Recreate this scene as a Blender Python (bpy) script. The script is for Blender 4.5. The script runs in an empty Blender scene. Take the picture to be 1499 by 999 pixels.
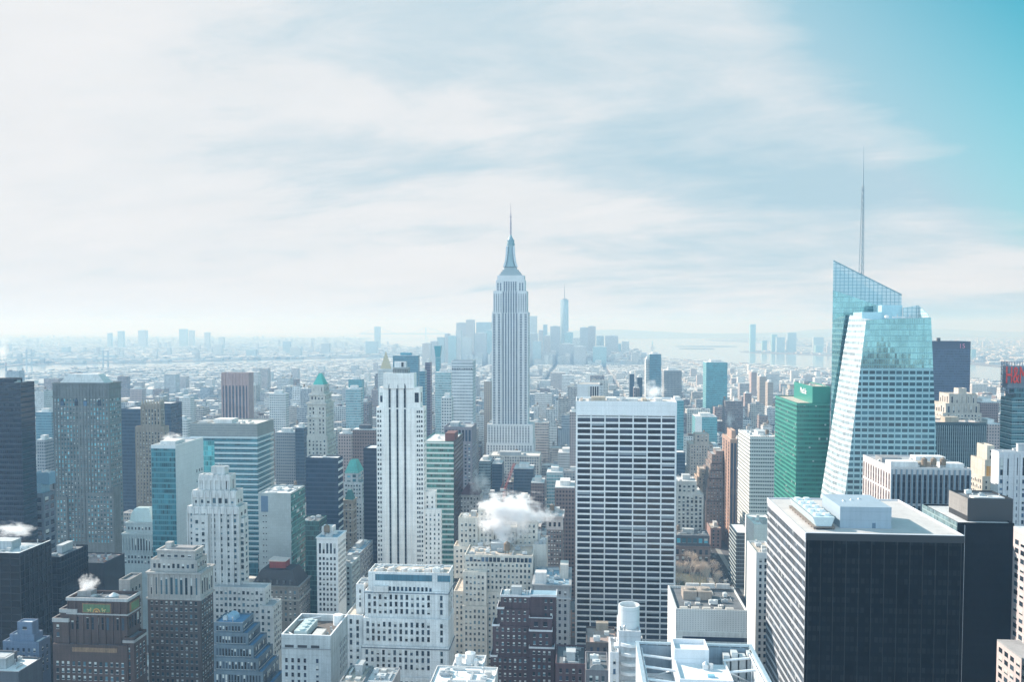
import bpy, math, random
from mathutils import Vector, Matrix

SC = bpy.context.scene
COL = SC.collection
R = math.radians

# ------------------------------------------------------------------ camera
F = 1250.0
PSI = math.atan(100.5 / F)          # the avenues run along +Y, the camera is turned a little to the left of them
PIT = R(2.5)
H = 245.0
cam = bpy.data.cameras.new('camera')
cam.sensor_width = 36.0
cam.lens = F / 1499.0 * 36.0
cam.shift_y = (477.0 + F * math.tan(PIT) - 499.5) / 1499.0
cam.clip_start = 1.0
cam.clip_end = 120000.0
camo = bpy.data.objects.new('camera', cam)
COL.objects.link(camo)
camo.location = (0, 0, H)
camo.rotation_euler = (math.pi / 2 - PIT, 0, PSI)
SC.camera = camo

# ------------------------------------------------------------------ sun, sky, exposure
SUN_EL = R(29)
SUN_AZ = math.atan2(-0.87, 0.49)     # from +Y towards +X: the sun stands to the left and ahead
sdir = Vector((math.sin(SUN_AZ) * math.cos(SUN_EL), math.cos(SUN_AZ) * math.cos(SUN_EL), math.sin(SUN_EL)))
sun = bpy.data.lights.new('sun', 'SUN')
sun.energy = 4.4
sun.angle = R(0.6)
sun.color = (1.0, 0.93, 0.86)
suno = bpy.data.objects.new('sun', sun)
COL.objects.link(suno)
suno.rotation_euler = sdir.to_track_quat('Z', 'Y').to_euler()
suno.location = (0, 0, 500)

SC.view_settings.view_transform = 'Standard'
SC.view_settings.look = 'None'
SC.view_settings.gamma = 1.0
SC.view_settings.exposure = 1.0
HAZE = 0.00018                       # scattering per metre of the even air (built at the end)
SC.cycles.use_denoising = True
SC.cycles.max_bounces = 10
SC.cycles.diffuse_bounces = 3
SC.cycles.glossy_bounces = 3
SC.cycles.transmission_bounces = 4
SC.cycles.volume_bounces = 6
SC.cycles.transparent_max_bounces = 8
SC.cycles.sample_clamp_indirect = 4.0
SC.cycles.volume_step_rate = 1.0


class NT:
    """Small helper for node trees."""
    def __init__(s, tree):
        s.t = tree
        s.n = tree.nodes
        s.l = tree.links

    def new(s, ty, props=None, **ins):
        n = s.n.new(ty)
        for k, v in (props or {}).items():
            setattr(n, k, v)
        for k, v in ins.items():
            sock = n.inputs[int(k[1:])] if k[0] == 'i' and k[1:].isdigit() else n.inputs[k.replace('_', ' ')]
            s.put(sock, v)
        return n

    def put(s, sock, v):
        if isinstance(v, bpy.types.NodeSocket):
            s.l.new(v, sock)
        elif isinstance(v, (tuple, list)) and len(v) == 3 and sock.type == 'RGBA':
            sock.default_value = (*v, 1)
        else:
            sock.default_value = v

    def m(s, op, a, b=None, c=None, clamp=False):
        n = s.n.new('ShaderNodeMath')
        n.operation = op
        n.use_clamp = clamp
        for i, v in enumerate((a, b, c)):
            if v is not None:
                s.put(n.inputs[i], v)
        return n.outputs[0]

    def mix(s, f, a, b, mode='MIX'):
        n = s.n.new('ShaderNodeMix')
        n.data_type = 'RGBA'
        n.blend_type = mode
        s.put(n.inputs[0], f)
        s.put(n.inputs[6], a)
        s.put(n.inputs[7], b)
        return n.outputs[2]

    def noise(s, vec, scale, detail=3, rough=0.55):
        n = s.new('ShaderNodeTexNoise', Scale=scale, Detail=detail, Roughness=rough)
        if vec is not None:
            s.l.new(vec, n.inputs['Vector'])
        return n.outputs[0]

    def ramp(s, fac, stops, const=False):
        n = s.n.new('ShaderNodeValToRGB')
        s.put(n.inputs[0], fac)
        e = n.color_ramp.elements
        if const:
            n.color_ramp.interpolation = 'CONSTANT'
        while len(e) < len(stops):
            e.new(0.5)
        for el, (p, c) in zip(e, stops):
            el.position = p
            el.color = (*c, 1) if isinstance(c, (tuple, list)) else (c, c, c, 1)
        return n.outputs[0]


world = bpy.data.worlds.new('World')
SC.world = world
world.use_nodes = True
w = NT(world.node_tree)
w.n.clear()
tc = w.new('ShaderNodeTexCoord')
sep = w.new('ShaderNodeSeparateXYZ', Vector=tc.outputs['Generated'])
sx, sy, sz = sep.outputs
zc = w.m('MAXIMUM', sz, 0.012)
vdir = w.new('ShaderNodeCombineXYZ', X=sx, Y=sy, Z=zc).outputs[0]
sky = w.new('ShaderNodeTexSky', {'sky_type': 'NISHITA', 'sun_disc': False, 'sun_elevation': SUN_EL, 'sun_rotation': SUN_AZ,
                                 'air_density': 1.0, 'dust_density': 0.6, 'ozone_density': 1.0, 'altitude': 200.0}, Vector=vdir)
tint = w.mix(1.0, sky.outputs[0], (0.05, 0.72, 0.64), 'MULTIPLY')
TINT = tint
# a thin sheet of high cloud: noise on the plane of the cloud layer, seen in perspective
den = w.m('ADD', zc, 0.17)
cu = w.m('DIVIDE', sx, den)
cv = w.m('DIVIDE', sy, den)
cvec = w.new('ShaderNodeCombineXYZ', X=w.m('MULTIPLY', cu, 0.55), Y=w.m('MULTIPLY_ADD', cu, 0.12, cv), Z=3.7).outputs[0]
warp = w.noise(cvec, 0.9, 3)
cvec2 = w.new('ShaderNodeCombineXYZ', X=w.m('MULTIPLY_ADD', cu, 0.62, w.m('MULTIPLY', warp, 0.9)), Y=w.m('MULTIPLY_ADD', cu, 0.16, w.m('MULTIPLY_ADD', warp, 0.7, cv)), Z=1.3).outputs[0]
n1 = w.noise(cvec2, 0.85, 10, 0.62)
n2 = w.noise(cvec, 4.0, 8, 0.62)
cl = w.m('MULTIPLY_ADD', n2, 0.22, w.m('MULTIPLY_ADD', n1, 2.1, -0.57))
# the sheet thins out towards the right (west) and overhead
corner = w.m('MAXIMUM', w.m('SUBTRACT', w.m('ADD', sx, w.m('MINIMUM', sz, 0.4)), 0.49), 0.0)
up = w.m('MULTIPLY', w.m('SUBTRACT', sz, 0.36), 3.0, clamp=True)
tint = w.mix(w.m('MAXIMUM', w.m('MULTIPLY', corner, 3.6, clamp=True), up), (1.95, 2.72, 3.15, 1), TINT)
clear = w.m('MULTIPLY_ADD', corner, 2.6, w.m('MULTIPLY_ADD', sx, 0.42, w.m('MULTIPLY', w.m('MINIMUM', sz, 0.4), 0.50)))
# overhead the cloud thins; brightness added unseen behind the viewer lights the north faces
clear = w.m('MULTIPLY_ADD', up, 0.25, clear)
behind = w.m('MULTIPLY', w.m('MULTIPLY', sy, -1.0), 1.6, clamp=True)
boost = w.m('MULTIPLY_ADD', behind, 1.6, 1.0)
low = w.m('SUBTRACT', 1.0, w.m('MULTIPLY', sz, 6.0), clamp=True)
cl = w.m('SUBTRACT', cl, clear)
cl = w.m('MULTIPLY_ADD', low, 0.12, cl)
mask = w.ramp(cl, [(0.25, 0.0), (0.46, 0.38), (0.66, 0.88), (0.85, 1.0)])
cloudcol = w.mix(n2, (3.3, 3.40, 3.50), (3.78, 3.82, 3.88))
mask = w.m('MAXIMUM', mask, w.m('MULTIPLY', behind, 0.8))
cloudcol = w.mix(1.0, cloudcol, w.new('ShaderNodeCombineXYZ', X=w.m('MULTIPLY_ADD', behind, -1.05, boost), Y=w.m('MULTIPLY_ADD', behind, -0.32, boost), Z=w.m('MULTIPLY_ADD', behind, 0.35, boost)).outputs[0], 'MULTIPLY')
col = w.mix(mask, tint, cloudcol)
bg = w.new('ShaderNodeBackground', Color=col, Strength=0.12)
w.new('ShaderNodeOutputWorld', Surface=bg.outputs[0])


# ------------------------------------------------------------------ picture geometry -> the place
_cp, _sp = math.cos(PSI), math.sin(PSI)
_R3 = Vector((_cp, _sp, 0))
_F3 = Vector((-_sp * math.cos(PIT), _cp * math.cos(PIT), -math.sin(PIT)))
_U3 = _R3.cross(_F3)
PY0 = 477.0 + F * math.tan(PIT)


def at(px, py, Y):
    """The point of the plane at distance Y down the avenues that stands at photograph pixel px, py."""
    d = _F3 + _R3 * ((px - 749.5) / F) - _U3 * ((py - PY0) / F)
    k = Y / d.y
    return d.x * k, H + d.z * k


def pix(x, y, z):
    v = Vector((x, y, z - H))
    dd = v.dot(_F3)
    if dd < 1:
        return None
    return 749.5 + F * v.dot(_R3) / dd, PY0 - F * v.dot(_U3) / dd


# ------------------------------------------------------------------ materials
def lin(c):
    return tuple((v / 255 / 12.92) if v / 255 < 0.04045 else ((v / 255 + 0.055) / 1.055) ** 2.4 for v in c)


_mats = {}


def newmat(name):
    m = bpy.data.materials.new(name)
    m.use_nodes = True
    nt = NT(m.node_tree)
    nt.n.clear()
    out = nt.new('ShaderNodeOutputMaterial')
    b = nt.new('ShaderNodeBsdfPrincipled')
    nt.l.new(b.outputs[0], out.inputs['Surface'])
    return m, nt, b


def cached(fn):
    def g(*a, **k):
        key = (fn.__name__, a, tuple(sorted(k.items())))
        if key not in _mats:
            _mats[key] = fn(*a, **k)
        return _mats[key]
    return g


def scale3(c, k):
    return tuple(v * k for v in c)


@cached
def stone(c, var=0.25, rough=0.85, course=3.7):
    """Masonry or panel wall: base colour with blotches, rain streaks and faint courses at the floors."""
    m, t, b = newmat('masonry')
    pos = t.new('ShaderNodeNewGeometry').outputs['Position']
    s = t.new('ShaderNodeSeparateXYZ', Vector=pos).outputs
    n1 = t.noise(pos, 0.09, 5, 0.6)
    st = t.new('ShaderNodeMapping', {'vector_type': 'POINT'}, Vector=pos)
    st.inputs['Scale'].default_value = (0.9, 0.9, 0.035)
    n2 = t.noise(st.outputs[0], 1.0, 4, 0.6)
    n3 = t.noise(pos, 1.6, 2)
    fz = t.m('FRACT', t.m('DIVIDE', s[2], course))
    seam = t.m('LESS_THAN', fz, 0.09)
    f = t.m('MULTIPLY_ADD', n1, 0.9, t.m('MULTIPLY_ADD', n2, 0.9, t.m('MULTIPLY', n3, 0.35)))
    f = t.m('SUBTRACT', f, 1.07)
    f = t.m('MULTIPLY_ADD', f, var * 3.4, 1.0)
    f = t.m('MULTIPLY_ADD', seam, -0.10, f)
    g = t.new('ShaderNodeCombineXYZ', X=f, Y=f, Z=f).outputs[0]
    t.put(b.inputs['Base Color'], t.mix(1.0, (*c, 1), g, 'MULTIPLY'))
    b.inputs['Roughness'].default_value = rough
    return m


@cached
def roofmat(c, var=0.4):
    """Flat roof: gravel, patches of wet and pale membrane."""
    m, t, b = newmat('roofing')
    pos = t.new('ShaderNodeNewGeometry').outputs['Position']
    n1 = t.noise(pos, 0.13, 5, 0.62)
    n2 = t.noise(pos, 0.9, 3)
    f = t.m('MULTIPLY_ADD', n2, 0.5, n1)
    colr = t.ramp(f, [(0.45, scale3(c, 1 - var)), (0.72, c), (0.95, scale3(c, 1 + var * 0.4))])
    t.put(b.inputs['Base Color'], colr)
    b.inputs['Roughness'].default_value = 0.8
    return m


@cached
def plain(c, rough=0.6, metal=0.0, name='painted'):
    m, t, b = newmat(name)
    pos = t.new('ShaderNodeNewGeometry').outputs['Position']
    n = t.noise(pos, 0.8, 4)
    f = t.m('MULTIPLY_ADD', n, 0.4, 0.8)
    g = t.new('ShaderNodeCombineXYZ', X=f, Y=f, Z=f).outputs[0]
    t.put(b.inputs['Base Color'], t.mix(1.0, (*c, 1), g, 'MULTIPLY'))
    b.inputs['Roughness'].default_value = rough
    b.inputs['Metallic'].default_value = metal
    return m


@cached
def glass(c, blind=0.35, rough=0.12, bcol=(0.55, 0.56, 0.54), spread=0.6, spec=0.5):
    """A window: dark pane in a thin sash, some with a blind drawn part of the way down."""
    m, t, b = newmat('window_pane')
    oi = t.new('ShaderNodeObjectInfo').outputs['Random']
    isl = t.new('ShaderNodeNewGeometry').outputs['Random Per Island']
    rnd = t.m('FRACT', t.m('MULTIPLY_ADD', oi, 17.31, t.m('MULTIPLY', isl, 5.77)))
    r2 = t.m('FRACT', t.m('MULTIPLY', rnd, 91.7))
    r3 = t.m('FRACT', t.m('MULTIPLY', rnd, 413.3))
    uv = t.new('ShaderNodeUVMap').outputs[0]
    s = t.new('ShaderNodeSeparateXYZ', Vector=uv).outputs
    has = t.m('LESS_THAN', rnd, blind)
    drop = t.m('GREATER_THAN', s[1], t.m('MULTIPLY_ADD', r2, 0.7, 0.25))
    bl = t.m('MULTIPLY', has, drop)
    f = t.m('MULTIPLY_ADD', t.m('POWER', r3, 3.0), spread * 5, 0.45)
    g = t.new('ShaderNodeCombineXYZ', X=f, Y=f, Z=f).outputs[0]
    base = t.mix(1.0, (*c, 1), g, 'MULTIPLY')
    base = t.mix(bl, base, bcol)
    mid = t.m('LESS_THAN', t.m('ABSOLUTE', t.m('SUBTRACT', s[1], 0.5)), 0.03)
    eu = t.m('GREATER_THAN', t.m('ABSOLUTE', t.m('SUBTRACT', s[0], 0.5)), 0.455)
    sash = t.m('MAXIMUM', mid, eu)
    base = t.mix(t.m('MULTIPLY', sash, 0.6), base, (0.10, 0.11, 0.12))
    sill = t.m('LESS_THAN', s[1], -0.1)
    base = t.mix(sill, base, (0.46, 0.46, 0.45))
    t.put(b.inputs['Base Color'], base)
    t.put(b.inputs['Roughness'], t.m('MULTIPLY_ADD', t.m('MAXIMUM', bl, sill), 0.5, rough))
    b.inputs['Specular IOR Level'].default_value = spec
    return m


def facade_uv(t):
    g = t.new('ShaderNodeNewGeometry')
    p = t.new('ShaderNodeSeparateXYZ', Vector=g.outputs['Position']).outputs
    n = t.new('ShaderNodeSeparateXYZ', Vector=g.outputs['True Normal']).outputs
    ax = t.m('GREATER_THAN', t.m('ABSOLUTE', n[0]), t.m('ABSOLUTE', n[1]))
    u = t.m('MULTIPLY_ADD', ax, t.m('SUBTRACT', p[1], p[0]), p[0])
    side = t.m('LESS_THAN', t.m('ABSOLUTE', n[2]), 0.6)
    return u, p[2], side, g


@cached
def curtain(gc, bc, pu=1.6, pv=3.9, band=0.35, mull=0.10, var=0.5, rough=0.15, mullc=None, metal=0.0, blind=0.0, off=0.0, spec=0.5):
    """Curtain wall: panes of glass gc between spandrel bands bc, with mullions; every pane a little different."""
    m, t, b = newmat('curtain_wall')
    u, v, side, g = facade_uv(t)
    uu = t.m('DIVIDE', t.m('ADD', u, off), pu)
    vv = t.m('DIVIDE', v, pv)
    fu, fv = t.m('FRACT', uu), t.m('FRACT', vv)
    cell = t.new('ShaderNodeCombineXYZ', X=t.m('FLOOR', uu), Y=t.m('FLOOR', vv), Z=0.0).outputs[0]
    wn = t.new('ShaderNodeTexWhiteNoise', {'noise_dimensions': '3D'}, Vector=cell)
    r = wn.outputs['Value']
    cell2 = t.new('ShaderNodeCombineXYZ', X=t.m('FLOOR', t.m('DIVIDE', uu, 4.0)), Y=t.m('FLOOR', vv), Z=3.0).outputs[0]
    r2 = t.new('ShaderNodeTexWhiteNoise', {'noise_dimensions': '3D'}, Vector=cell2).outputs['Value']
    f = t.m('MULTIPLY_ADD', t.m('MULTIPLY_ADD', r, 0.6, t.m('MULTIPLY', r2, 0.4)), var * 2, 1 - var)
    gg = t.new('ShaderNodeCombineXYZ', X=f, Y=f, Z=f).outputs[0]
    glassc = t.mix(1.0, (*gc, 1), gg, 'MULTIPLY')
    if blind > 0:
        bl = t.m('MULTIPLY', t.m('LESS_THAN', r, blind), t.m('GREATER_THAN', fv, t.m('MULTIPLY_ADD', r2, 0.5, band)))
        glassc = t.mix(bl, glassc, (0.5, 0.52, 0.52))
    isband = t.m('LESS_THAN', fv, band)
    c = t.mix(isband, glassc, bc)
    ismull = t.m('LESS_THAN', fu, mull)
    c = t.mix(ismull, c, mullc or bc)
    nz = t.noise(g.outputs['Position'], 0.06, 4)
    k = t.m('MULTIPLY_ADD', nz, 0.5, 0.75)
    c = t.mix(1.0, c, t.new('ShaderNodeCombineXYZ', X=k, Y=k, Z=k).outputs[0], 'MULTIPLY')
    c = t.mix(side, bc, c)
    t.put(b.inputs['Base Color'], c)
    solid = t.m('MAXIMUM', isband, ismull)
    t.put(b.inputs['Roughness'], t.m('MULTIPLY_ADD', solid, 0.5, rough))
    t.put(b.inputs['Metallic'], t.m('MULTIPLY', t.m('SUBTRACT', 1.0, solid), metal))
    b.inputs['Specular IOR Level'].default_value = spec
    # no two panes sit at quite the same angle
    tilt = t.new('ShaderNodeVectorMath', {'operation': 'MULTIPLY_ADD'}, i0=wn.outputs['Color'], i1=(0.014, 0.014, 0.014), i2=(-0.007, -0.007, -0.007))
    nn = t.new('ShaderNodeVectorMath', {'operation': 'ADD'}, i0=tilt.outputs[0], i1=g.outputs['Normal'])
    nrm = t.new('ShaderNodeVectorMath', {'operation': 'NORMALIZE'}, i0=nn.outputs[0])
    t.l.new(nrm.outputs[0], b.inputs['Normal'])
    return m


@cached
def masonry_far(palette, roofs, island=False, pv=3.5):
    """Walls with rows of punched windows for the farther blocks; colour, window spacing and roof differ from block to block."""
    m, t, b = newmat('far_masonry')
    u, v, side, g = facade_uv(t)
    rnd = g.outputs['Random Per Island'] if island else t.new('ShaderNodeObjectInfo').outputs['Random']
    r2 = t.m('FRACT', t.m('MULTIPLY', rnd, 57.3))
    r3 = t.m('FRACT', t.m('MULTIPLY', rnd, 311.9))
    r4 = t.m('FRACT', t.m('MULTIPLY', rnd, 733.1))
    k = len(palette)
    wall = t.ramp(rnd, [(i / k, c) for i, c in enumerate(palette)], True)
    kk = t.m('MULTIPLY_ADD', t.noise(g.outputs['Position'], 0.08, 4), 0.7, 0.65)
    wall = t.mix(1.0, wall, t.new('ShaderNodeCombineXYZ', X=kk, Y=kk, Z=kk).outputs[0], 'MULTIPLY')
    uu = t.m('DIVIDE', u, t.m('MULTIPLY_ADD', r2, 2.0, 2.2))
    vv = t.m('DIVIDE', v, t.m('MULTIPLY_ADD', r3, 0.8, pv))
    fu, fv = t.m('FRACT', uu), t.m('FRACT', vv)
    cell = t.new('ShaderNodeCombineXYZ', X=t.m('FLOOR', uu), Y=t.m('FLOOR', vv), Z=t.m('MULTIPLY', rnd, 99.0)).outputs[0]
    wn = t.new('ShaderNodeTexWhiteNoise', {'noise_dimensions': '3D'}, Vector=cell).outputs['Value']
    mu = t.m('GREATER_THAN', fu, t.m('MULTIPLY_ADD', r4, 0.35, 0.25))
    mv = t.m('GREATER_THAN', fv, t.m('MULTIPLY_ADD', r3, 0.25, 0.32))
    win = t.m('MULTIPLY', t.m('MULTIPLY', mu, mv), side)
    wc = t.ramp(wn, [(0.0, (0.015, 0.03, 0.045)), (0.6, (0.04, 0.075, 0.10)), (0.85, (0.22, 0.27, 0.29))])
    c = t.mix(win, wall, wc)
    roof = t.ramp(r4, [(i / len(roofs), q) for i, q in enumerate(roofs)], True)
    pn = t.m('MULTIPLY_ADD', t.noise(g.outputs['Position'], 0.15, 4, 0.65), 0.9, 0.5)
    roof = t.mix(1.0, roof, t.new('ShaderNodeCombineXYZ', X=pn, Y=pn, Z=pn).outputs[0], 'MULTIPLY')
    c = t.mix(side, roof, c)
    t.put(b.inputs['Base Color'], c)
    t.put(b.inputs['Roughness'], t.m('MULTIPLY_ADD', win, -0.6, 0.85))
    return m


# ------------------------------------------------------------------ mesh helpers
class MB:
    def __init__(s, org=(0, 0, 0)):
        s.v, s.f, s.uv, s.o = [], [], [], org

    def quad(s, *p):
        i = len(s.v)
        ox, oy, oz = s.o
        s.v += [(a - ox, b - oy, c - oz) for a, b, c in p]
        s.f.append(tuple(range(i, i + len(p))))
        s.uv += [(0, 0), (1, 0), (1, 1), (0, 1)][:len(p)] + [(0, 0)] * max(0, len(p) - 4)

    def hexa(s, b, t, bottom=False):
        """b, t: four points each, going round the same way (seen from above anticlockwise)."""
        n = len(b)
        i = len(s.v)
        ox, oy, oz = s.o
        s.v += [(x - ox, y - oy, z - oz) for x, y, z in list(b) + list(t)]
        for k in range(n):
            q = (k + 1) % n
            s.f.append((i + k, i + q, i + n + q, i + n + k))
            s.uv += [(0, 0), (1, 0), (1, 1), (0, 1)]
        s.f.append(tuple(i + n + k for k in range(n)))
        s.uv += [(0, 0)] * n
        if bottom:
            s.f.append(tuple(i + k for k in reversed(range(n))))
            s.uv += [(0, 0)] * n

    def box(s, x0, x1, y0, y1, z0, z1, bottom=False):
        s.hexa([(x0, y0, z0), (x1, y0, z0), (x1, y1, z0), (x0, y1, z0)], [(x0, y0, z1), (x1, y0, z1), (x1, y1, z1), (x0, y1, z1)], bottom)

    def cyl(s, x, y, z0, z1, r0, r1=None, n=14, bottom=False):
        r1 = r0 if r1 is None else r1
        ring = lambda r, z: [(x + r * math.cos(2 * math.pi * k / n), y + r * math.sin(2 * math.pi * k / n), z) for k in range(n)]
        s.hexa(ring(r0, z0), ring(max(r1, 0.01), z1), bottom)

    def bar(s, p, q, r, n=5, r1=None):
        p, q = Vector(p), Vector(q)
        d = (q - p).normalized()
        a = d.orthogonal().normalized()
        c = d.cross(a)
        r1 = r if r1 is None else r1
        ring = lambda o, rr: [tuple(o + a * rr * math.cos(2 * math.pi * k / n) + c * rr * math.sin(2 * math.pi * k / n)) for k in range(n)]
        s.hexa(ring(p, r), ring(q, r1), True)

    def build(s, name, mat, parent=None, smooth=False):
        me = bpy.data.meshes.new(name)
        me.from_pydata(s.v, [], s.f)
        uvl = me.uv_layers.new(name='UVMap')
        uvl.data.foreach_set('uv', [c for p in s.uv for c in p])
        me.materials.append(mat)
        if smooth:
            me.polygons.foreach_set('use_smooth', [True] * len(me.polygons))
        o = bpy.data.objects.new(name, me)
        COL.objects.link(o)
        if parent is not None:
            o.parent = parent
        else:
            o.location = s.o
        return o


def tag(o, label=None, cat=None, group=None, kind=None):
    for k, v in (('label', label), ('category', cat), ('group', group), ('kind', kind)):
        if v:
            o[k] = v
    return o


def empty(name, label, cat, loc, group=None):
    o = bpy.data.objects.new(name, None)
    COL.objects.link(o)
    o.location = loc
    o.empty_display_size = 2
    return tag(o, label, cat, group)


FOOT = []       # footprints already built on
ANCH = []       # pixel extents of the named buildings
_wmesh = {}


def winmesh(w_, h_, face, mat):
    key = (round(w_, 2), round(h_, 2), face, mat.name)
    if key not in _wmesh:
        mb = MB()
        addwin(mb, 0, 0, 0, w_, h_, face)
        me = bpy.data.meshes.new('window')
        me.from_pydata(mb.v, [], mb.f)
        uvl = me.uv_layers.new(name='UVMap')
        uvl.data.foreach_set('uv', [c for p in mb.uv for c in p])
        me.materials.append(mat)
        _wmesh[key] = me
    return _wmesh[key]


def addwin(mb, x, y, z, w_, h_, face, p=0.07):
    a, c = w_ / 2, h_ / 2
    if face == 'N':
        P = [(x - a, y - p, z - c), (x + a, y - p, z - c), (x + a, y - p, z + c), (x - a, y - p, z + c)]
        Q = [(x - a, y + p, z - c), (x + a, y + p, z - c), (x + a, y + p, z + c), (x - a, y + p, z + c)]
    elif face == 'W':
        P = [(x + p, y - a, z - c), (x + p, y + a, z - c), (x + p, y + a, z + c), (x + p, y - a, z + c)]
        Q = [(x - p, y - a, z - c), (x - p, y + a, z - c), (x - p, y + a, z + c), (x - p, y - a, z + c)]
    else:
        P = [(x - p, y + a, z - c), (x - p, y - a, z - c), (x - p, y - a, z + c), (x - p, y + a, z + c)]
        Q = [(x + p, y + a, z - c), (x + p, y - a, z - c), (x + p, y - a, z + c), (x + p, y + a, z + c)]
    i = len(mb.v)
    ox, oy, oz = mb.o
    mb.v += [(q[0] - ox, q[1] - oy, q[2] - oz) for q in P + Q]
    mb.f += [(i, i + 1, i + 2, i + 3)] + [(i + (k + 1) % 4, i + k, i + 4 + k, i + 4 + (k + 1) % 4) for k in range(4)]
    mb.uv += [(0, 0), (1, 0), (1, 1), (0, 1)] + [(0, 0.9)] * 16
    if 0.6 < w_ < 4.6 and h_ < 4.5 and abs(h_ - 2.75) > 0.001:
        # a stone sill under the pane
        e, d, k = a + 0.12, 0.22, 0.16
        sg = 1 if face == 'W' else -1
        S = []
        for zz in (z - c - k, z - c + 0.02):
            for o_, q_ in ((-e, 0.0), (e, 0.0), (e, d), (-e, d)):
                S.append((x + o_, y - q_, zz) if face == 'N' else (x + sg * q_, y + o_, zz))
        i = len(mb.v)
        mb.v += [(q[0] - ox, q[1] - oy, q[2] - oz) for q in S]
        mb.f += [(i + 3, i + 2, i + 6, i + 7), (i + 4, i + 7, i + 6, i + 5), (i + 1, i + 2, i + 6, i + 5), (i, i + 4, i + 7, i + 3)]
        mb.uv += [(0.5, -0.5)] * 16


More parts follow.
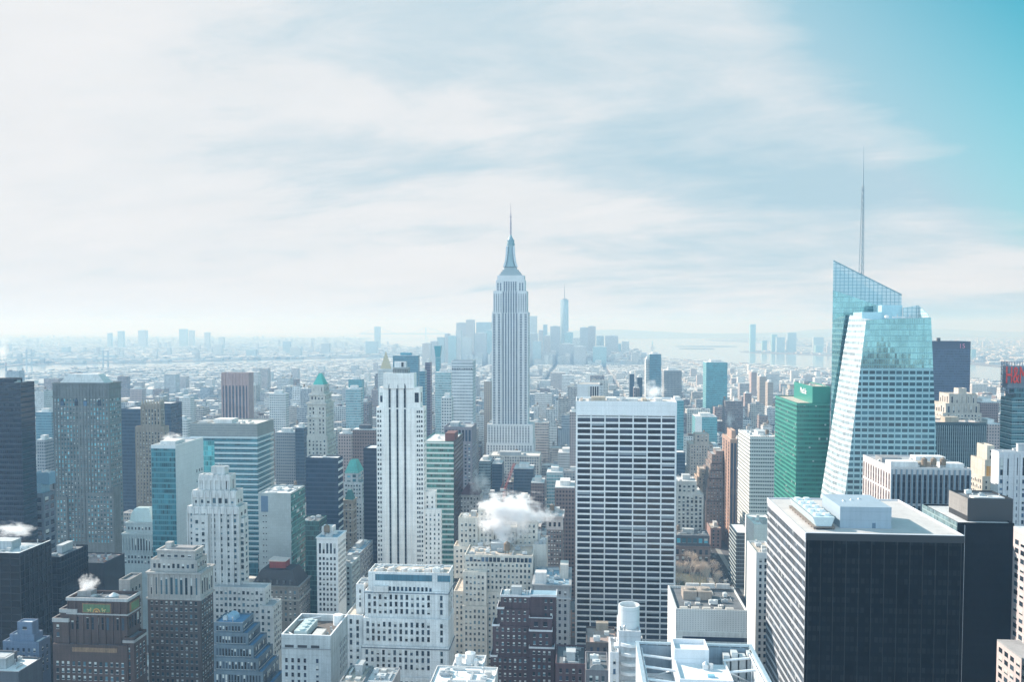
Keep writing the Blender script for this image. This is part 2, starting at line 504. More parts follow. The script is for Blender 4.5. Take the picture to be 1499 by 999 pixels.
class Bld:
    """One building: an Empty at its foot that parents walls, roofs, windows and what is fixed to the roof."""
    def __init__(s, name, label, cat, l, r, Y, depth=30, group=None, short=None, wall=None, roof=None):
        x0, _ = at(l, 600, Y)
        x1, _ = at(r, 600, Y)
        s.x0, s.x1, s.Y, s.depth = x0, x1, Y, depth
        s.org = ((x0 + x1) / 2, Y + depth / 2, 0.0)
        s.e = empty(name, label, cat, s.org, group)
        s.wall, s.roofm = wall, roof or roofmat((0.42, 0.43, 0.44))
        s.top = 0.0
        s.win = []
        FOOT.append((x0, x1, Y, Y + depth))
        s.short = short
        s.rng = random.Random(hash((l, r, Y)) & 0xffff)
        s.tiers = []
        s.tmin = 9999

    def tier(s, l, r, t, dy=0, depth=None, z0=None, wall=None, par=1.0, roof=True, roofm=None, piers=None, ledge=0.0, name='wall'):
        """A box of the building from the top of the tier below up to photograph row t."""
        Y = s.Y + dy
        x0, z1 = at(l, t, Y)
        x1, _ = at(r, t, Y)
        depth = depth or (s.depth - dy)
        z0 = s.top if z0 is None else z0
        mb = MB(s.org)
        mb.box(x0, x1, Y, Y + depth, z0, z1)
        if piers:
            n, pw, pd = piers
            k = (x1 - x0) / n
            for i in range(n + 1):
                c = x0 + i * k
                mb.box(max(c - pw / 2, x0 + 0.01), min(c + pw / 2, x1 - 0.01), Y - pd, Y - 0.002, z0, z1 - 0.3)
        m = wall or s.wall
        if par:
            th = 0.5
            zz = z1 + par
            g = ledge
            mb.box(x0 - g, x1 + g, Y - g, Y + th, z1 + 0.001, zz, True)
            mb.box(x0 - g, x1 + g, Y + depth - th, Y + depth + g, z1 + 0.001, zz, True)
            mb.box(x0 - g, x0 + th, Y + th, Y + depth - th, z1 + 0.001, zz, True)
            mb.box(x1 - th, x1 + g, Y + th, Y + depth - th, z1 + 0.001, zz, True)
        mb.build(name, m, s.e)
        if roof:
            rb = MB(s.org)
            q = 0.52 if par else 0.05
            rb.box(x0 + q, x1 - q, Y + q, Y + depth - q, z1 + 0.004, z1 + 0.15)
            rb.build('roof', roofm or s.roofm, s.e)
        s.top = z1
        T = (x0, x1, Y, Y + depth, z0, z1)
        s.tiers.append(T)
        s.tmin = min(s.tmin, t)
        FOOT.append((x0, x1, Y, Y + depth))
        return T

    def part(s, name, mb, mat, parent=None, smooth=False):
        return mb.build(name, mat, parent or s.e, smooth)

    def mb(s):
        return MB(s.org)

    def wins(s, T, faces, px, pz, w_, h_, mat, mx=1.0, mt=1.2, mb=1.0, vb=1010, pair=0.0, lo=None, only=None, drop=0.0):
        x0, x1, y0, y1, z0, z1 = T
        zl = max(z0, at(750, vb + 12, s.Y)[1]) if lo is None else lo
        for f in faces:
            a0, a1 = (x0, x1) if f == 'N' else (y0, y1)
            n = max(1, int((a1 - a0 - 2 * mx) / px))
            g = (a1 - a0 - 2 * mx) / n
            z = z1 - mt - h_ / 2
            while z - h_ / 2 > zl + mb:
                for i in range(n):
                    if only and i not in only and (i - n) not in only:
                        continue
                    if drop and s.rng.random() < drop:
                        continue
                    c = a0 + mx + g * (i + 0.5)
                    for q in ((-pair / 2, pair / 2) if pair else (0,)):
                        if f == 'N':
                            s.win.append((c + q, y0, z, w_, h_, 'N', mat))
                        elif f == 'W':
                            s.win.append((x1, c + q, z, w_, h_, 'W', mat))
                        else:
                            s.win.append((x0, c + q, z, w_, h_, 'E', mat))
                z -= pz

    def clutter(s, T, n=6, tank=0, seed=0, big=1.0, house=True, col=(0.40, 0.42, 0.43)):
        """Roof houses, cooling units, vents, ducts, tanks."""
        x0, x1, y0, y1, z0, z = T
        rg = random.Random(seed * 77 + int(x0 * 10))
        z += 0.15
        W_, D_ = x1 - x0 - 3, y1 - y0 - 3
        used = []

        def spot(w_, d_):
            for _ in range(30):
                x = x0 + 1.5 + rg.random() * max(0.1, W_ - w_)
                y = y0 + 1.5 + rg.random() * max(0.1, D_ - d_)
                if all(x + w_ < u[0] or x > u[1] or y + d_ < u[2] or y > u[3] for u in used):
                    used.append((x - 0.4, x + w_ + 0.4, y - 0.4, y + d_ + 0.4))
                    return x, y
            return None
        if house:
            w_, d_ = W_ * rg.uniform(0.3, 0.45), D_ * rg.uniform(0.3, 0.45)
            p = spot(w_, d_)
            if p:
                h_ = rg.uniform(3, 5) * big
                b = s.mb()
                b.box(p[0], p[0] + w_, p[1], p[1] + d_, z, z + h_)
                b.box(p[0] - 0.2, p[0] + w_ + 0.2, p[1] - 0.2, p[1] + d_ + 0.2, z + h_ + 0.002, z + h_ + 0.4, True)
                s.part('roof_house', b, stone(col), s.e)
        for k in range(int(n * 1.7)):
            ty = rg.choice(['unit', 'unit', 'vent', 'duct', 'hatch', 'pipe', 'pipe'])
            if ty == 'unit':
                w_, d_, h_ = rg.uniform(2, 4.5) * big, rg.uniform(1.6, 3) * big, rg.uniform(1.2, 2.4) * big
                p = spot(w_, d_)
                if not p:
                    continue
                b = s.mb()
                b.box(p[0], p[0] + w_, p[1], p[1] + d_, z + 0.35, z + h_, True)
                for q in (0.15, 0.85):
                    b.box(p[0] + w_ * q - 0.1, p[0] + w_ * q + 0.1, p[1] + 0.2, p[1] + d_ - 0.2, z, z + 0.345)
                fans = max(1, int(w_ / 2))
                for q in range(fans):
                    b.cyl(p[0] + w_ * (q + 0.5) / fans, p[1] + d_ / 2, z + h_ + 0.002, z + h_ + 0.35, min(0.75, d_ * 0.32) * 1.0, n=10)
                s.part('cooling_unit', b, plain(rg.choice([(0.5, 0.52, 0.53), (0.33, 0.36, 0.38), (0.62, 0.63, 0.62)]), 0.5), s.e)
            elif ty == 'vent':
                p = spot(1, 1)
                if not p:
                    continue
                b = s.mb()
                h_ = rg.uniform(1, 2.6)
                b.cyl(p[0] + 0.5, p[1] + 0.5, z, z + h_, 0.28, n=8)
                b.cyl(p[0] + 0.5, p[1] + 0.5, z + h_ + 0.002, z + h_ + 0.35, 0.5, 0.2, n=8, bottom=True)
                s.part('vent_pipe', b, plain((0.45, 0.46, 0.47), 0.4, 0.6), s.e)
            elif ty == 'duct':
                w_, d_ = (rg.uniform(5, 9), 0.9) if rg.random() < 0.5 else (0.9, rg.uniform(5, 9))
                p = spot(w_, d_)
                if not p:
                    continue
                b = s.mb()
                b.box(p[0], p[0] + w_, p[1], p[1] + d_, z + 0.3, z + 1.0, True)
                b.box(p[0], p[0] + 0.85, p[1], p[1] + 0.85, z, z + 0.298)
                b.box(p[0] + w_ - 0.8, p[0] + w_, p[1] + d_ - 0.8, p[1] + d_, z, z + 0.298)
                s.part('duct', b, plain((0.55, 0.57, 0.58), 0.4, 0.4), s.e)
            elif ty == 'pipe':
                a = rg.uniform(x0 + 1, x1 - 1), rg.uniform(y0 + 1, y1 - 1)
                L = rg.uniform(4, 14)
                q = (min(a[0] + L, x1 - 0.8), a[1]) if rg.random() < 0.5 else (a[0], min(a[1] + L, y1 - 0.8))
                b = s.mb()
                b.bar((a[0], a[1], z + 0.4), (q[0], q[1], z + 0.4), 0.16, 5)
                b.bar((a[0], a[1], z), (a[0], a[1], z + 0.55), 0.14, 5)
                b.bar((q[0], q[1], z), (q[0], q[1], z + 0.55), 0.14, 5)
                s.part('pipe', b, plain((0.42, 0.44, 0.45), 0.5, 0.4), s.e)
            else:
                p = spot(2.4, 2.4)
                if not p:
                    continue
                b = s.mb()
                b.box(p[0], p[0] + 2.4, p[1], p[1] + 2.4, z, z + rg.uniform(0.8, 2.2))
                s.part('roof_hatch', b, stone((0.46, 0.46, 0.45)), s.e)
        for k in range(tank):
            p = spot(4.4, 4.4)
            if p:
                watertank(s, p[0] + 2.2, p[1] + 2.2, z, rg.uniform(1.7, 2.2))

    def done(s, limit=100):
        """Windows: the hundred that show largest one by one, the rest as one part."""
        ranked = []
        for q in s.win:
            x, y, z, w_, h_, f, m = q
            p = pix(x, y, z)
            if p is None:
                continue
            inside = 0 < p[0] < 1499 and 0 < p[1] < 1005
            area = w_ * h_ / (y * y)
            if f != 'N':
                area *= min(1.0, abs(x) / y)
            ranked.append((0 if inside else 1, -round(math.log(area + 1e-9) * 2.0), -z, len(ranked), q))
        ranked.sort(key=lambda a: a[:4])
        single = [a[4] for a in ranked[:limit]]
        rest = [a[4] for a in ranked[limit:]]
        if len(ranked) - limit < 6:
            single, rest = [a[4] for a in ranked], []
        for x, y, z, w_, h_, f, m in single:
            o = bpy.data.objects.new('window', winmesh(w_, h_, f, m))
            COL.objects.link(o)
            o.parent = s.e
            o.location = (x - s.org[0], y - s.org[1], z - s.org[2])
        by = {}
        for q in rest:
            by.setdefault(q[6].name, (q[6], []))[1].append(q)
        for m, qs in by.values():
            b = s.mb()
            for x, y, z, w_, h_, f, _m in qs:
                addwin(b, x, y, z, w_, h_, f)
            o = b.build('window', m, s.e)
            o['kind'] = 'stuff'
        a = [pix(s.tiers[-1][i], s.Y, s.top) for i in (0, 1)] if s.tiers else None
        if a and a[0] and a[1] and s.short:
            ANCH.append(((a[0][0] + a[1][0]) / 2, a[0][1], s.short, s.Y))
        return s


def watertank(s, x, y, z, r):
    b = s.mb()
    for q in range(4):
        a = math.pi / 4 + q * math.pi / 2
        b.bar((x + r * 0.75 * math.cos(a), y + r * 0.75 * math.sin(a), z), (x + r * 0.75 * math.cos(a), y + r * 0.75 * math.sin(a), z + 2.6), 0.16)
    b.cyl(x, y, z + 2.6, z + 2.8, r * 1.02, n=14, bottom=True)
    b.cyl(x, y, z + 2.802, z + 2.8 + r * 1.9, r, r * 0.96, n=14)
    b.cyl(x, y, z + 2.802 + r * 1.9, z + 2.8 + r * 2.6, r * 1.08, 0.05, n=14, bottom=True)
    s.part('water_tank', b, stone((0.20, 0.15, 0.11), 0.3), s.e)


# ------------------------------------------------------------------ materials of the named buildings
CREAM = stone((0.53, 0.50, 0.46))
LIME = stone((0.54, 0.54, 0.53))
PALE = stone((0.60, 0.59, 0.58))
WHITE = stone((0.74, 0.74, 0.74), 0.12)
GREY = stone((0.26, 0.27, 0.28))
TAN = stone((0.30, 0.25, 0.20))
TAN2 = stone((0.38, 0.33, 0.27))
BROWN = stone((0.105, 0.085, 0.078), 0.4)
BRICK = stone((0.085, 0.056, 0.048), 0.4)
MAROON = stone((0.07, 0.044, 0.05), 0.4)
DARK = stone((0.035, 0.037, 0.042), 0.3, 0.5)
SLATE = stone((0.09, 0.10, 0.115))
TEAL_STONE = stone((0.30, 0.36, 0.37))
COPPER = stone((0.10, 0.42, 0.36), 0.25, 0.6, 1.2)
RPALE = roofmat((0.55, 0.55, 0.55))
RWHITE = roofmat((0.72, 0.72, 0.72), 0.2)
RGREY = roofmat((0.33, 0.34, 0.35))
RDARK = roofmat((0.13, 0.14, 0.15))
RBLUE = roofmat((0.22, 0.34, 0.42))
RTAN = roofmat((0.46, 0.40, 0.34))
GDARK = glass((0.016, 0.026, 0.036), 0.42)
GBLUE = glass((0.025, 0.05, 0.08), 0.25)
GTEAL = glass((0.07, 0.19, 0.22), 0.35)
GBLIND = glass((0.03, 0.06, 0.075), 0.6)
GNAVY = glass((0.012, 0.02, 0.035), 0.12)
STEEL = plain((0.45, 0.47, 0.48), 0.4, 0.5, 'painted_steel')
WSTEEL = plain((0.72, 0.73, 0.74), 0.45, 0.0, 'painted_steel')
DSTEEL = plain((0.10, 0.11, 0.12), 0.5, 0.3, 'painted_steel')


def bands(b, T, pz, h, mat, top=1.5, faces='NW', proud=0.25, vb=1000, name='floor_band'):
    """Spandrel bands round a glass body, one part per floor."""
    x0, x1, y0, y1, z0, z1 = T
    zl = max(z0, at(750, vb + 15, b.Y)[1])
    z = z1 - top
    while z - h > zl:
        m = b.mb()
        if 'N' in faces:
            m.box(x0 - (proud if 'E' in faces else 0), x1 + (proud if 'W' in faces else 0), y0 - proud, y0 - 0.003, z - h, z, True)
        if 'W' in faces:
            m.box(x1 + 0.003, x1 + proud, y0, y1, z - h, z, True)
        if 'E' in faces:
            m.box(x0 - proud, x0 - 0.003, y0, y1, z - h, z, True)
        b.part(name, m, mat)
        z -= pz


def fins(b, T, n, w_, d_, mat, face='N', name='facade_fin', top=0.0):
    x0, x1, y0, y1, z0, z1 = T
    a0, a1 = (x0, x1) if face == 'N' else (y0, y1)
    for i in range(n + 1):
        c = a0 + (a1 - a0) * i / n
        c = min(max(c, a0 + w_ / 2), a1 - w_ / 2)
        m = b.mb()
        if face == 'N':
            m.box(c - w_ / 2, c + w_ / 2, y0 - d_, y0 - 0.003, z0, z1 - top)
        elif face == 'E':
            m.box(x0 - d_, x0 - 0.003, c - w_ / 2, c + w_ / 2, z0, z1 - top)
        else:
            m.box(x1 + 0.003, x1 + d_, c - w_ / 2, c + w_ / 2, z0, z1 - top)
        b.part(name, m, mat)


def pyramid(b, T, z1, fr, mat, name='pyramid_roof', over=0.4):
    """Hipped or pyramid roof on tier T up to height z1, its top fr of the plan."""
    x0, x1, y0, y1, _, z0 = T
    z0 += 0.02
    cx, cy = (x0 + x1) / 2, (y0 + y1) / 2
    hx, hy = (x1 - x0) / 2 * fr, (y1 - y0) / 2 * fr
    m = b.mb()
    o = over
    m.hexa([(x0 - o, y0 - o, z0), (x1 + o, y0 - o, z0), (x1 + o, y1 + o, z0), (x0 - o, y1 + o, z0)],
           [(cx - hx, cy - hy, z1), (cx + hx, cy - hy, z1), (cx + hx, cy + hy, z1), (cx - hx, cy + hy, z1)], True)
    return b.part(name, m, mat)


def slabpart(b, T, z1, z2, mat, name, over=0.4):
    x0, x1, y0, y1, _, _ = T
    m = b.mb()
    m.box(x0 - over, x1 + over, y0 - over, y0 - 0.003, z1, z2, True)
    m.box(x0 - over, x0 - 0.003, y0, y1, z1, z2, True)
    m.box(x1 + 0.003, x1 + over, y0, y1, z1, z2, True)
    return b.part(name, m, mat)


def zat(py, Y):
    return at(750, py, Y)[1]


def text(b, body, size, mat, loc, rot, name='sign_lettering', label=None, ext=0.15):
    cu = bpy.data.curves.new(name, 'FONT')
    cu.body = body
    cu.size = size
    cu.extrude = ext
    cu.align_x = 'CENTER'
    cu.align_y = 'CENTER'
    cu.materials.append(mat)
    tmp = bpy.data.objects.new(name, cu)
    COL.objects.link(tmp)
    me = bpy.data.meshes.new_from_object(tmp.evaluated_get(bpy.context.evaluated_depsgraph_get()))
    bpy.data.objects.remove(tmp)
    me.materials.clear()
    me.materials.append(mat)
    o = bpy.data.objects.new(name, me)
    COL.objects.link(o)
    o.parent = b.e
    o.location = (loc[0] - b.org[0], loc[1] - b.org[1], loc[2] - b.org[2])
    o.rotation_euler = rot
    tag(o, label)
    return o


# ================================================================== the left side
# black tower at the far left
b = Bld('office_tower', 'near black office tower with faint floor lines at the far left edge', 'tower', -40, 30, 600, 16, short='the black tower at the left edge', wall=curtain((0.006, 0.013, 0.024), (0.010, 0.021, 0.036), 1.5, 3.9, 0.42, 0.12, 0.5), roof=RGREY)
T = b.tier(-40, 30, 562)
b.tier(-30, 20, 556, 3, 10)
b.clutter(T, 3, house=False)
bands(b, T, 3.9, 0.5, plain((0.018, 0.032, 0.05), 0.4), vb=760)
b.done()

# stepped grey block with square windows in front of the gothic tower
b = Bld('stepped_block', 'stepped slate grey block with big square windows at the foot of the gothic tower', 'building', 8, 63, 640, 16, short='the slate block with square windows', wall=stone((0.13, 0.16, 0.19)), roof=RBLUE)
T = b.tier(8, 63, 724, 0, 16)
b.wins(T, 'NW', 5.6, 6.6, 4.4, 4.0, GNAVY, mt=2.4, vb=830)
T = b.tier(15, 60, 710, 4, 11, wall=plain((0.22, 0.36, 0.44), 0.4))
T = b.tier(50, 72, 694, 6, 8, wall=plain((0.16, 0.30, 0.40), 0.4))
b.clutter(T, 3, house=False)
b.done()

# big gothic office tower with a hipped roof
b = Bld('gothic_tower', 'broad grey brown gothic office tower with pale hipped roof and setback base', 'tower', 73, 168, 716, 44, short='the broad gothic tower', wall=stone((0.165, 0.175, 0.17), 0.35), roof=RDARK)
b.tier(72, 98, 728, 2.2, 1.35, z0=0, par=0.3)
b.wins(b.tiers[-1], 'N', 2.75, 3.9, 1.35, 2.2, GTEAL, mt=3, vb=800)
b.top = 0
b.tier(126, 166, 722, 1.8, 1.75, z0=0, par=0.3)
b.wins(b.tiers[-1], 'N', 2.75, 3.9, 1.35, 2.2, GTEAL, mt=3, vb=800)
b.top = 0
b.tier(71, 76.8, 700, 5, 16, z0=0, par=0.3)
b.top = 0
b.tier(159.3, 166, 714, 5, 12, z0=0, par=0.3)
b.top = 0
T = b.tier(77, 159, 563, 4, 20, z0=0, piers=(17, 0.9, 0.45), par=1.6, ledge=0.5)
b.wins(T, 'NW', 2.75, 3.9, 1.35, 2.2, GTEAL, mt=13, vb=800)
x0, x1, y0, y1, z0, z1 = T
for zz in (z1 - 4, z1 - 11.5, z1 - 34):
    slabpart(b, T, zz, zz + 1.0, b.wall, 'cornice', 0.7)
for i, q in enumerate((0.17, 0.42, 0.58, 0.83)):
    cx = x0 + (x1 - x0) * q
    m = b.mb()
    m.box(cx - 1.6, cx + 1.6, y0 - 0.5, y0 - 0.05, z1 - 19, z1 - 15, True)
    m.hexa([(cx - 1.6, y0 - 0.5, z1 - 14.998), (cx + 1.6, y0 - 0.5, z1 - 14.998), (cx + 1.6, y0 - 0.05, z1 - 14.998), (cx - 1.6, y0 - 0.05, z1 - 14.998)],
           [(cx - 0.2, y0 - 0.5, z1 - 12), (cx + 0.2, y0 - 0.5, z1 - 12), (cx + 0.2, y0 - 0.05, z1 - 12), (cx - 0.2, y0 - 0.05, z1 - 12)])
    b.part('gothic_arch', m, GBLUE)
Tq = (x0 + 4, x1 - 5, y0 + 3, y1 - 3, z0, z1 + 0.2)
pyramid(b, Tq, z1 + 9, 0.62, stone((0.60, 0.58, 0.56)), 'hipped_roof')
b.done()

# dark glass tower between the gothic pair
b = Bld('office_tower', 'dark navy glass tower standing between the two gothic towers', 'tower', 176, 250, 900, 30, short='the navy tower between the gothic pair', wall=curtain((0.02, 0.045, 0.075), (0.03, 0.06, 0.09), 1.6, 3.8, 0.35, 0.1), roof=RPALE)
T = b.tier(177, 209, 600, 0, 30)
b.tier(209.2, 250, 592, 4, 26, z0=0)
b.done()

# tan gothic tower with pinnacles
b = Bld('gothic_tower', 'slender tan gothic tower crowned with a row of pinnacles', 'tower', 198, 248, 850, 34, short='the tan tower with pinnacles', wall=TAN, roof=RGREY)
T = b.tier(198, 240, 626, 0, 11, piers=(9, 1.0, 0.6))
b.wins(T, 'NW', 3.1, 3.8, 1.2, 2.2, GDARK, mt=5, vb=740)
T = b.tier(206, 235, 594, 1.5, 8.5, piers=(6, 1.1, 0.6))
b.wins(T, 'NW', 2.9, 4.2, 1.2, 3.0, GDARK, mt=4)
x0, x1, y0, y1, z0, z1 = T
for i in range(7):
    m = b.mb()
    cx = x0 + 1 + (x1 - x0 - 2) * i / 6
    m.box(cx - 0.9, cx + 0.9, y0 + 0.1, y0 + 1.9, z1 + 1.002, z1 + 3.4, True)
    m.cyl(cx, y0 + 1, z1 + 3.402, z1 + 6.5, 1.1, 0.1, 6)
    b.part('pinnacle', m, TAN2)
for i in range(3):
    m = b.mb()
    cy = y0 + 3.6 + (y1 - y0 - 4.6) * i / 2
    m.box(x1 - 1.9, x1 - 0.1, cy - 0.9, cy + 0.9, z1 + 1.002, z1 + 3.4, True)
    m.cyl(x1 - 1, cy, z1 + 3.402, z1 + 6.5, 1.1, 0.1, 6)
    b.part('pinnacle', m, TAN2)
b.done()

# slab with a teal glass front and a blank white flank
b = Bld('glass_tower', 'tall slab with teal glass front and blank white right flank, steam at its roof', 'tower', 221, 257, 600, 46, short='the teal slab with a white flank', wall=stone((0.62, 0.64, 0.65), 0.10, 0.6), roof=RGREY)
T = b.tier(221, 257, 655, par=1.5)
x0, x1, y0, y1, z0, z1 = T
m = b.mb()
m.box(x0 + 0.2, x1 - 0.2, y0 - 0.3, y0 - 0.004, 60, z1 - 1)
b.part('glass_front', m, curtain((0.05, 0.19, 0.23), (0.09, 0.25, 0.29), 1.5, 3.9, 0.25, 0.08, 0.8, 0.06, metal=0.35))
bands(b, (x0 + 0.2, x1 - 0.2, y0 - 0.3, y1, 60, z1 - 1), 7.8, 0.7, plain((0.10, 0.24, 0.27), 0.3), faces='N', vb=830, proud=0.2)
b.wins(T, 'W', 4.2, 7.8, 1.4, 2.2, GNAVY, mt=22, vb=800, only=(7, 8, 9))
m = b.mb()
m.box(x0 + 3, x1 - 4, y0 + 8, y0 + 24, z1 + 0.16, z1 + 3.5)
b.part('roof_house', m, PALE)
b.clutter(T, 4, house=False)
b.done()

# wide banded office block
b = Bld('office_block', 'wide office block with teal glass and white floor bands under a grey louvred crown', 'building', 278, 376.5, 720, 40, short='the wide banded block', wall=curtain((0.05, 0.16, 0.20), (0.07, 0.20, 0.24), 1.6, 4.5, 0.2, 0.08, 0.8, 0.06, metal=0.35), roof=roofmat((0.60, 0.56, 0.52), 0.25))
T = b.tier(278, 376.5, 639, par=0, roof=False)
bands(b, T, 4.55, 1.7, plain((0.50, 0.58, 0.60), 0.4), top=0.0, vb=820)
T2 = b.tier(278, 376.5, 622, 0, 40, wall=curtain((0.20, 0.22, 0.22), (0.30, 0.31, 0.30), 0.9, 2.2, 0.35, 0.3, 0.2, 0.5), par=1.2, name='louvred_crown')
x0, x1, y0, y1, z0, z1 = T2
m = b.mb()
m.box(x0 + 16, x0 + 33, y0 + 12, y0 + 26, z1 + 0.16, z1 + 3.5)
b.part('roof_house', m, PALE)
m = b.mb()
m.box(x0 + 4, x0 + 12, y0 + 8, y0 + 22, z1 + 0.16, z1 + 2.2)
b.part('cooling_unit', m, STEEL)
m = b.mb()
m.box(x0 + 0.3, x0 + 22, y0 - 0.55, y0 - 0.26, z0 - 70, z0 - 4)
b.part('glass_bay', m, curtain((0.10, 0.36, 0.38), (0.16, 0.42, 0.44), 1.6, 4.5, 0.2, 0.08, 0.6, 0.1))
b.clutter(T2, 6, house=False, seed=4)
b.done()

# pink brown striped tower
b = Bld('office_tower', 'pink brown office tower with dark vertical window strips and chamfered corner', 'tower', 324, 364, 1300, 22, short='the pink brown tower', wall=stone((0.40, 0.27, 0.25)), roof=RGREY)
T = b.tier(324, 364, 563, 0, 20, par=0, roof=False)
x0, x1, y0, y1, z0, z1 = T
fins(b, T, 8, 2.2, 0.9, b.wall)
for i in range(8):
    m = b.mb()
    k = (x1 - x0) / 8
    m.box(x0 + k * i + 1.3, x0 + k * i + k - 1.3, y0 - 0.3, y0 - 0.004, 0, z1 - 2)
    b.part('window_strip', m, curtain((0.04, 0.06, 0.09), (0.10, 0.09, 0.10), 3, 3.8, 0.4, 0.05))
T = b.tier(324, 364, 547, 0, 20, piers=(8, 2.0, 0.9))
b.done()

# white art deco stepped tower
b = Bld('stepped_tower', 'pale grey art deco tower stepping up to scalloped crowns and a small roof house', 'tower', 274, 364, 500, 44, short='the scalloped art deco tower', wall=LIME, roof=RGREY)
T = b.tier(312, 388, 862, -8, 10)
b.wins(T, 'NW', 2.7, 3.7, 1.5, 2.1, GBLIND, vb=905)
b.top = 0
T = b.tier(378, 400, 890, -12, 14, z0=0)
b.wins(T, 'NW', 2.7, 3.7, 1.5, 2.1, GBLIND, vb=960)
b.top = 0
T = b.tier(350.3, 357, 762, 2, 7, z0=0)
b.wins(T, 'NW', 3.4, 3.7, 2.2, 2.2, GBLIND, mt=2, vb=870)
b.top = 0
T = b.tier(281, 304, 757, -2, 1.9, z0=0)
b.wins(T, 'N', 2.9, 3.7, 1.7, 2.2, GBLIND, mt=2, vb=905)
b.top = 0
T = b.tier(274, 350, 744, 0, 13, piers=(8, 1.3, 0.8))
b.wins(T, 'NW', 3.9, 3.7, 2.4, 2.3, GBLIND, mt=2.5, vb=905)


def scallops(b, T, n, h):
    x0, x1, y0, y1, z0, z1 = T
    k = (x1 - x0) / n
    for i in range(n):
        m = b.mb()
        m.cyl(x0 + k * (i + 0.5), y0 + 0.4, z1 - h, z1 + 1.4, k * 0.42, k * 0.36, 8, True)
        b.part('scallop', m, PALE)


scallops(b, T, 8, 3.2)
T = b.tier(281, 346, 721, 2, 10.5, piers=(7, 1.3, 0.7))
b.wins(T, 'NW', 3.7, 3.9, 1.9, 3.0, GBLIND, mt=3.6)
scallops(b, T, 7, 3.0)
T = b.tier(291, 337, 698, 3.4, 8.4, piers=(6, 1.3, 0.7))
b.wins(T, 'NW', 3.4, 9, 1.2, 5.6, GDARK, mt=2.2)
scallops(b, T, 6, 2.4)
T = b.tier(309, 329, 686, 5, 5.6)
b.clutter(T, 2, house=False)
b.done()

# green copper pyramid tower
b = Bld('pyramid_tower', 'slim cream tower with corbelled crown under a bright green copper pyramid roof', 'tower', 449, 493, 800, 28, short='the green pyramid tower', wall=CREAM, roof=RGREY)
T = b.tier(449, 479, 640, 0, 30)
b.wins(T, 'NW', 3.4, 3.8, 1.3, 2.1, GDARK, mt=3, vb=672)
T = b.tier(450, 477, 591, 1, 26, piers=(4, 1.3, 0.5))
b.wins(T, 'NW', 3.2, 3.8, 1.3, 2.2, GDARK, mt=4)
slabpart(b, T, T[5] - 14, T[5] - 12.6, b.wall, 'cornice', 1.0)
slabpart(b, T, T[5] - 1.0, T[5] + 0.6, b.wall, 'cornice', 1.2)
T = b.tier(453, 475.5, 578, 2.5, 22)
b.wins(T, 'NW', 3.0, 4.5, 1.3, 2.8, GDARK, mt=2.0)
slabpart(b, T, T[5] - 1.0, T[5] + 0.4, b.wall, 'cornice', 0.9)
T = b.tier(456, 474, 565, 4.5, 18, piers=(4, 0.9, 0.4))
b.wins(T, 'NW', 2.9, 5, 1.2, 3.6, GDARK, mt=1.6)
pyramid(b, (T[0] + 1, T[1] - 1, T[2] + 1, T[3] - 1, 0, T[5]), zat(549, 805), 0.22, COPPER)
b.done()

# grey panelled block with a green glass flank
b = Bld('office_tower', 'flat grey panelled tower with one dark column of vents and green glass flank', 'tower', 378, 425.5, 580, 30, short='the grey panelled tower', wall=curtain((0.36, 0.40, 0.40), (0.30, 0.34, 0.34), 1.5, 2.0, 0.06, 0.06, 0.08, 0.6), roof=RPALE)
T = b.tier(378, 425.5, 724, par=1.0)
x0, x1, y0, y1, z0, z1 = T
m = b.mb()
m.box(x1 + 0.004, x1 + 0.3, y0 + 0.2, y1, 40, z1 - 0.2)
b.part('glass_flank', m, curtain((0.03, 0.12, 0.12), (0.06, 0.22, 0.20), 3.0, 3.9, 0.25, 0.1, 0.7, 0.12, blind=0.12))
m = b.mb()
m.box(x0 + 2, x0 + 7, y0 - 0.12, y0 - 0.004, z1 - 12.5, z1 - 1.2, True)
b.part('louvre_panel', m, plain((0.10, 0.17, 0.25), 0.5))
b.wins((x0 + 1.5, x0 + 7.5, y0, y1, z0, z1), 'N', 1.6, 4.2, 0.8, 0.7, GNAVY, mt=15, vb=835)
b.clutter(T, 9, house=False, seed=2)
b.done()

b = Bld('glass_block', 'low dark green glass block with bright reflections beside the grey panelled tower', 'building', 437, 466, 640, 20, short='the dark green glass block', wall=curtain((0.02, 0.075, 0.08), (0.04, 0.14, 0.13), 1.5, 3.9, 0.2, 0.08, 0.8, 0.1), roof=RDARK)
T = b.tier(437, 467, 765)
b.clutter(T, 4, house=False)
b.done()

# navy glass box with white stripes on its flank
b = Bld('glass_tower', 'navy glass box with slanting white stripes down its right flank', 'tower', 447.5, 495, 690, 14, short='the navy glass box', wall=curtain((0.022, 0.045, 0.075), (0.026, 0.052, 0.085), 1.6, 3.8, 0.3, 0.06, 0.35, 0.1), roof=RPALE)
T = b.tier(447.5, 495, 672)
bands(b, T, 6.2, 1.8, plain((0.66, 0.68, 0.70), 0.5), faces='W', top=2, vb=800)
b.clutter(T, 3, house=False)
b.done()

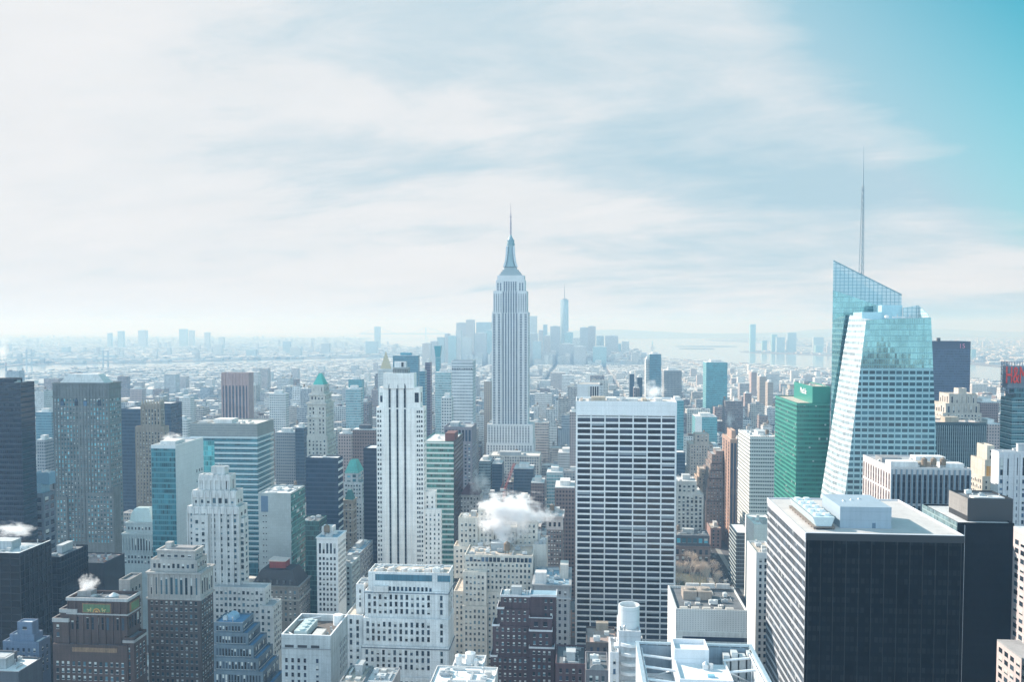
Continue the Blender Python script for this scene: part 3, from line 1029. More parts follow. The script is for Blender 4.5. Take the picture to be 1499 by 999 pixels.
# white slim grid building
b = Bld('grid_building', 'narrow white building with an even grid of small dark windows and teal roof', 'building', 463.5, 494.5, 560, 20, short='the narrow white grid building', wall=WHITE, roof=RBLUE)
T = b.tier(463.5, 494.5, 789, ledge=0.5)
x0, x1, y0, y1, z0, z1 = T
b.wins((x0, x1, y0, y1, z1 - 11.5, z1), 'N', 2.3, 12, 1.4, 7.0, GDARK, mt=3.2)
b.wins((x0, x1, y0, y1, z0, z1 - 12), 'N', 2.3, 3.5, 1.4, 1.9, GDARK, mt=0.6, vb=895)
b.wins(T, 'W', 2.5, 3.5, 1.3, 1.8, GDARK, mt=4, vb=885)
m = b.mb()
m.box(x0 + 0.8, x0 + 8.6, y0 + 9, y0 + 16, z1 + 0.16, z1 + 6)
b.part('roof_house', m, PALE)
b.clutter(T, 5, 1, house=False, seed=9)
b.done()

# ornate beige and the teal topped pair
b = Bld('ornate_tower', 'narrow ornate beige tower beside the navy glass box', 'tower', 502.5, 516, 720, 11, short='the narrow ornate beige tower', wall=TAN2, roof=RGREY)
T = b.tier(502.5, 517, 734, ledge=0.8)
b.wins(T, 'NW', 2.4, 3.7, 1.2, 2.2, GDARK, mt=2.5, vb=800)
for q in (8, 17, 28):
    slabpart(b, T, T[5] - q, T[5] - q + 0.9, CREAM, 'cornice', 0.7)
pyramid(b, (T[0] + 1, T[1] - 1, T[2] + 1, T[3] - 1, 0, T[5]), T[5] + 9, 0.4, stone((0.06, 0.20, 0.20)), 'hipped_roof')
b.done()

b = Bld('pyramid_tower', 'white stepped building with small teal hipped roof behind the navy glass box', 'tower', 500, 530, 790, 30, short='the white building with a teal hipped roof', wall=PALE, roof=RGREY)
T = b.tier(500, 531, 735, 0, 30)
b.wins(T, 'NW', 2.6, 3.6, 1.4, 1.9, GBLIND, vb=800)
T = b.tier(503, 530, 708, 1, 26)
b.wins(T, 'NW', 2.6, 3.6, 1.4, 1.9, GBLIND)
T = b.tier(505, 524, 693, 3, 20)
b.wins(T, 'NW', 4.2, 4.2, 3.2, 2.6, GTEAL, mt=1.5)
pyramid(b, (T[0], T[1], T[2], T[3], 0, T[5]), zat(677, 800), 0.45, COPPER, 'hipped_roof')
b.done()

b = Bld('office_tower', 'thin near black slab squeezed against the left of the striped white tower', 'tower', 532, 551, 735, 24, short='the thin black slab', wall=curtain((0.014, 0.025, 0.045), (0.02, 0.035, 0.06), 1.5, 3.8, 0.4, 0.1, 0.3), roof=RPALE)
b.tier(532, 551, 658)
b.done()

b = Bld('low_block', 'grey stone block with a flat teal roof below the ornate beige tower', 'building', 506, 538, 620, 40, short='the teal roofed block', wall=GREY, roof=RBLUE)
T = b.tier(506, 527, 812)
b.wins(T, 'NW', 2.5, 3.7, 1.3, 2.1, GDARK, vb=880)
b.clutter(T, 4, 1)
b.done()
b = Bld('low_block', 'dull green grey block with round corner tower left of the teal roofed block', 'building', 504, 517, 585, 22, wall=TEAL_STONE, roof=RPALE)
T = b.tier(497, 515, 828)
b.wins(T, 'NW', 2.6, 3.7, 1.6, 1.8, GDARK, vb=890)
b.clutter(T, 3)
b.done()

# small building with a domed teal roof
b = Bld('domed_building', 'small ornate building with colonnade and domed teal roof in the shade', 'building', 179, 226, 620, 30, short='the domed building', wall=TEAL_STONE, roof=RGREY)
T = b.tier(179, 226, 783, 0, 16, ledge=0.6)
x0, x1, y0, y1, z0, z1 = T
fins(b, (x0, x1, y0, y1, z1 - 14, z1 - 1), 11, 0.8, 0.6, TEAL_STONE, name='column')
b.wins((x0, x1, y0, y1, z1 - 14, z1), 'N', 2.05, 20, 1.1, 9.0, GDARK, mt=3)
b.wins((x0, x1, y0, y1, z0, z1 - 15), 'N', 2.4, 3.8, 1.4, 2.2, GDARK, vb=830)
T = b.tier(184, 223, 767, 2, 12, ledge=0.5)
b.wins(T, 'NW', 2.5, 4.2, 1.2, 2.2, GDARK, mt=2.5)
m = b.mb()
x0, x1, y0, y1, z0, z1 = T
prev = None
for i in range(7):
    a = i / 6 * 1.25
    q = 1 - 0.62 * (1 - math.cos(a))
    zz = z1 + 1.1 + 11 * math.sin(a)
    cx, cy = (x0 + x1) / 2 + 1, (y0 + y1) / 2
    hx, hy = (x1 - x0) / 2 * 0.82 * q, (y1 - y0) / 2 * 0.85 * q
    ring = [(cx - hx, cy - hy, zz), (cx + hx, cy - hy, zz), (cx + hx, cy + hy, zz), (cx - hx, cy + hy, zz)]
    if prev:
        m.hexa(prev, ring)
    prev = ring
b.part('domed_roof', m, stone((0.36, 0.47, 0.48), 0.2, 0.6, 1.4))
b.done()

# flat dark block with cluttered roof garden
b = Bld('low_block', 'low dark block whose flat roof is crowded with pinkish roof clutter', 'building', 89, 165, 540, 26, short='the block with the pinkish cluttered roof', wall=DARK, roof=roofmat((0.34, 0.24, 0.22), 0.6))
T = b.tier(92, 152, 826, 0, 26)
rg = random.Random(5)
for i in range(34):
    m = b.mb()
    x, y = rg.uniform(T[0] + 1, T[1] - 3), rg.uniform(T[2] + 1, T[3] - 3)
    m.box(x, x + rg.uniform(0.8, 2.4), y, y + rg.uniform(0.8, 2.0), T[5] + 0.16, T[5] + rg.uniform(0.7, 1.8))
    b.part('roof_box', m, plain(rg.choice([(0.45, 0.22, 0.16), (0.55, 0.45, 0.42), (0.6, 0.6, 0.6), (0.2, 0.2, 0.22), (0.5, 0.34, 0.3)]), 0.7))
b.done()

# big dark building at the left edge
b = Bld('office_block', 'big black gridded office block at the left edge with pale roof rim and steam', 'building', -90, 28, 440, 28, short='the big black block at the left', wall=curtain((0.006, 0.008, 0.010), (0.011, 0.014, 0.017), 6.0, 3.9, 0.12, 0.06, 0.6, 0.1), roof=RPALE)
T = b.tier(-90, 28, 812, par=1.6)
x0, x1, y0, y1, z0, z1 = T
m = b.mb()
m.box(x0 - 0.1, x1 + 0.1, y0 - 0.12, y0 + 0.6, z1 + 1.602, z1 + 1.8, True)
m.box(x1 - 0.6, x1 + 0.1, y0 + 0.602, y1, z1 + 1.602, z1 + 1.8, True)
b.part('roof_rim', m, WHITE)
fins(b, T, 7, 0.5, 0.35, plain((0.014, 0.017, 0.02), 0.5), 'W')
b.clutter(T, 12, house=True, seed=3)
b.done()
b = Bld('office_block', 'lower black block just right of the big black one at the left', 'building', 70, 92, 500, 30, wall=curtain((0.006, 0.008, 0.010), (0.010, 0.013, 0.016), 3.0, 3.9, 0.15, 0.08, 0.6, 0.1), roof=RDARK)
T = b.tier(60, 88, 818)
b.clutter(T, 4)
b.done()

# small blue grey building in the bottom left corner
b = Bld('stepped_block', 'small blue grey building with snowy stepped roof in the bottom left corner', 'building', 4, 73, 400, 18, short='the small blue grey building', wall=stone((0.12, 0.17, 0.25)), roof=RWHITE)
T = b.tier(4, 57, 942, 0, 9)
b.wins(T, 'NW', 2.7, 3.6, 1.1, 1.8, GNAVY, mt=2.4)
T = b.tier(14, 50, 932, 1.5, 7)
T = b.tier(25, 47, 914, 2, 5)
b.wins(T, 'N', 3.0, 5, 2.2, 1.4, GNAVY, mt=1.4)
b.done()
b = Bld('low_block', 'dark corner roof with snow at the lower left corner of the view', 'building', -40, 6, 375, 18, wall=SLATE, roof=RWHITE)
T = b.tier(-50, 27, 985)
b.clutter(T, 4)
T = b.tier(-50, 7, 965, 5, 9)
b.done()

# brick tower with a mosaic panel
b = Bld('brick_tower', 'red brown brick tower with pale setbacks and a green mosaic panel at its top', 'tower', 77, 205, 390, 34, short='the brick tower with the mosaic', wall=BRICK, roof=RDARK)
b.tier(77, 186, 946, 0, 15, wall=BRICK)
T = b.tiers[-1]
x0, x1, y0, y1, z0, z1 = T
b.wins(T, 'NW', 2.7, 3.5, 1.2, 2.0, GBLIND, mt=7.5)
m = b.mb()
m.box(x0 + 10, x1 - 5, y0 - 0.2, y0 - 0.004, z1 - 2.6, z1 - 0.4, True)
b.part('ornament_panel', m, stone((0.22, 0.14, 0.085), 0.5))
T = b.tier(181, 196, 937, 1.5, 12, z0=0)
b.wins(T, 'NW', 2.7, 3.5, 1.2, 2.0, GBLIND, mt=4)
slabpart(b, T, T[5] - 1.6, T[5] - 0.4, stone((0.36, 0.34, 0.33)), 'cornice', 0.4)
b.top = b.tiers[0][5]
T = b.tier(77.5, 100, 909, 2, 13, par=1.2)
b.wins(T, 'N', 2.7, 3.8, 1.3, 2.0, GDARK, mt=2, only=(0,))
slabpart(b, T, T[5] - 0.7, T[5] + 1.25, stone((0.40, 0.39, 0.38)), 'cornice', 0.3)
b.top = b.tiers[0][5]
T = b.tier(88, 112, 895, 2.6, 12, z0=T[5])
slabpart(b, T, T[5] - 0.8, T[5] + 1.05, stone((0.40, 0.39, 0.38)), 'cornice', 0.3)
b.top = b.tiers[0][5]
T = b.tier(99, 186, 880, 3, 12, piers=(8, 0.9, 0.5), z0=b.tiers[0][5], par=1.6)
x0, x1, y0, y1, z0, z1 = T
b.wins(T, 'NW', 2.5, 12, 1.2, 6.0, GDARK, mt=8)
slabpart(b, T, z1 + 0.2, z1 + 1.7, stone((0.42, 0.42, 0.42)), 'cornice', 0.6)
slabpart(b, T, z1 - 6.6, z1 - 6.0, stone((0.40, 0.39, 0.38)), 'cornice', 0.55)


def mosaic(cx, cy, cz, w_, h_, face):
    m = b.mb()
    m.box(cx - w_ / 2, cx + w_ / 2, cy - 0.75, cy - 0.004, cz - h_ / 2, cz + h_ / 2, True) if face == 'N' else m.box(cx + 0.004, cx + 0.75, cy - w_ / 2, cy + w_ / 2, cz - h_ / 2, cz + h_ / 2, True)
    p = b.part('mosaic_panel', m, stone((0.26, 0.15, 0.08), 0.4))
    m = b.mb()
    e = 0.45
    m.box(cx - w_ / 2 + e, cx + w_ / 2 - e, cy - 0.85, cy - 0.752, cz - h_ / 2 + e, cz + h_ / 2 - e, True) if face == 'N' else m.box(cx + 0.752, cx + 0.85, cy - w_ / 2 + e, cy + w_ / 2 - e, cz - h_ / 2 + e, cz + h_ / 2 - e, True)
    o = m.build('mosaic_field', stone((0.11, 0.19, 0.09), 0.5, 0.6, 0.8), p)
    if face != 'N':
        return
    z0_ = cz - h_ / 2 + e
    for k, (rr, c) in enumerate(((1.9, (0.50, 0.25, 0.07)), (1.3, (0.12, 0.09, 0.06)), (0.8, (0.60, 0.36, 0.12)))):
        m = b.mb()
        pts = [(cx + rr * math.cos(math.pi * i / 12), 0, z0_ + rr * math.sin(math.pi * i / 12)) for i in range(13)]
        yy = cy - 0.88 - k * 0.03
        for i in range(12):
            m.quad((cx, yy, z0_), (pts[i + 1][0], yy, pts[i + 1][2]), (pts[i][0], yy, pts[i][2]))
        m.build('sun_disc', plain(c, 0.5), p)
    for sgn in (-1, 1):
        m = b.mb()
        for (dx, dz, ww, hh) in ((3.6, 0.9, 1.6, 0.7), (2.9, 1.2, 0.6, 1.2), (4.5, 1.3, 0.7, 0.5), (4.2, 0.35, 0.3, 0.8), (3.1, 0.35, 0.3, 0.8)):
            m.box(cx + sgn * dx - ww / 2, cx + sgn * dx + ww / 2, cy - 0.92, cy - 0.86, z0_ + dz - 0.3, z0_ + dz - 0.3 + hh, True)
        m.build('griffin_figure', plain((0.50, 0.42, 0.18), 0.5), p)


mosaic((x0 + x1) / 2, y0, z1 - 3.2, 14.5, 4.6, 'N')
mosaic(x1, (y0 + y1) / 2, z1 - 3.2, 8, 4.6, 'W')
T3 = T
b.top = T3[5]
m = b.mb()
m.box(x0 + 2, x0 + 9, y0 + 5, y0 + 10, z1 + 0.16, z1 + 3.2)
b.part('roof_house', m, stone((0.30, 0.28, 0.27)))
m = b.mb()
m.cyl(x1 - 9, y0 + 4, z1 + 0.16, z1 + 1.8, 2.2, 2.2, 14)
m.cyl(x1 - 9, y0 + 4, z1 + 1.802, z1 + 3.4, 2.6, 0.1, 14, True)
b.part('water_tank', m, PALE)
b.clutter(T, 4, house=False, seed=8)
b.top = 0
T = b.tier(174, 190, 852, 16, 12, z0=0, wall=stone((0.30, 0.27, 0.25)))
b.wins(T, 'NW', 2.6, 3.8, 1.2, 2.0, GDARK, mt=4)
b.done()

# brown tower with a pale stone crown
b = Bld('brick_tower', 'brown brick tower with pale stone crown and many small windows', 'tower', 216, 311, 430, 26, short='the brown tower with the pale crown', wall=BROWN, roof=RPALE)
CROWN = stone((0.40, 0.38, 0.36))
T = b.tier(216, 293, 876, 0, 16, par=0, roof=False)
b.wins(T, 'NW', 2.5, 3.5, 1.15, 1.8, GBLIND, mt=1.5)
T = b.tier(216, 293, 840, 0, 16, wall=CROWN, piers=(10, 0.8, 0.5), ledge=0.9)
b.wins(T, 'NW', 2.5, 12, 1.3, 9.0, GBLIND, mt=2)
slabpart(b, T, T[4] - 0.6, T[4] + 0.4, CROWN, 'cornice', 0.8)
T = b.tier(220, 288, 822, 1.6, 12.5, wall=CROWN)
b.wins(T, 'NW', 2.6, 4.5, 1.3, 2.4, GDARK, mt=1.2)
T = b.tier(230, 285, 808, 3, 10, wall=CROWN, ledge=0.5)
b.wins(T, 'NW', 3.2, 5, 1.8, 1.2, GDARK, mt=1.6)
m = b.mb()
m.box(T[0] + 2, T[0] + 5.4, T[2] + 5, T[2] + 8.5, T[5] + 0.16, T[5] + 3.6)
b.part('roof_house', m, CROWN)
m = b.mb()
m.box(T[0] + 6.5, T[1] - 2, T[2] + 3, T[3] - 2, T[5] + 0.16, T[5] + 1.6)
b.part('roof_deck', m, stone((0.24, 0.23, 0.23)))
b.done()

# blue ziggurat
b = Bld('ziggurat_block', 'blue grey ziggurat with ribbed floors and blue ledges on its right side', 'building', 313, 372, 400, 34, short='the blue ziggurat', wall=stone((0.12, 0.165, 0.20)), roof=roofmat((0.08, 0.20, 0.34), 0.3))
rows = [(313, 392, 1010), (313, 385, 985), (313, 378, 966), (313, 371, 947), (313, 363, 929), (313, 355, 914)]
for i, (l, r, t) in enumerate(rows):
    T = b.tier(l, r, t, i * 1.2, 24 - i * 1.9, par=0.9)
    b.wins(T, 'NW', 1.5, 8, 0.9, max(2.0, T[5] - T[4] - 2.4) if i else 4.0, GDARK, mt=1.0, mb=0.2)
x0, x1, y0, y1, z0, z1 = T
m = b.mb()
for i in range(8):
    a0, a1 = math.pi * i / 8, math.pi * (i + 1) / 8
    m.quad((x0 + 6 + 3 * math.cos(a0), y0 + 11, z1 + 0.16 + 3 * math.sin(a0)), (x0 + 6 + 3 * math.cos(a0), y0 + 5, z1 + 0.16 + 3 * math.sin(a0)), (x0 + 6 + 3 * math.cos(a1), y0 + 5, z1 + 0.16 + 3 * math.sin(a1)), (x0 + 6 + 3 * math.cos(a1), y0 + 11, z1 + 0.16 + 3 * math.sin(a1)))
    m.quad((x0 + 6, y0 + 5, z1 + 0.16), (x0 + 6 + 3 * math.cos(a0), y0 + 5, z1 + 0.16 + 3 * math.sin(a0)), (x0 + 6 + 3 * math.cos(a1), y0 + 5, z1 + 0.16 + 3 * math.sin(a1)))
b.part('barrel_roof', m, plain((0.25, 0.40, 0.52), 0.5))
b.clutter(T, 2, house=False)
b.done()

# mansard building
b = Bld('mansard_building', 'dark stone building with black mansard roof and a red roof house', 'building', 366, 438, 545, 34, short='the mansard building', wall=stone((0.20, 0.20, 0.19)), roof=RDARK)
T = b.tier(366, 437, 859, 0, 24, ledge=0.9, par=0.8)
b.wins(T, 'NW', 2.9, 3.7, 1.3, 2.1, GBLIND, mt=2.5, vb=915)
slabpart(b, T, T[5] - 9, T[5] - 8.2, stone((0.36, 0.36, 0.34)), 'cornice', 0.8)
pyramid(b, (T[0] + 0.6, T[1] - 0.6, T[2] + 0.6, T[3] - 0.6, 0, T[5] + 0.2), T[5] + 10, 0.66, stone((0.03, 0.035, 0.042), 0.3, 0.6, 1.0), 'mansard_roof', 0)
x0, x1, y0, y1, z0, z1 = T
m = b.mb()
m.box(x0 + 10, x0 + 21, y0 + 9, y0 + 18, z1 + 10.01, z1 + 14.5, True)
b.part('roof_house', m, stone((0.24, 0.055, 0.05)))
m = b.mb()
m.hexa([(x0 + 9.6, y0 + 8.6, z1 + 14.502), (x0 + 21.4, y0 + 8.6, z1 + 14.502), (x0 + 21.4, y0 + 18.4, z1 + 14.502), (x0 + 9.6, y0 + 18.4, z1 + 14.502)],
       [(x0 + 9.6, y0 + 8.6, z1 + 15.6), (x0 + 21.4, y0 + 8.6, z1 + 14.8), (x0 + 21.4, y0 + 18.4, z1 + 14.8), (x0 + 9.6, y0 + 18.4, z1 + 15.6)], True)
b.part('sloped_roof', m, plain((0.62, 0.52, 0.48), 0.6))
for i in range(6):
    m = b.mb()
    cx = x0 + 5 + i * 4.4
    m.box(cx - 0.7, cx + 0.7, y0 + 0.9, y0 + 3.4, z1 + 1.2, z1 + 4.2, True)
    b.part('dormer', m, stone((0.10, 0.11, 0.12)))
b.done()

# white plant block with sunken roof at the bottom
b = Bld('plant_block', 'blank white stone block at the bottom with machines sunk behind its roof parapet', 'building', 412, 484, 370, 28, short='the blank white plant block', wall=stone((0.42, 0.45, 0.46), 0.32), roof=roofmat((0.12, 0.10, 0.09), 0.3))
T = b.tier(412, 484, 940, par=3.2, roofm=None)
x0, x1, y0, y1, z0, z1 = T
m = b.mb()
for q in ((0.05, 0.42), (0.30, 0.52), (0.55, 0.78)):
    pass
for a0, a1 in ((0.07, 0.25), (0.33, 0.52), (0.60, 0.77)):
    m = b.mb()
    m.box(x0 + (x1 - x0) * a0, x0 + (x1 - x0) * a1, y0 - 0.06, y0 - 0.002, z1 - 2.6, z1 - 1.4, True)
    b.part('louvre_slot', m, DARK)
m = b.mb()
m.box(x0 - 0.1, x1 + 0.25, y0 - 0.3, y0 - 0.002, z1 - 3.2, z1 - 2.75, True)
b.part('ledge', m, GREY)
b.wins((x0, x1 - 4, y0, y1, z0, z1 - 6.5), 'N', 2.75, 3.3, 1.15, 1.9, GNAVY, mt=1.0, mx=0.8, only=(0, 1, 2, 3, 5))
b.wins((x0, x1, y0, y1, z0, z1 - 5), 'W', 2.2, 3.3, 0.8, 2.1, GNAVY, mt=0.5, mx=2, only=(-1, -2, -3, -4, -5))
m = b.mb()
m.box(x0 - 0.08, x1 + 0.08, y0 - 0.08, y0 + 0.55, z1 + 3.202, z1 + 3.4, True)
m.box(x0 - 0.08, x0 + 0.55, y0 + 0.552, y1 - 0.552, z1 + 3.202, z1 + 3.4, True)
m.box(x1 - 0.55, x1 + 0.08, y0 + 0.552, y1 - 0.552, z1 + 3.202, z1 + 3.4, True)
m.box(x0 - 0.08, x1 + 0.08, y1 - 0.55, y1 + 0.08, z1 + 3.202, z1 + 3.4, True)
b.part('coping', m, WHITE)
for k in range(4):
    m = b.mb()
    yy = y0 + 4 + k * 4.1
    m.box(x0 + 4.5, x0 + 10.5, yy, yy + 3.7, z1 + 0.5, z1 + 3.6, True)
    m.cyl(x0 + 7.5, yy + 1.85, z1 + 3.602, z1 + 4.2, 1.5, 1.5, 12)
    b.part('cooling_tower', m, plain((0.50, 0.58, 0.58), 0.45, 0.2))
m = b.mb()
m.box(x0 + 13, x0 + 17.5, y0 + 2.5, y0 + 11, z1 + 0.16, z1 + 2.4)
b.part('roof_house', m, plain((0.52, 0.50, 0.48), 0.6))
m = b.mb()
m.bar((x0 + 0.8, y0 + 6, z1 + 2.4), (x0 + 6, y0 + 0.9, z1 + 2.4), 0.3)
b.part('brace', m, WSTEEL)
m = b.mb()
m.bar((x0 + 0.8, y1 - 7, z1 + 2.4), (x0 + 10, y1 - 1, z1 + 2.4), 0.35)
b.part('brace', m, WSTEEL)
m = b.mb()
m.cyl(x1 - 3.2, y1 - 5, z1 + 0.16, z1 + 5, 2.3, 2.3, 16)
b.part('water_tank', m, WHITE)
for k in range(3):
    m = b.mb()
    m.cyl(x1 - 4 + (k % 2) * 1.2, y0 + 9 + k * 2.6, z1 + 0.16, z1 + 1.5 + k * 0.4, 0.5, 0.5, 8)
    b.part('vent_pipe', m, STEEL)
b.done()


# ================================================================== the middle
# tall white striped tower
b = Bld('striped_tower', 'tall white stone tower with three dark vertical stripes down its front', 'tower', 550, 650, 650, 14, short='the striped white tower', wall=stone((0.80, 0.77, 0.74), 0.18), roof=RPALE)
T = b.tier(551, 620, 598, 0, 12, z0=0)
x0, x1, y0, y1, z0, z1 = T
WZ = zat(825, 650)
Tl = (x0, x0 + (x1 - x0) * 0.22, y0, y1, z0, z1)
b.wins(Tl, 'N', 3.4, 3.75, 1.15, 1.9, GDARK, mt=1.5, mx=0.4, vb=825, pair=1.9, only=(0,))
Tr = (x0 + (x1 - x0) * 0.78, x1, y0, y1, z0, z1)
b.wins(Tr, 'N', 3.4, 3.75, 1.15, 1.9, GDARK, mt=1.5, mx=0.6, vb=825, pair=1.9, only=(0, 1))
b.wins(T, 'W', 4.2, 3.75, 1.3, 1.9, GDARK, mt=2, vb=740)
T2 = b.tier(555, 615, 569, 0.4, 10)
b.wins((T2[0], T2[0] + 3.4, *T2[2:]), 'N', 3, 9.5, 1.9, 7.5, GNAVY, mt=3.2, mx=0.2)
b.wins((T2[1] - 5.4, T2[1], *T2[2:]), 'N', 5, 9.5, 3.2, 7.5, GNAVY, mt=3.2, mx=0.2)
b.wins(T2, 'W', 5, 9.5, 2.6, 7.5, GNAVY, mt=3.2)
T3 = b.tier(561, 606, 548, -0.35, 10, piers=(9, 1.0, 0.5), par=0.8)
zt = zat(566, 650)
for q in (566, 577.5, 589, 600.5):
    pass
for q in (570.5, 581.7, 592.8):
    cx, _ = at(q, 600, 650)
    m = b.mb()
    m.box(cx - 0.75, cx + 0.75, y0 - 0.12, y0 - 0.004, 20, T[5] - 0.6, True)
    b.part('window_stripe', m, curtain((0.018, 0.026, 0.036), (0.04, 0.05, 0.06), 0.8, 3.75, 0.35, 0.1, 0.6, 0.15))
    m = b.mb()
    yy = T3[2]
    m.box(cx - 0.75, cx + 0.75, yy - 0.12, yy - 0.004, T[5] + 0.5, zt, True)
    m.hexa([(cx - 0.75, yy - 0.12, zt + 0.002), (cx + 0.75, yy - 0.12, zt + 0.002), (cx + 0.75, yy - 0.004, zt + 0.002), (cx - 0.75, yy - 0.004, zt + 0.002)],
           [(cx - 0.1, yy - 0.12, zt + 1.8), (cx + 0.1, yy - 0.12, zt + 1.8), (cx + 0.1, yy - 0.004, zt + 1.8), (cx - 0.1, yy - 0.004, zt + 1.8)])
    b.part('window_stripe', m, curtain((0.018, 0.026, 0.036), (0.04, 0.05, 0.06), 0.8, 3.75, 0.35, 0.1, 0.6, 0.15))
for q in (562.5, 576, 587.2, 598.5, 606):
    cx, _ = at(q, 600, 650)
    m = b.mb()
    m.box(cx - 1.3, cx + 1.3, y0 - 0.55, y0 - 0.002, 20, T[5] + 0.2)
    b.part('pier', m, b.wall)
x0, x1, y0, y1, z0, z1 = T3
m = b.mb()
m.box(x0 + 7, x1 - 5, y0 + 3, y0 + 9, z1 + 0.16, z1 + 5)
b.part('roof_house', m, stone((0.30, 0.31, 0.30)))
m = b.mb()
m.box(x0 + 8, x1 - 7, y0 + 3.6, y0 + 8, z1 + 5.002, z1 + 9.5)
b.part('cooling_tower', m, PALE)
m = b.mb()
m.box(x0 + 13.5, x0 + 15.2, y0 + 3.4, y0 + 3.59, z1 + 5.4, z1 + 9, True)
b.part('louvre_panel', m, DARK)
for i in range(7):
    m = b.mb()
    m.bar((x0 + 7.5 + i * 1.9, y0 + 2.4, z1 + 0.16), (x0 + 7.5 + i * 1.9, y0 + 2.4, z1 + 3.6), 0.18, 5)
    m.bar((x0 + 7.5 + i * 1.9, y0 + 2.4, z1 + 3.5), (x0 + 9.4 + min(i, 5) * 1.9, y0 + 2.4, z1 + 3.5), 0.15, 5)
    b.part('steel_post', m, DSTEEL)
b.top = 0
T = b.tier(621.2, 637, 722, 5, 8, z0=0)
b.wins(T, 'N', 3.0, 3.75, 1.15, 1.9, GBLIND, mt=2.4, vb=825, pair=0, mx=0.4)
b.wins(T, 'W', 3.2, 3.75, 1.15, 1.9, GBLIND, mt=2, vb=800)
b.top = 0
T = b.tier(620.2, 646, 748, 1.5, 3.4, z0=0)
b.wins(T, 'N', 3.0, 3.75, 1.15, 1.9, GBLIND, mt=2.2, vb=830, mx=0.4)
b.wins(T, 'W', 2, 3.75, 1.0, 1.9, GBLIND, mt=2, vb=830)
b.done()

# stepped white building below it
b = Bld('stepped_block', 'white stepped stone block with tall dark windows below the striped tower', 'building', 503, 661, 430, 22, short='the white stepped block', wall=stone((0.64, 0.65, 0.65), 0.3), roof=RGREY)
T = b.tier(503, 657, 992, 0, 22, par=0.8)
b.wins(T, 'N', 2.75, 3.72, 1.35, 2.5, GDARK, mt=1.3)
T = b.tier(530, 657, 948, 1.4, 20, par=0.8)
TA = T
b.wins((T[0], at(634, 948, 431.4)[0], *T[2:]), 'N', 2.75, 3.72, 1.35, 2.5, GDARK, mt=1.2)
b.wins((at(636, 948, 431.4)[0], *T[1:]), 'N', 3.2, 3.72, 1.3, 2.4, GBLIND, mt=1.2)
T = b.tier(531.5, 656.5, 907, 2.8, 18.5, par=0.8)
b.wins((T[0], at(634, 907, 432.8)[0], *T[2:]), 'N', 2.75, 3.72, 1.35, 2.5, GDARK, mt=1.2)
b.wins((at(636, 907, 432.8)[0], *T[1:]), 'N', 2.75, 3.72, 1.35, 2.5, GDARK, mt=1.2)
T = b.tier(534, 656, 867, 4.2, 17, par=0.7)
b.wins((T[0], at(634, 867, 434.2)[0], *T[2:]), 'N', 2.75, 3.72, 1.35, 2.5, GDARK, mt=1.2)
b.wins((at(636, 867, 434.2)[0], *T[1:]), 'N', 2.75, 3.72, 1.35, 2.5, GDARK, mt=1.2)
b.wins(T, 'W', 4.0, 3.72, 1.3, 2.4, GDARK, mt=1.2, mx=3)
slabpart(b, T, T[5] - 0.35, T[5] - 0.02, stone((0.12, 0.17, 0.22)), 'ledge', 0.4)
slabpart(b, TA, TA[5] - 0.35, TA[5] - 0.02, stone((0.10, 0.13, 0.16)), 'ledge', 0.4)
T = b.tier(539, 657, 840, 5.4, 15, par=1.0, roofm=RTAN)
x0, x1, y0, y1, z0, z1 = T
for a0, a1 in ((at(546, 900, b.Y)[0], at(630, 900, b.Y)[0]), (at(638, 900, b.Y)[0], at(657, 900, b.Y)[0])):
    m = b.mb()
    m.box(a0, a1, y0 - 0.12, y0 - 0.004, z1 - 3.6, z1 - 0.3, True)
    b.part('glass_band', m, curtain((0.06, 0.16, 0.22), (0.12, 0.22, 0.27), 0.5, 20, 0.02, 0.2, 0.3))
m = b.mb()
m.box(at(545, 900, b.Y)[0], at(566, 900, b.Y)[0], y0 - 2.2, y0 - 0.004, T[4] + 0.2, T[4] + 3.4)
b.part('roof_house', m, PALE)
for k in range(11):
    m = b.mb()
    a0 = at(566 + k * 6, 900, b.Y)[0]
    m.box(a0, a0 + 1.2, y0 - 0.1, y0 - 0.004, T[4] + 0.4, T[4] + 2.7, True)
    b.part('window_band', m, GBLUE)
for k in range(6):
    m = b.mb()
    xx = x0 + 3 + k * 6.4
    m.cyl(xx + 2, y0 + 6, z1 + 1.0, z1 + 1.6, 2.0, 2.0, 14, True)
    m.box(xx, xx + 4, y0 + 3.8, y0 + 8.2, z1 + 0.16, z1 + 0.998)
    b.part('cooling_fan', m, plain((0.62, 0.58, 0.55), 0.6))
for k in range(5):
    m = b.mb()
    xx = x0 + 2 + k * 8
    m.bar((xx, y0 + 2, z1 + 1.8), (xx + 6, y0 + 11, z1 + 1.8), 0.22)
    m.bar((xx, y0 + 2, z1 + 0.1), (xx, y0 + 2, z1 + 1.9), 0.2)
    b.part('brace', m, WSTEEL)
b.clutter(T, 8, house=False, seed=6)
b.top = 0
T = b.tier(506, 531, 903, 5, 30, z0=0, par=0.8, roofm=RTAN)
b.wins(T, 'N', 2.75, 3.72, 1.35, 2.5, GDARK, mt=1.4)
b.top = T[5]
T = b.tier(521, 533, 858, 9, 12, par=0.8, z0=T[5])
b.wins(T, 'N', 2.1, 3.72, 1.0, 2.4, GDARK, mt=1.4, mx=0.3)
b.clutter(T, 3, house=False)
b.done()

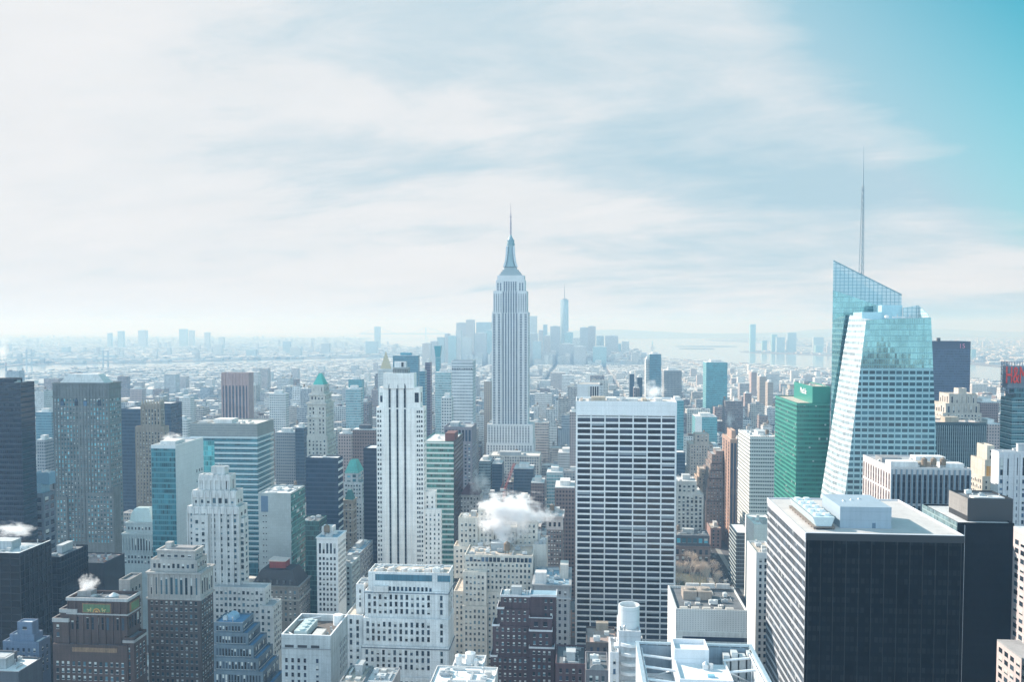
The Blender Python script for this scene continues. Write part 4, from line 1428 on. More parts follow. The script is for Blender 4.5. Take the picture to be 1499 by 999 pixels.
# green curved glass office and its dark flank
b = Bld('office_tower', 'white banded tower of green glass with dark brown right flank', 'tower', 621, 664, 720, 56, short='the green glass banded tower', wall=curtain((0.05, 0.17, 0.16), (0.07, 0.22, 0.2), 1.6, 4.4, 0.2, 0.08, 0.8, 0.12), roof=RPALE)
T = b.tier(618, 664, 648)
bands(b, T, 4.4, 1.5, plain((0.55, 0.62, 0.61), 0.4), faces='N', top=-0.5, vb=835)
x0, x1, y0, y1, z0, z1 = T
m = b.mb()
m.box(x1 + 0.004, x1 + 0.5, y0 + 0.6, y1, 0, z1 + 1.5)
b.part('dark_flank', m, curtain((0.02, 0.02, 0.03), (0.045, 0.035, 0.035), 2, 3.9, 0.4, 0.3, 0.3))
m = b.mb()
m.box(x1 - 8, x1 + 0.3, y0 + 4, y0 + 24, z1 + 0.16, z1 + 7.5)
b.part('roof_house', m, stone((0.16, 0.07, 0.065)))
b.clutter(T, 4, house=False)
b.done()

# brown tower with dark columns in front of the pale banded one
b = Bld('office_tower', 'grey brown tower with tall dark window columns left of the avenue gap', 'tower', 650, 691, 900, 40, short='the tower with tall dark columns', wall=stone((0.22, 0.20, 0.22)), roof=RGREY)
T = b.tier(650, 691, 627, par=1.4)
x0, x1, y0, y1, z0, z1 = T
for i in range(8):
    k = (x1 - x0 - 1.5) / 8
    m = b.mb()
    m.box(x0 + 0.75 + k * i + 0.7, x0 + 0.75 + k * (i + 1) - 0.7, y0 - 0.1, y0 - 0.004, z1 - 14, z1 - 2, True)
    b.part('window_strip', m, GNAVY)
b.wins((x0, x1, y0, y1, z0, z1 - 16), 'NW', 3.6, 3.8, 2.0, 2.2, GBLUE, vb=760)
b.clutter(T, 3)
b.done()

b = Bld('office_tower', 'pale white tower of fine horizontal bands with dark slot windows under its top', 'tower', 661, 692, 1050, 30, short='the pale finely banded tower', wall=curtain((0.20, 0.24, 0.27), (0.60, 0.61, 0.62), 1.9, 3.9, 0.5, 0.25, 0.3, 0.3), roof=RPALE)
T = b.tier(661, 692, 530, par=1.5)
x0, x1, y0, y1, z0, z1 = T
for i in range(9):
    k = (x1 - x0) / 9
    m = b.mb()
    m.box(x0 + k * i + 0.5, x0 + k * (i + 1) - 0.5, y0 - 0.12, y0 - 0.004, z1 - 9.5, z1 - 8, True)
    b.part('louvre_slot', m, GNAVY)
b.done()

# hipped dark roof block
b = Bld('mansard_building', 'pale stone block under a dark red hipped roof with steam drifting by', 'building', 672, 706, 760, 22, short='the block with the dark red hipped roof', wall=stone((0.36, 0.36, 0.36)), roof=RGREY)
T = b.tier(672, 703, 726, 0, 22, ledge=0.6, par=0.6)
b.wins(T, 'NW', 2.7, 3.7, 1.3, 2.1, GDARK, mt=1.6, vb=762)
pyramid(b, (T[0] + 0.6, T[1] - 0.6, T[2] + 0.6, T[3] - 0.6, 0, T[5] + 0.1), T[5] + 9, 0.35, stone((0.10, 0.05, 0.055), 0.3, 0.7, 1.0), 'hipped_roof', 0)
b.done()

# large old cream block with setbacks
b = Bld('stepped_block', 'large cream apartment block of many setbacks with steam rising from its roof', 'building', 663, 788, 520, 60, short='the cream block under the steam', wall=stone((0.58, 0.54, 0.48), 0.25), roof=RTAN)
b.tier(664, 788, 868, 6, 54)
T = b.tiers[-1]
b.wins(T, 'NW', 2.5, 3.55, 1.2, 1.9, GBLIND, vb=985)
b.top = 0
T = b.tier(677, 713, 890, 0, 5.9, z0=0)
b.wins(T, 'N', 2.4, 3.55, 1.25, 1.9, GBLIND, vb=990)
T = b.tier(678, 712, 840, 1.5, 4.4)
b.wins(T, 'N', 2.4, 3.55, 1.25, 1.9, GBLIND)
b.top = b.tiers[0][5]
T = b.tier(680, 780, 815, 7, 28, par=1.0)
b.wins(T, 'NW', 2.5, 3.55, 1.25, 1.9, GBLIND, mt=4.2)
x0, x1, y0, y1, z0, z1 = T
for i in range(17):
    m = b.mb()
    k = (x1 - x0 - 1) / 17
    m.box(x0 + 0.5 + k * i + 0.25, x0 + 0.5 + k * (i + 1) - 0.25, y0 - 0.1, y0 - 0.004, z1 - 3.2, z1 - 0.4, True)
    b.part('terrace_opening', m, GBLUE)
b.clutter(T, 16, 1, seed=5)
b.top = b.tiers[0][5]
T = b.tier(664, 787, 802, 36, 14, z0=b.tiers[0][5])
b.wins(T, 'NW', 2.6, 3.55, 1.2, 1.9, GBLIND)
TT = T
T = b.tier(671, 699.5, 760, 37, 13, z0=TT[5])
b.wins(T, 'NW', 2.5, 3.55, 1.2, 1.9, GBLIND, mt=3.0)
b.clutter(T, 2)
T = b.tier(700, 723, 746, 38, 12, z0=TT[5])
b.wins(T, 'N', 2.5, 3.55, 1.2, 1.9, GBLIND, mt=2)
T = b.tier(757, 787, 764, 37, 13, z0=TT[5])
b.wins(T, 'NW', 2.5, 3.55, 1.2, 1.9, GBLIND, mt=2)
b.clutter(T, 2, 1)
T = b.tier(724, 756, 775, 39, 11, z0=TT[5])
b.wins(T, 'NW', 2.5, 3.55, 1.2, 1.9, GBLIND, mt=2)
b.done()

# dark red brick building
b = Bld('brick_block', 'dark maroon brick apartment block with white trimmed setbacks', 'building', 718, 815, 420, 30, short='the maroon brick block', wall=MAROON, roof=RBLUE)
TRIM = stone((0.58, 0.58, 0.60), 0.15)
rows = [(718, 814, 962, 0), (721, 814, 917, 0.9), (728, 814, 892, 1.8), (733, 814, 874, 2.7)]
for l, r, t, dy in rows:
    T = b.tier(l, 775.5, t, dy, 13 - dy, par=0.0, roof=(t == 874), z0=b.top)
    b.wins(T, 'NW', 2.45, 3.6, 1.05, 1.6, GBLIND, mt=0.9, mb=0.4)
    slabpart(b, (T[0], T[0] + 3.2, T[2], T[3], T[4], T[5]), T[5] - 0.1, T[5] + 0.9, TRIM, 'coping', 0.3)
slabpart(b, T, T[5] + 0.02, T[5] + 1.0, TRIM, 'coping', 0.35)
b.clutter(T, 6, 0, seed=12)
b.top = 0
T = b.tier(776, 814, 874, 3, 10, z0=0, par=0)
slabpart(b, T, T[5] + 0.02, T[5] + 1.0, TRIM, 'coping', 0.35)
b.wins(T, 'NW', 2.45, 3.6, 1.05, 1.6, GBLIND, mt=1.2, only=(-1, -2))
b.top = 0
T = b.tier(775, 811, 950, -2.0, 4.9, z0=0, par=0)
b.wins(T, 'N', 2.45, 3.6, 1.15, 1.7, GBLIND, mt=1.2)
slabpart(b, T, T[5] + 0.02, T[5] + 0.9, TRIM, 'coping', 0.3)
T = b.tier(775, 808, 925, -1.4, 4.3, par=0)
b.wins(T, 'N', 2.45, 3.6, 1.15, 1.7, GBLIND, mt=1.2)
slabpart(b, T, T[5] + 0.02, T[5] + 0.9, TRIM, 'coping', 0.3)
T = b.tier(775, 808, 908, -0.8, 3.7, par=0.9, roofm=RWHITE)
b.wins(T, 'N', 3.6, 3.6, 2.0, 2.2, GNAVY, mt=1.0)
slabpart(b, T, T[5] + 0.9, T[5] + 1.2, TRIM, 'coping', 0.3)
b.done()

# building with cornice right of the brick one
b = Bld('office_block', 'grey stone block with deep cornice and crowded blue roof beside the white slab', 'building', 781, 835, 500, 36, short='the cornice block', wall=stone((0.30, 0.31, 0.32)), roof=RBLUE)
T = b.tier(781, 834, 858, 0, 36, ledge=1.0)
b.wins((*T[:5], T[5]), 'NW', 3.0, 3.9, 1.3, 2.0, GNAVY, mt=3, vb=960)
slabpart(b, T, T[5] - 7.6, T[5] - 6.8, stone((0.40, 0.41, 0.42)), 'cornice', 0.9)
x0, x1, y0, y1, z0, z1 = T
m = b.mb()
m.box(x0 + 0.8, x0 + 7.5, y0 + 3, y0 + 9, z1 + 0.16, z1 + 7)
b.part('roof_house', m, PALE)
m = b.mb()
m.box(x1 - 6, x1 - 1, y0 + 14, y0 + 24, z1 + 0.16, z1 + 9)
b.part('roof_house', m, CREAM)
b.clutter(T, 14, 1, house=False, seed=31)
b.done()
b = Bld('plant_block', 'plain cream box shaped block behind the crowded blue roof', 'building', 780, 800, 545, 24, wall=CREAM, roof=RPALE)
T = b.tier(780, 800, 800)
b.clutter(T, 3)
b.done()

# small ornate block with arched top
b = Bld('ornate_block', 'narrow dark ornate building with white cornice and arched top windows', 'building', 799, 825, 700, 26, short='the narrow arched building', wall=stone((0.16, 0.13, 0.13)), roof=RPALE)
T = b.tier(800, 824, 776, 0, 26, par=0, roof=False)
b.wins(T, 'NW', 2.3, 3.8, 1.2, 2.2, GBLIND, mt=1.0, vb=820)
T = b.tier(800, 824, 758, 0, 26, wall=stone((0.42, 0.40, 0.40)), ledge=1.0, par=1.2)
b.wins(T, 'NW', 3.4, 8, 1.9, 3.6, GNAVY, mt=4.0)
b.clutter(T, 4, 1)
b.done()

# bottom white roof and small machines
b = Bld('low_block', 'white painted flat roof with pipes and snow at the bottom middle', 'building', 640, 729, 318, 32, short='the white flat roof at the bottom', wall=PALE, roof=RWHITE)
z_ = zat(981, 350)
FOOT.append((b.x0, b.x1, 318, 350))
Tq = (at(640, 981, 350)[0], at(729, 981, 350)[0])
m = b.mb()
m.box(Tq[0], Tq[1], 318, 350, 0, z_)
b.part('wall', m, PALE)
T = (Tq[0], Tq[1], 318, 350, 0, z_)
m = b.mb()
m.box(Tq[0] + 0.5, Tq[1] - 0.5, 318.5, 349.5, z_ + 0.004, z_ + 0.15)
b.part('roof', m, RWHITE)
for (a, c, d, e) in ((Tq[0], Tq[1], 349.6, 350), (Tq[0], Tq[0] + 0.4, 318, 349.5), (Tq[1] - 0.4, Tq[1], 318, 349.5)):
    m = b.mb()
    m.box(a, c, d, e, z_ + 0.001, z_ + 0.8)
    b.part('parapet', m, PALE)
b.clutter(T, 14, 0, house=False, seed=15)
b.done()

b = Bld('plant_block', 'small white tank house with round tanks just above the bottom white roof', 'building', 662, 705, 372, 14, wall=WHITE, roof=RPALE)
T = b.tier(661, 706, 982, 0, 16)
x0, x1, y0, y1, z0, z1 = T
for k, (dx, dy, r, h) in enumerate(((2.2, 7, 1.6, 4), (7.5, 8, 2.3, 5), (10.5, 5, 1.1, 3))):
    m = b.mb()
    m.cyl(x0 + dx, y0 + dy, z1 + 0.16, z1 + h, r, r, 14)
    m.cyl(x0 + dx, y0 + dy, z1 + h + 0.002, z1 + h + 0.9, r * 1.06, 0.2, 14, True)
    b.part('water_tank', m, WHITE)
b.clutter(T, 4, house=False)
b.done()
for i, (l, r, t, lab) in enumerate(((497, 531, 990, 'brown and white rooftop with machines in the bottom row, left'), (531, 573, 993, 'flat rooftop with blue and white machines in the bottom row'))):
    b = Bld('low_block', lab, 'building', l, r, 352, 20, wall=GREY, roof=RPALE if i else RTAN)
    T = b.tier(l, r, t + 12, 0, 18)
    b.clutter(T, 10, house=(i == 0), seed=i + 40)
    b.done()

# dark roofs between the maroon block and the round tank (deep shade)
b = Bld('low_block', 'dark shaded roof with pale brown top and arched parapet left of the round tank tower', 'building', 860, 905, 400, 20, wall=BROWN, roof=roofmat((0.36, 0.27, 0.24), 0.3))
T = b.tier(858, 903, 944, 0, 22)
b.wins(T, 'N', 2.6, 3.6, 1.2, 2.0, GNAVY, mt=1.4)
x0, x1, y0, y1, z0, z1 = T
m = b.mb()
m.box(x0 + 5, x0 + 11, y1 - 4, y1 - 0.6, z1 + 0.16, z1 + 4)
b.part('roof_house', m, TAN)
b.clutter(T, 2, house=False)
b.done()
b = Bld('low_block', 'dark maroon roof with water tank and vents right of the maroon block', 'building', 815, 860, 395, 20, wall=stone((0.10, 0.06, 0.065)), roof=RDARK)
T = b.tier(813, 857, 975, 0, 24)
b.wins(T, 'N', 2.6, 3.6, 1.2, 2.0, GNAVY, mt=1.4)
b.clutter(T, 9, 2, seed=19)
b.done()
b = Bld('ornate_block', 'dark little building with arched gable near the round tank tower', 'building', 857, 892, 345, 20, wall=stone((0.17, 0.16, 0.17)), roof=RDARK)
T = b.tier(857, 891, 985, 0, 20)
b.wins(T, 'N', 2.0, 3.6, 1.2, 2.2, GBLIND, mt=1.4)
m = b.mb()
cx = (T[0] + T[1]) / 2
pts = [(cx + 3 * math.cos(math.pi * i / 8), T[2] + 0.1, T[5] + 1.0 + 2.4 * math.sin(math.pi * i / 8)) for i in range(9)]
for i in range(8):
    p, q = pts[i], pts[i + 1]
    m.quad((cx, p[1], T[5] + 1), p, q)
    m.quad(p, (p[0], p[1] + 0.6, p[2]), (q[0], q[1] + 0.6, q[2]), q)
b.part('arched_gable', m, GREY)
b.clutter(T, 4, 1, house=False)
b.done()

# ================================================================== the tallest tower with the mast
b = Bld('skyscraper', 'tallest stone skyscraper with stepped crown, rounded mooring mast and thin antenna', 'skyscraper', 712, 781, 1250, 58, short='the tallest spired skyscraper', wall=stone((0.64, 0.63, 0.63), 0.12), roof=RPALE)
ESB = b
STRIP = curtain((0.06, 0.085, 0.12), (0.44, 0.44, 0.45), 1.4, 3.75, 0.45, 0.12, 0.5, 0.25)
STRIPD = curtain((0.07, 0.10, 0.14), (0.28, 0.29, 0.32), 1.2, 3.75, 0.35, 0.12, 0.5, 0.2)


def strips(T, xs, w_, mat, top=2.0, lo=None):
    x0, x1, y0, y1, z0, z1 = T
    for x in xs:
        m = b.mb()
        m.box(x - w_ / 2, x + w_ / 2, y0 - 0.15, y0 - 0.004, z0 if lo is None else lo, z1 - top, True)
        b.part('window_strip', m, mat)


X = lambda p: at(p, 500, 1250)[0]
T = b.tier(712, 781, 650, 0, 58, par=1)
strips(T, [T[0] + 3 + i * 4.2 for i in range(16)], 1.9, STRIP)
T = b.tier(713, 780, 622, 3, 54, par=1)
strips(T, [T[0] + 3 + i * 4.2 for i in range(15)], 1.9, STRIP)
z_ = b.top
cxm = (X(720) + X(773)) / 2
for (l, r, t, dy, dep) in ((720, 734, 458, 8, 42), (759, 773, 458, 8, 42)):
    T = b.tier(l, r, t, dy, dep, z0=z_)
    k = (T[1] - T[0]) / 4
    strips(T, [T[0] + k * (i + 0.5) + (0.25 if i % 2 == 0 else -0.25) * k for i in range(4)], 1.6, STRIP)
    x1, y0, y1 = T[1], T[2], T[3]
    b.wins((*T[:4], zat(560, 1250), T[5]), 'W' if l > 740 else 'E', 5, 3.75, 1.8, 2.0, GBLUE, mt=3, lo=zat(600, 1250))
T = b.tier(734.05, 758.95, 458, 11, 38, z0=z_, par=0, roof=False)
strips(T, [T[0] + 2.4 + i * 4.0 for i in range(6)], 2.1, STRIPD, 0.5)
z_ = T[5]
for (l, r) in ((722, 735), (758, 771)):
    T = b.tier(l, r, 427, 10, 38, z0=z_)
    k = (T[1] - T[0]) / 4
    strips(T, [T[0] + k * (i + 0.5) for i in range(4)], 1.3, STRIP, 3.5)
T = b.tier(735.05, 757.95, 427, 12, 34, z0=z_, par=0, roof=False)
strips(T, [T[0] + 2.2 + i * 3.7 for i in range(6)], 2.1, STRIPD, 0.5)
z_ = T[5]
T = b.tier(726, 768, 410, 13, 32, z0=z_, par=0, roof=False)
strips(T, [T[0] + 3 + i * 4.0 for i in (0, 1)] + [T[1] - 3 - i * 4 for i in (0, 1)], 1.8, STRIPD, 4)
strips(T, [T[0] + 12.5 + i * 3.4 for i in range(6)], 2.0, STRIPD, 2.5)
T = b.tier(728, 767, 404.5, 14, 30, par=1.2)
zt = T[5]
for (l, r, t, dy) in ((731, 763, 401, 17), (733, 761, 398, 18.5), (735.5, 758.5, 395, 20), (738, 756, 391.5, 22)):
    T = b.tier(l, r, t, dy, 60 - 2 * dy - 1, par=0, wall=stone((0.32, 0.37, 0.38), 0.1, 0.5), roof=False, name='crown_step')
cx = (T[0] + T[1]) / 2
cy = (T[2] + T[3]) / 2
prev = None
m = b.mb()
prof = [(391.4, 10.0), (386, 8.2), (380, 6.9), (372, 6.2), (364, 5.8), (359, 5.6)]
for (pa, ra), (pb, rb) in zip(prof, prof[1:]):
    m.cyl(cx, cy, zat(pa, 1280), zat(pb, 1280) - 0.02, ra, rb, 12)
b.part('mooring_mast', m, plain((0.26, 0.35, 0.37), 0.45, 0.1))
for sg in (-1, 1):
    m = b.mb()
    pa = [(391.4, 9.6), (384, 7.0), (374, 5.6), (361, 5.0)]
    for (p1, r1), (p2, r2) in zip(pa, pa[1:]):
        m.hexa([(cx + sg * r1 - 1.4, cy - 8, zat(p1, 1280)), (cx + sg * r1 + 1.4, cy - 8, zat(p1, 1280)), (cx + sg * r1 + 1.4, cy - 2, zat(p1, 1280)), (cx + sg * r1 - 1.4, cy - 2, zat(p1, 1280))],
               [(cx + sg * r2 - 1.4, cy - 7, zat(p2, 1280) - 0.02), (cx + sg * r2 + 1.4, cy - 7, zat(p2, 1280) - 0.02), (cx + sg * r2 + 1.4, cy - 2, zat(p2, 1280) - 0.02), (cx + sg * r2 - 1.4, cy - 2, zat(p2, 1280) - 0.02)])
    b.part('mast_buttress', m, plain((0.50, 0.54, 0.56), 0.5, 0.1))
m = b.mb()
m.cyl(cx, cy, zat(359, 1280), zat(356.5, 1280), 6.2, 6.2, 14)
m.cyl(cx, cy, zat(356.4, 1280), zat(353, 1280), 5.2, 5.2, 14)
m.cyl(cx, cy, zat(352.9, 1280), zat(351.5, 1280), 5.6, 5.6, 14)
m.cyl(cx, cy, zat(351.4, 1280), zat(348, 1280), 4.4, 3.2, 14)
m.cyl(cx, cy, zat(347.9, 1280), zat(344, 1280), 2.4, 1.2, 10)
b.part('mast_head', m, plain((0.20, 0.31, 0.34), 0.5, 0.1))
m = b.mb()
m.cyl(cx, cy, zat(344, 1280), zat(322, 1280), 1.15, 1.0, 8)
m.cyl(cx, cy, zat(321.9, 1280), zat(312, 1280), 0.7, 0.6, 8)
m.cyl(cx, cy, zat(311.9, 1280), zat(297, 1280), 0.4, 0.15, 6)
for p in (340, 334, 328, 318):
    m.cyl(cx, cy, zat(p, 1280), zat(p - 1.2, 1280), 1.7, 1.7, 8, True)
b.part('antenna', m, plain((0.35, 0.30, 0.33), 0.5, 0.2))
b.done()
b = Bld('low_block', 'broad cream low block with rows of windows at the foot of the spired skyscraper', 'building', 717, 788, 1190, 40, short='the broad cream block below the spire', wall=CREAM, roof=roofmat((0.62, 0.58, 0.54)))
T = b.tier(716, 790, 668, 0, 40)
b.wins(T, 'N', 3.4, 4, 1.8, 2.2, GBLUE, vb=690)
b.clutter(T, 5, 1, big=1.4)
b.done()

# ================================================================== the white slab
b = Bld('office_slab', 'broad white framed office slab with even rows of black windows facing the viewer', 'tower', 843, 991, 600, 36, short='the white framed slab', wall=stone((0.78, 0.77, 0.77), 0.10, 0.6), roof=roofmat((0.55, 0.50, 0.46)))
T = b.tier(843, 991, 590, par=1.2)
x0, x1, y0, y1, z0, z1 = T
zlow = zat(945, 600)
n = 7
e = (x1 - x0) * 0.012
k = (x1 - x0 - 2 * e) / n
GSLAB = glass((0.016, 0.02, 0.028), 0.12, 0.1, (0.22, 0.25, 0.27), 0.7)
z = z1 - 10.6
i = 0
m = b.mb()
while z > zlow - 8:
    h = 2.75
    for j in range(n):
        b.win.append((x0 + e + k * (j + 0.5), y0, z - h / 2, k - 0.85, h, 'N', GSLAB))
    z -= 4.05
for j in range(n):
    b.win.append((x0 + e + k * (j + 0.5), y0, z1 - 9.4, k - 0.85, 0.55, 'N', GSLAB))
for j in range(n + 1):
    m = b.mb()
    c = x0 + e + k * j
    m.box(max(x0, c - 0.40), min(x1, c + 0.40), y0 - 0.45, y0 - 0.002, 0, z1 - 8.6)
    b.part('pier', m, b.wall)
m = b.mb()
m.box(x0, x1, y0 - 0.5, y0 - 0.002, z1 - 8.595, z1 + 1.2)
b.part('fascia', m, b.wall)
for (dx, dy, w_, d_, h_) in ((11, 10, 10, 10, 3.2), (22, 14, 7, 12, 2.4), (31, 8, 2.4, 2.4, 3.6), (36, 12, 8, 9, 2.0), (47, 8, 3, 14, 2.2), (56, 10, 5, 10, 2.6), (3, 6, 2, 22, 1.4)):
    m = b.mb()
    m.box(x0 + dx, x0 + dx + w_, y0 + dy, y0 + dy + d_, z1 + 0.16, z1 + h_)
    b.part('roof_house', m, b.rng.choice([TAN2, PALE, stone((0.32, 0.28, 0.25))]))
b.clutter(T, 10, house=False, seed=77)
b.done()

b = Bld('office_tower', 'white box topped tower with dark strips behind the left of the white slab', 'tower', 845, 878, 820, 30, short='the white box tower behind the slab', wall=stone((0.60, 0.60, 0.61), 0.1), roof=RTAN)
T = b.tier(845, 878, 564)
x0, x1, y0, y1, z0, z1 = T
for i in range(5):
    m = b.mb()
    q = x0 + (x1 - x0) * (0.48 + 0.1 * i)
    m.box(q, q + 1.4, y0 - 0.12, y0 - 0.004, z1 - 40, z1 - 1.4, True)
    b.part('window_strip', m, GNAVY)
b.done()


# ================================================================== the right side
# crystal tower with the spire
b = Bld('crystal_tower', 'faceted pale blue glass tower with sloping screen top and lattice spire', 'skyscraper', 1218, 1374, 620, 90, short='the faceted glass tower')
BOA = b
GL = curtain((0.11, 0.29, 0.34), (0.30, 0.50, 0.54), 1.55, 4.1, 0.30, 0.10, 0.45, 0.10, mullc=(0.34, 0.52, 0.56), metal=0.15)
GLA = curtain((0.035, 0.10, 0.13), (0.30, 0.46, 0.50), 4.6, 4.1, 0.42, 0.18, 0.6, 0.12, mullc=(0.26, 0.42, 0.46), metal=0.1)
GLB = curtain((0.26, 0.33, 0.36), (0.56, 0.60, 0.62), 1.55, 4.1, 0.42, 0.12, 0.5, 0.25, mullc=(0.5, 0.55, 0.57))  # paler glass for the left facet, its sunlit brightness put into the colour
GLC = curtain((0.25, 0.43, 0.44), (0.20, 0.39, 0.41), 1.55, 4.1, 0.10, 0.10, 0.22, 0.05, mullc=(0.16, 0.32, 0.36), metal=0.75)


def P(px, py, Y):
    x, z = at(px, py, Y)
    return (x, Y, z)


def extend(p, q, z):
    """The point of the line p-q at height z."""
    k = (z - p[2]) / (q[2] - p[2])
    return tuple(p[i] + (q[i] - p[i]) * k for i in range(3))


fTL, fTR = P(1268, 468.5, 620), P(1363, 465, 620)
fBL, fBR = P(1238, 716, 620), P(1373, 716, 620)
eT, eB = P(1243, 461, 662), P(1203, 716, 662)
zs = zat(537, 620)
gBL, gBR, gE = extend(fTL, fBL, 0), extend(fTR, fBR, 0), extend(eT, eB, 0)
sBL, sBR = extend(fTL, fBL, zs), extend(fTR, fBR, zs)
# north front, the glass above and the clearer office floors below
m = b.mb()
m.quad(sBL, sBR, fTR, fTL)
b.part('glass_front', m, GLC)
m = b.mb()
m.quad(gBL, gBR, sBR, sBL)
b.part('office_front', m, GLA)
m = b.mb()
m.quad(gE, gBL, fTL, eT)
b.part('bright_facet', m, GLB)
# right side and back
rT, rB = (fTR[0] + 1.0, 664, fTR[2] - 2), (gBR[0], 664, 0)
m = b.mb()
m.quad(gBR, rB, rT, fTR)
b.part('glass_flank', m, GL)
m = b.mb()
m.quad(fTL, fTR, rT, (eT[0], eT[1], eT[2]))
b.part('roof', m, RPALE)
m = b.mb()
m.quad(rB, gE, eT, rT)
b.part('glass_back', m, GL)
# south half: tall screen with the sloping top
s1, s2 = P(1220, 382, 666), P(1320, 432, 666)
s3, s4 = P(1322, 466, 666), P(1220, 600, 666)
sx0, sx1 = s1[0], s2[0]
zt0, zt1 = s1[2], s2[2]
m = b.mb()
zscr0 = s1[2] - 22
prof = [(sx0, zscr0), (sx1, zt1 - 8)]
SB = sx0 + 13
m.hexa([(sx0, 666, 0), (sx1, 666, 0), (sx1, 706, 0), (SB, 706, 0)], [(sx0, 666, zscr0), (sx1, 666, zt1 - 14), (sx1, 706, zt1 - 14), (SB, 706, zscr0)])
b.part('glass_shaft', m, GLC)
m = b.mb()
m.hexa([(sx0, 666, zscr0 + 0.003), (sx1, 666, zt1 - 13.997), (sx1, 666.5, zt1 - 13.997), (sx0, 666.5, zscr0 + 0.003)], [(sx0, 666, zt0), (sx1, 666, zt1), (sx1, 666.5, zt1), (sx0, 666.5, zt0)])
m.hexa([(SB, 705.5, zscr0 + 0.003), (sx1, 705.5, zt1 - 13.997), (sx1, 706, zt1 - 13.997), (SB, 706, zscr0 + 0.003)], [(SB, 705.5, zt0 - 2), (sx1, 705.5, zt1), (sx1, 706, zt1), (SB, 706, zt0 - 2)])
m.hexa([(sx0, 666.502, zscr0 + 0.003), (sx0 + 0.5, 666.502, zscr0 + 0.003), (SB + 0.5, 705.498, zscr0 + 0.003), (SB, 705.498, zscr0 + 0.003)], [(sx0, 666.502, zt0), (sx0 + 0.5, 666.502, zt0), (SB + 0.5, 705.498, zt0 - 2), (SB, 705.498, zt0 - 2)])
ms, t_, bs = newmat('screen_glass')
uu, vv, side, g_ = facade_uv(t_)
line = t_.m('MAXIMUM', t_.m('LESS_THAN', t_.m('FRACT', t_.m('DIVIDE', uu, 3.1)), 0.11), t_.m('LESS_THAN', t_.m('FRACT', t_.m('DIVIDE', vv, 2.6)), 0.13))
t_.put(bs.inputs['Base Color'], t_.mix(line, (0.55, 0.72, 0.76), (0.13, 0.27, 0.31)))
t_.put(bs.inputs['Alpha'], t_.m('MULTIPLY_ADD', line, 0.40, 0.55))
bs.inputs['Roughness'].default_value = 0.1
b.part('screen_wall', m, ms)
m = b.mb()
m.bar((sx0, 666.2, zt0 + 0.2), (sx1, 666.2, zt1 + 0.2), 0.4)
b.part('screen_edge', m, plain((0.16, 0.30, 0.34), 0.4))
for k, (l, r, t, dy, d_) in enumerate(((1291, 1321, 447, 22, 18), (1262, 1291, 457, 14, 20))):
    xa, zz = at(l, t, 620 + dy)
    xb, _ = at(r, t, 620 + dy)
    m = b.mb()
    m.box(xa, xb, 620 + dy, 620 + dy + d_, zat(470, 620 + dy) - 2, zz)
    b.part('roof_house', m, plain((0.36, 0.55, 0.60), 0.4))
m = b.mb()
xa, zz = at(1322, 451, 640)
xb, z2 = at(1344, 447, 640)
m.hexa([(xa, 640, fTR[2] - 1), (xb, 640, fTR[2] - 1), (xb, 640.4, fTR[2] - 1), (xa, 640.4, fTR[2] - 1)], [(xa, 640, zz), (xb, 640, z2), (xb, 640.4, z2), (xa, 640.4, zz)])
m.hexa([(xb + 0.01, 640, fTR[2] - 1), (xb + 1.0, 624, fTR[2] - 1), (xb + 1.4, 624.4, fTR[2] - 1), (xb + 0.4, 640.4, fTR[2] - 1)], [(xb + 0.01, 640, z2), (xb + 1.0, 624, fTR[2] + 2), (xb + 1.4, 624.4, fTR[2] + 2), (xb + 0.4, 640.4, z2)])
b.part('screen_wall', m, ms)
# lattice spire
cx, cz0 = at(1261, 410, 686)
_, ztip = at(1259, 213, 686)
m = b.mb()
nseg = 16
zlat = cz0 + (ztip - cz0) * 0.70
rad = lambda z: 1.9 * (1 - (z - cz0) / (ztip - cz0)) + 0.25
for s_ in range(nseg):
    za = cz0 - 14 + (zlat - cz0 + 14) * s_ / nseg
    zb = cz0 - 14 + (zlat - cz0 + 14) * (s_ + 1) / nseg
    ra, rb = rad(za), rad(zb)
    for q in range(3):
        a0, a1 = q * 2.094 + 0.4, (q + 1) * 2.094 + 0.4
        m.bar((cx + ra * math.cos(a0), 686 + ra * math.sin(a0), za), (cx + rb * math.cos(a0), 686 + rb * math.sin(a0), zb), 0.22, 5)
        m.bar((cx + ra * math.cos(a0), 686 + ra * math.sin(a0), za), (cx + rb * math.cos(a1), 686 + rb * math.sin(a1), zb), 0.13, 4)
        m.bar((cx + rb * math.cos(a0), 686 + rb * math.sin(a0), zb), (cx + rb * math.cos(a1), 686 + rb * math.sin(a1), zb), 0.15, 4)
m.bar((cx, 686, cz0 - 14), (cx, 686, zlat), 0.35, 6)
m.bar((cx, 686, zlat), (cx, 686, ztip), 0.45, 6, 0.12)
b.part('lattice_spire', m, plain((0.26, 0.32, 0.35), 0.5, 0.1))
T = (fTL[0] + 2, fTR[0] - 2, 624, 640, 0, fTR[2] - 0.4)
b.clutter(T, 5, house=False)
FOOT.append((180, 272, 620, 706))
ANCH.append((1300, 470, 'the faceted glass tower', 620))

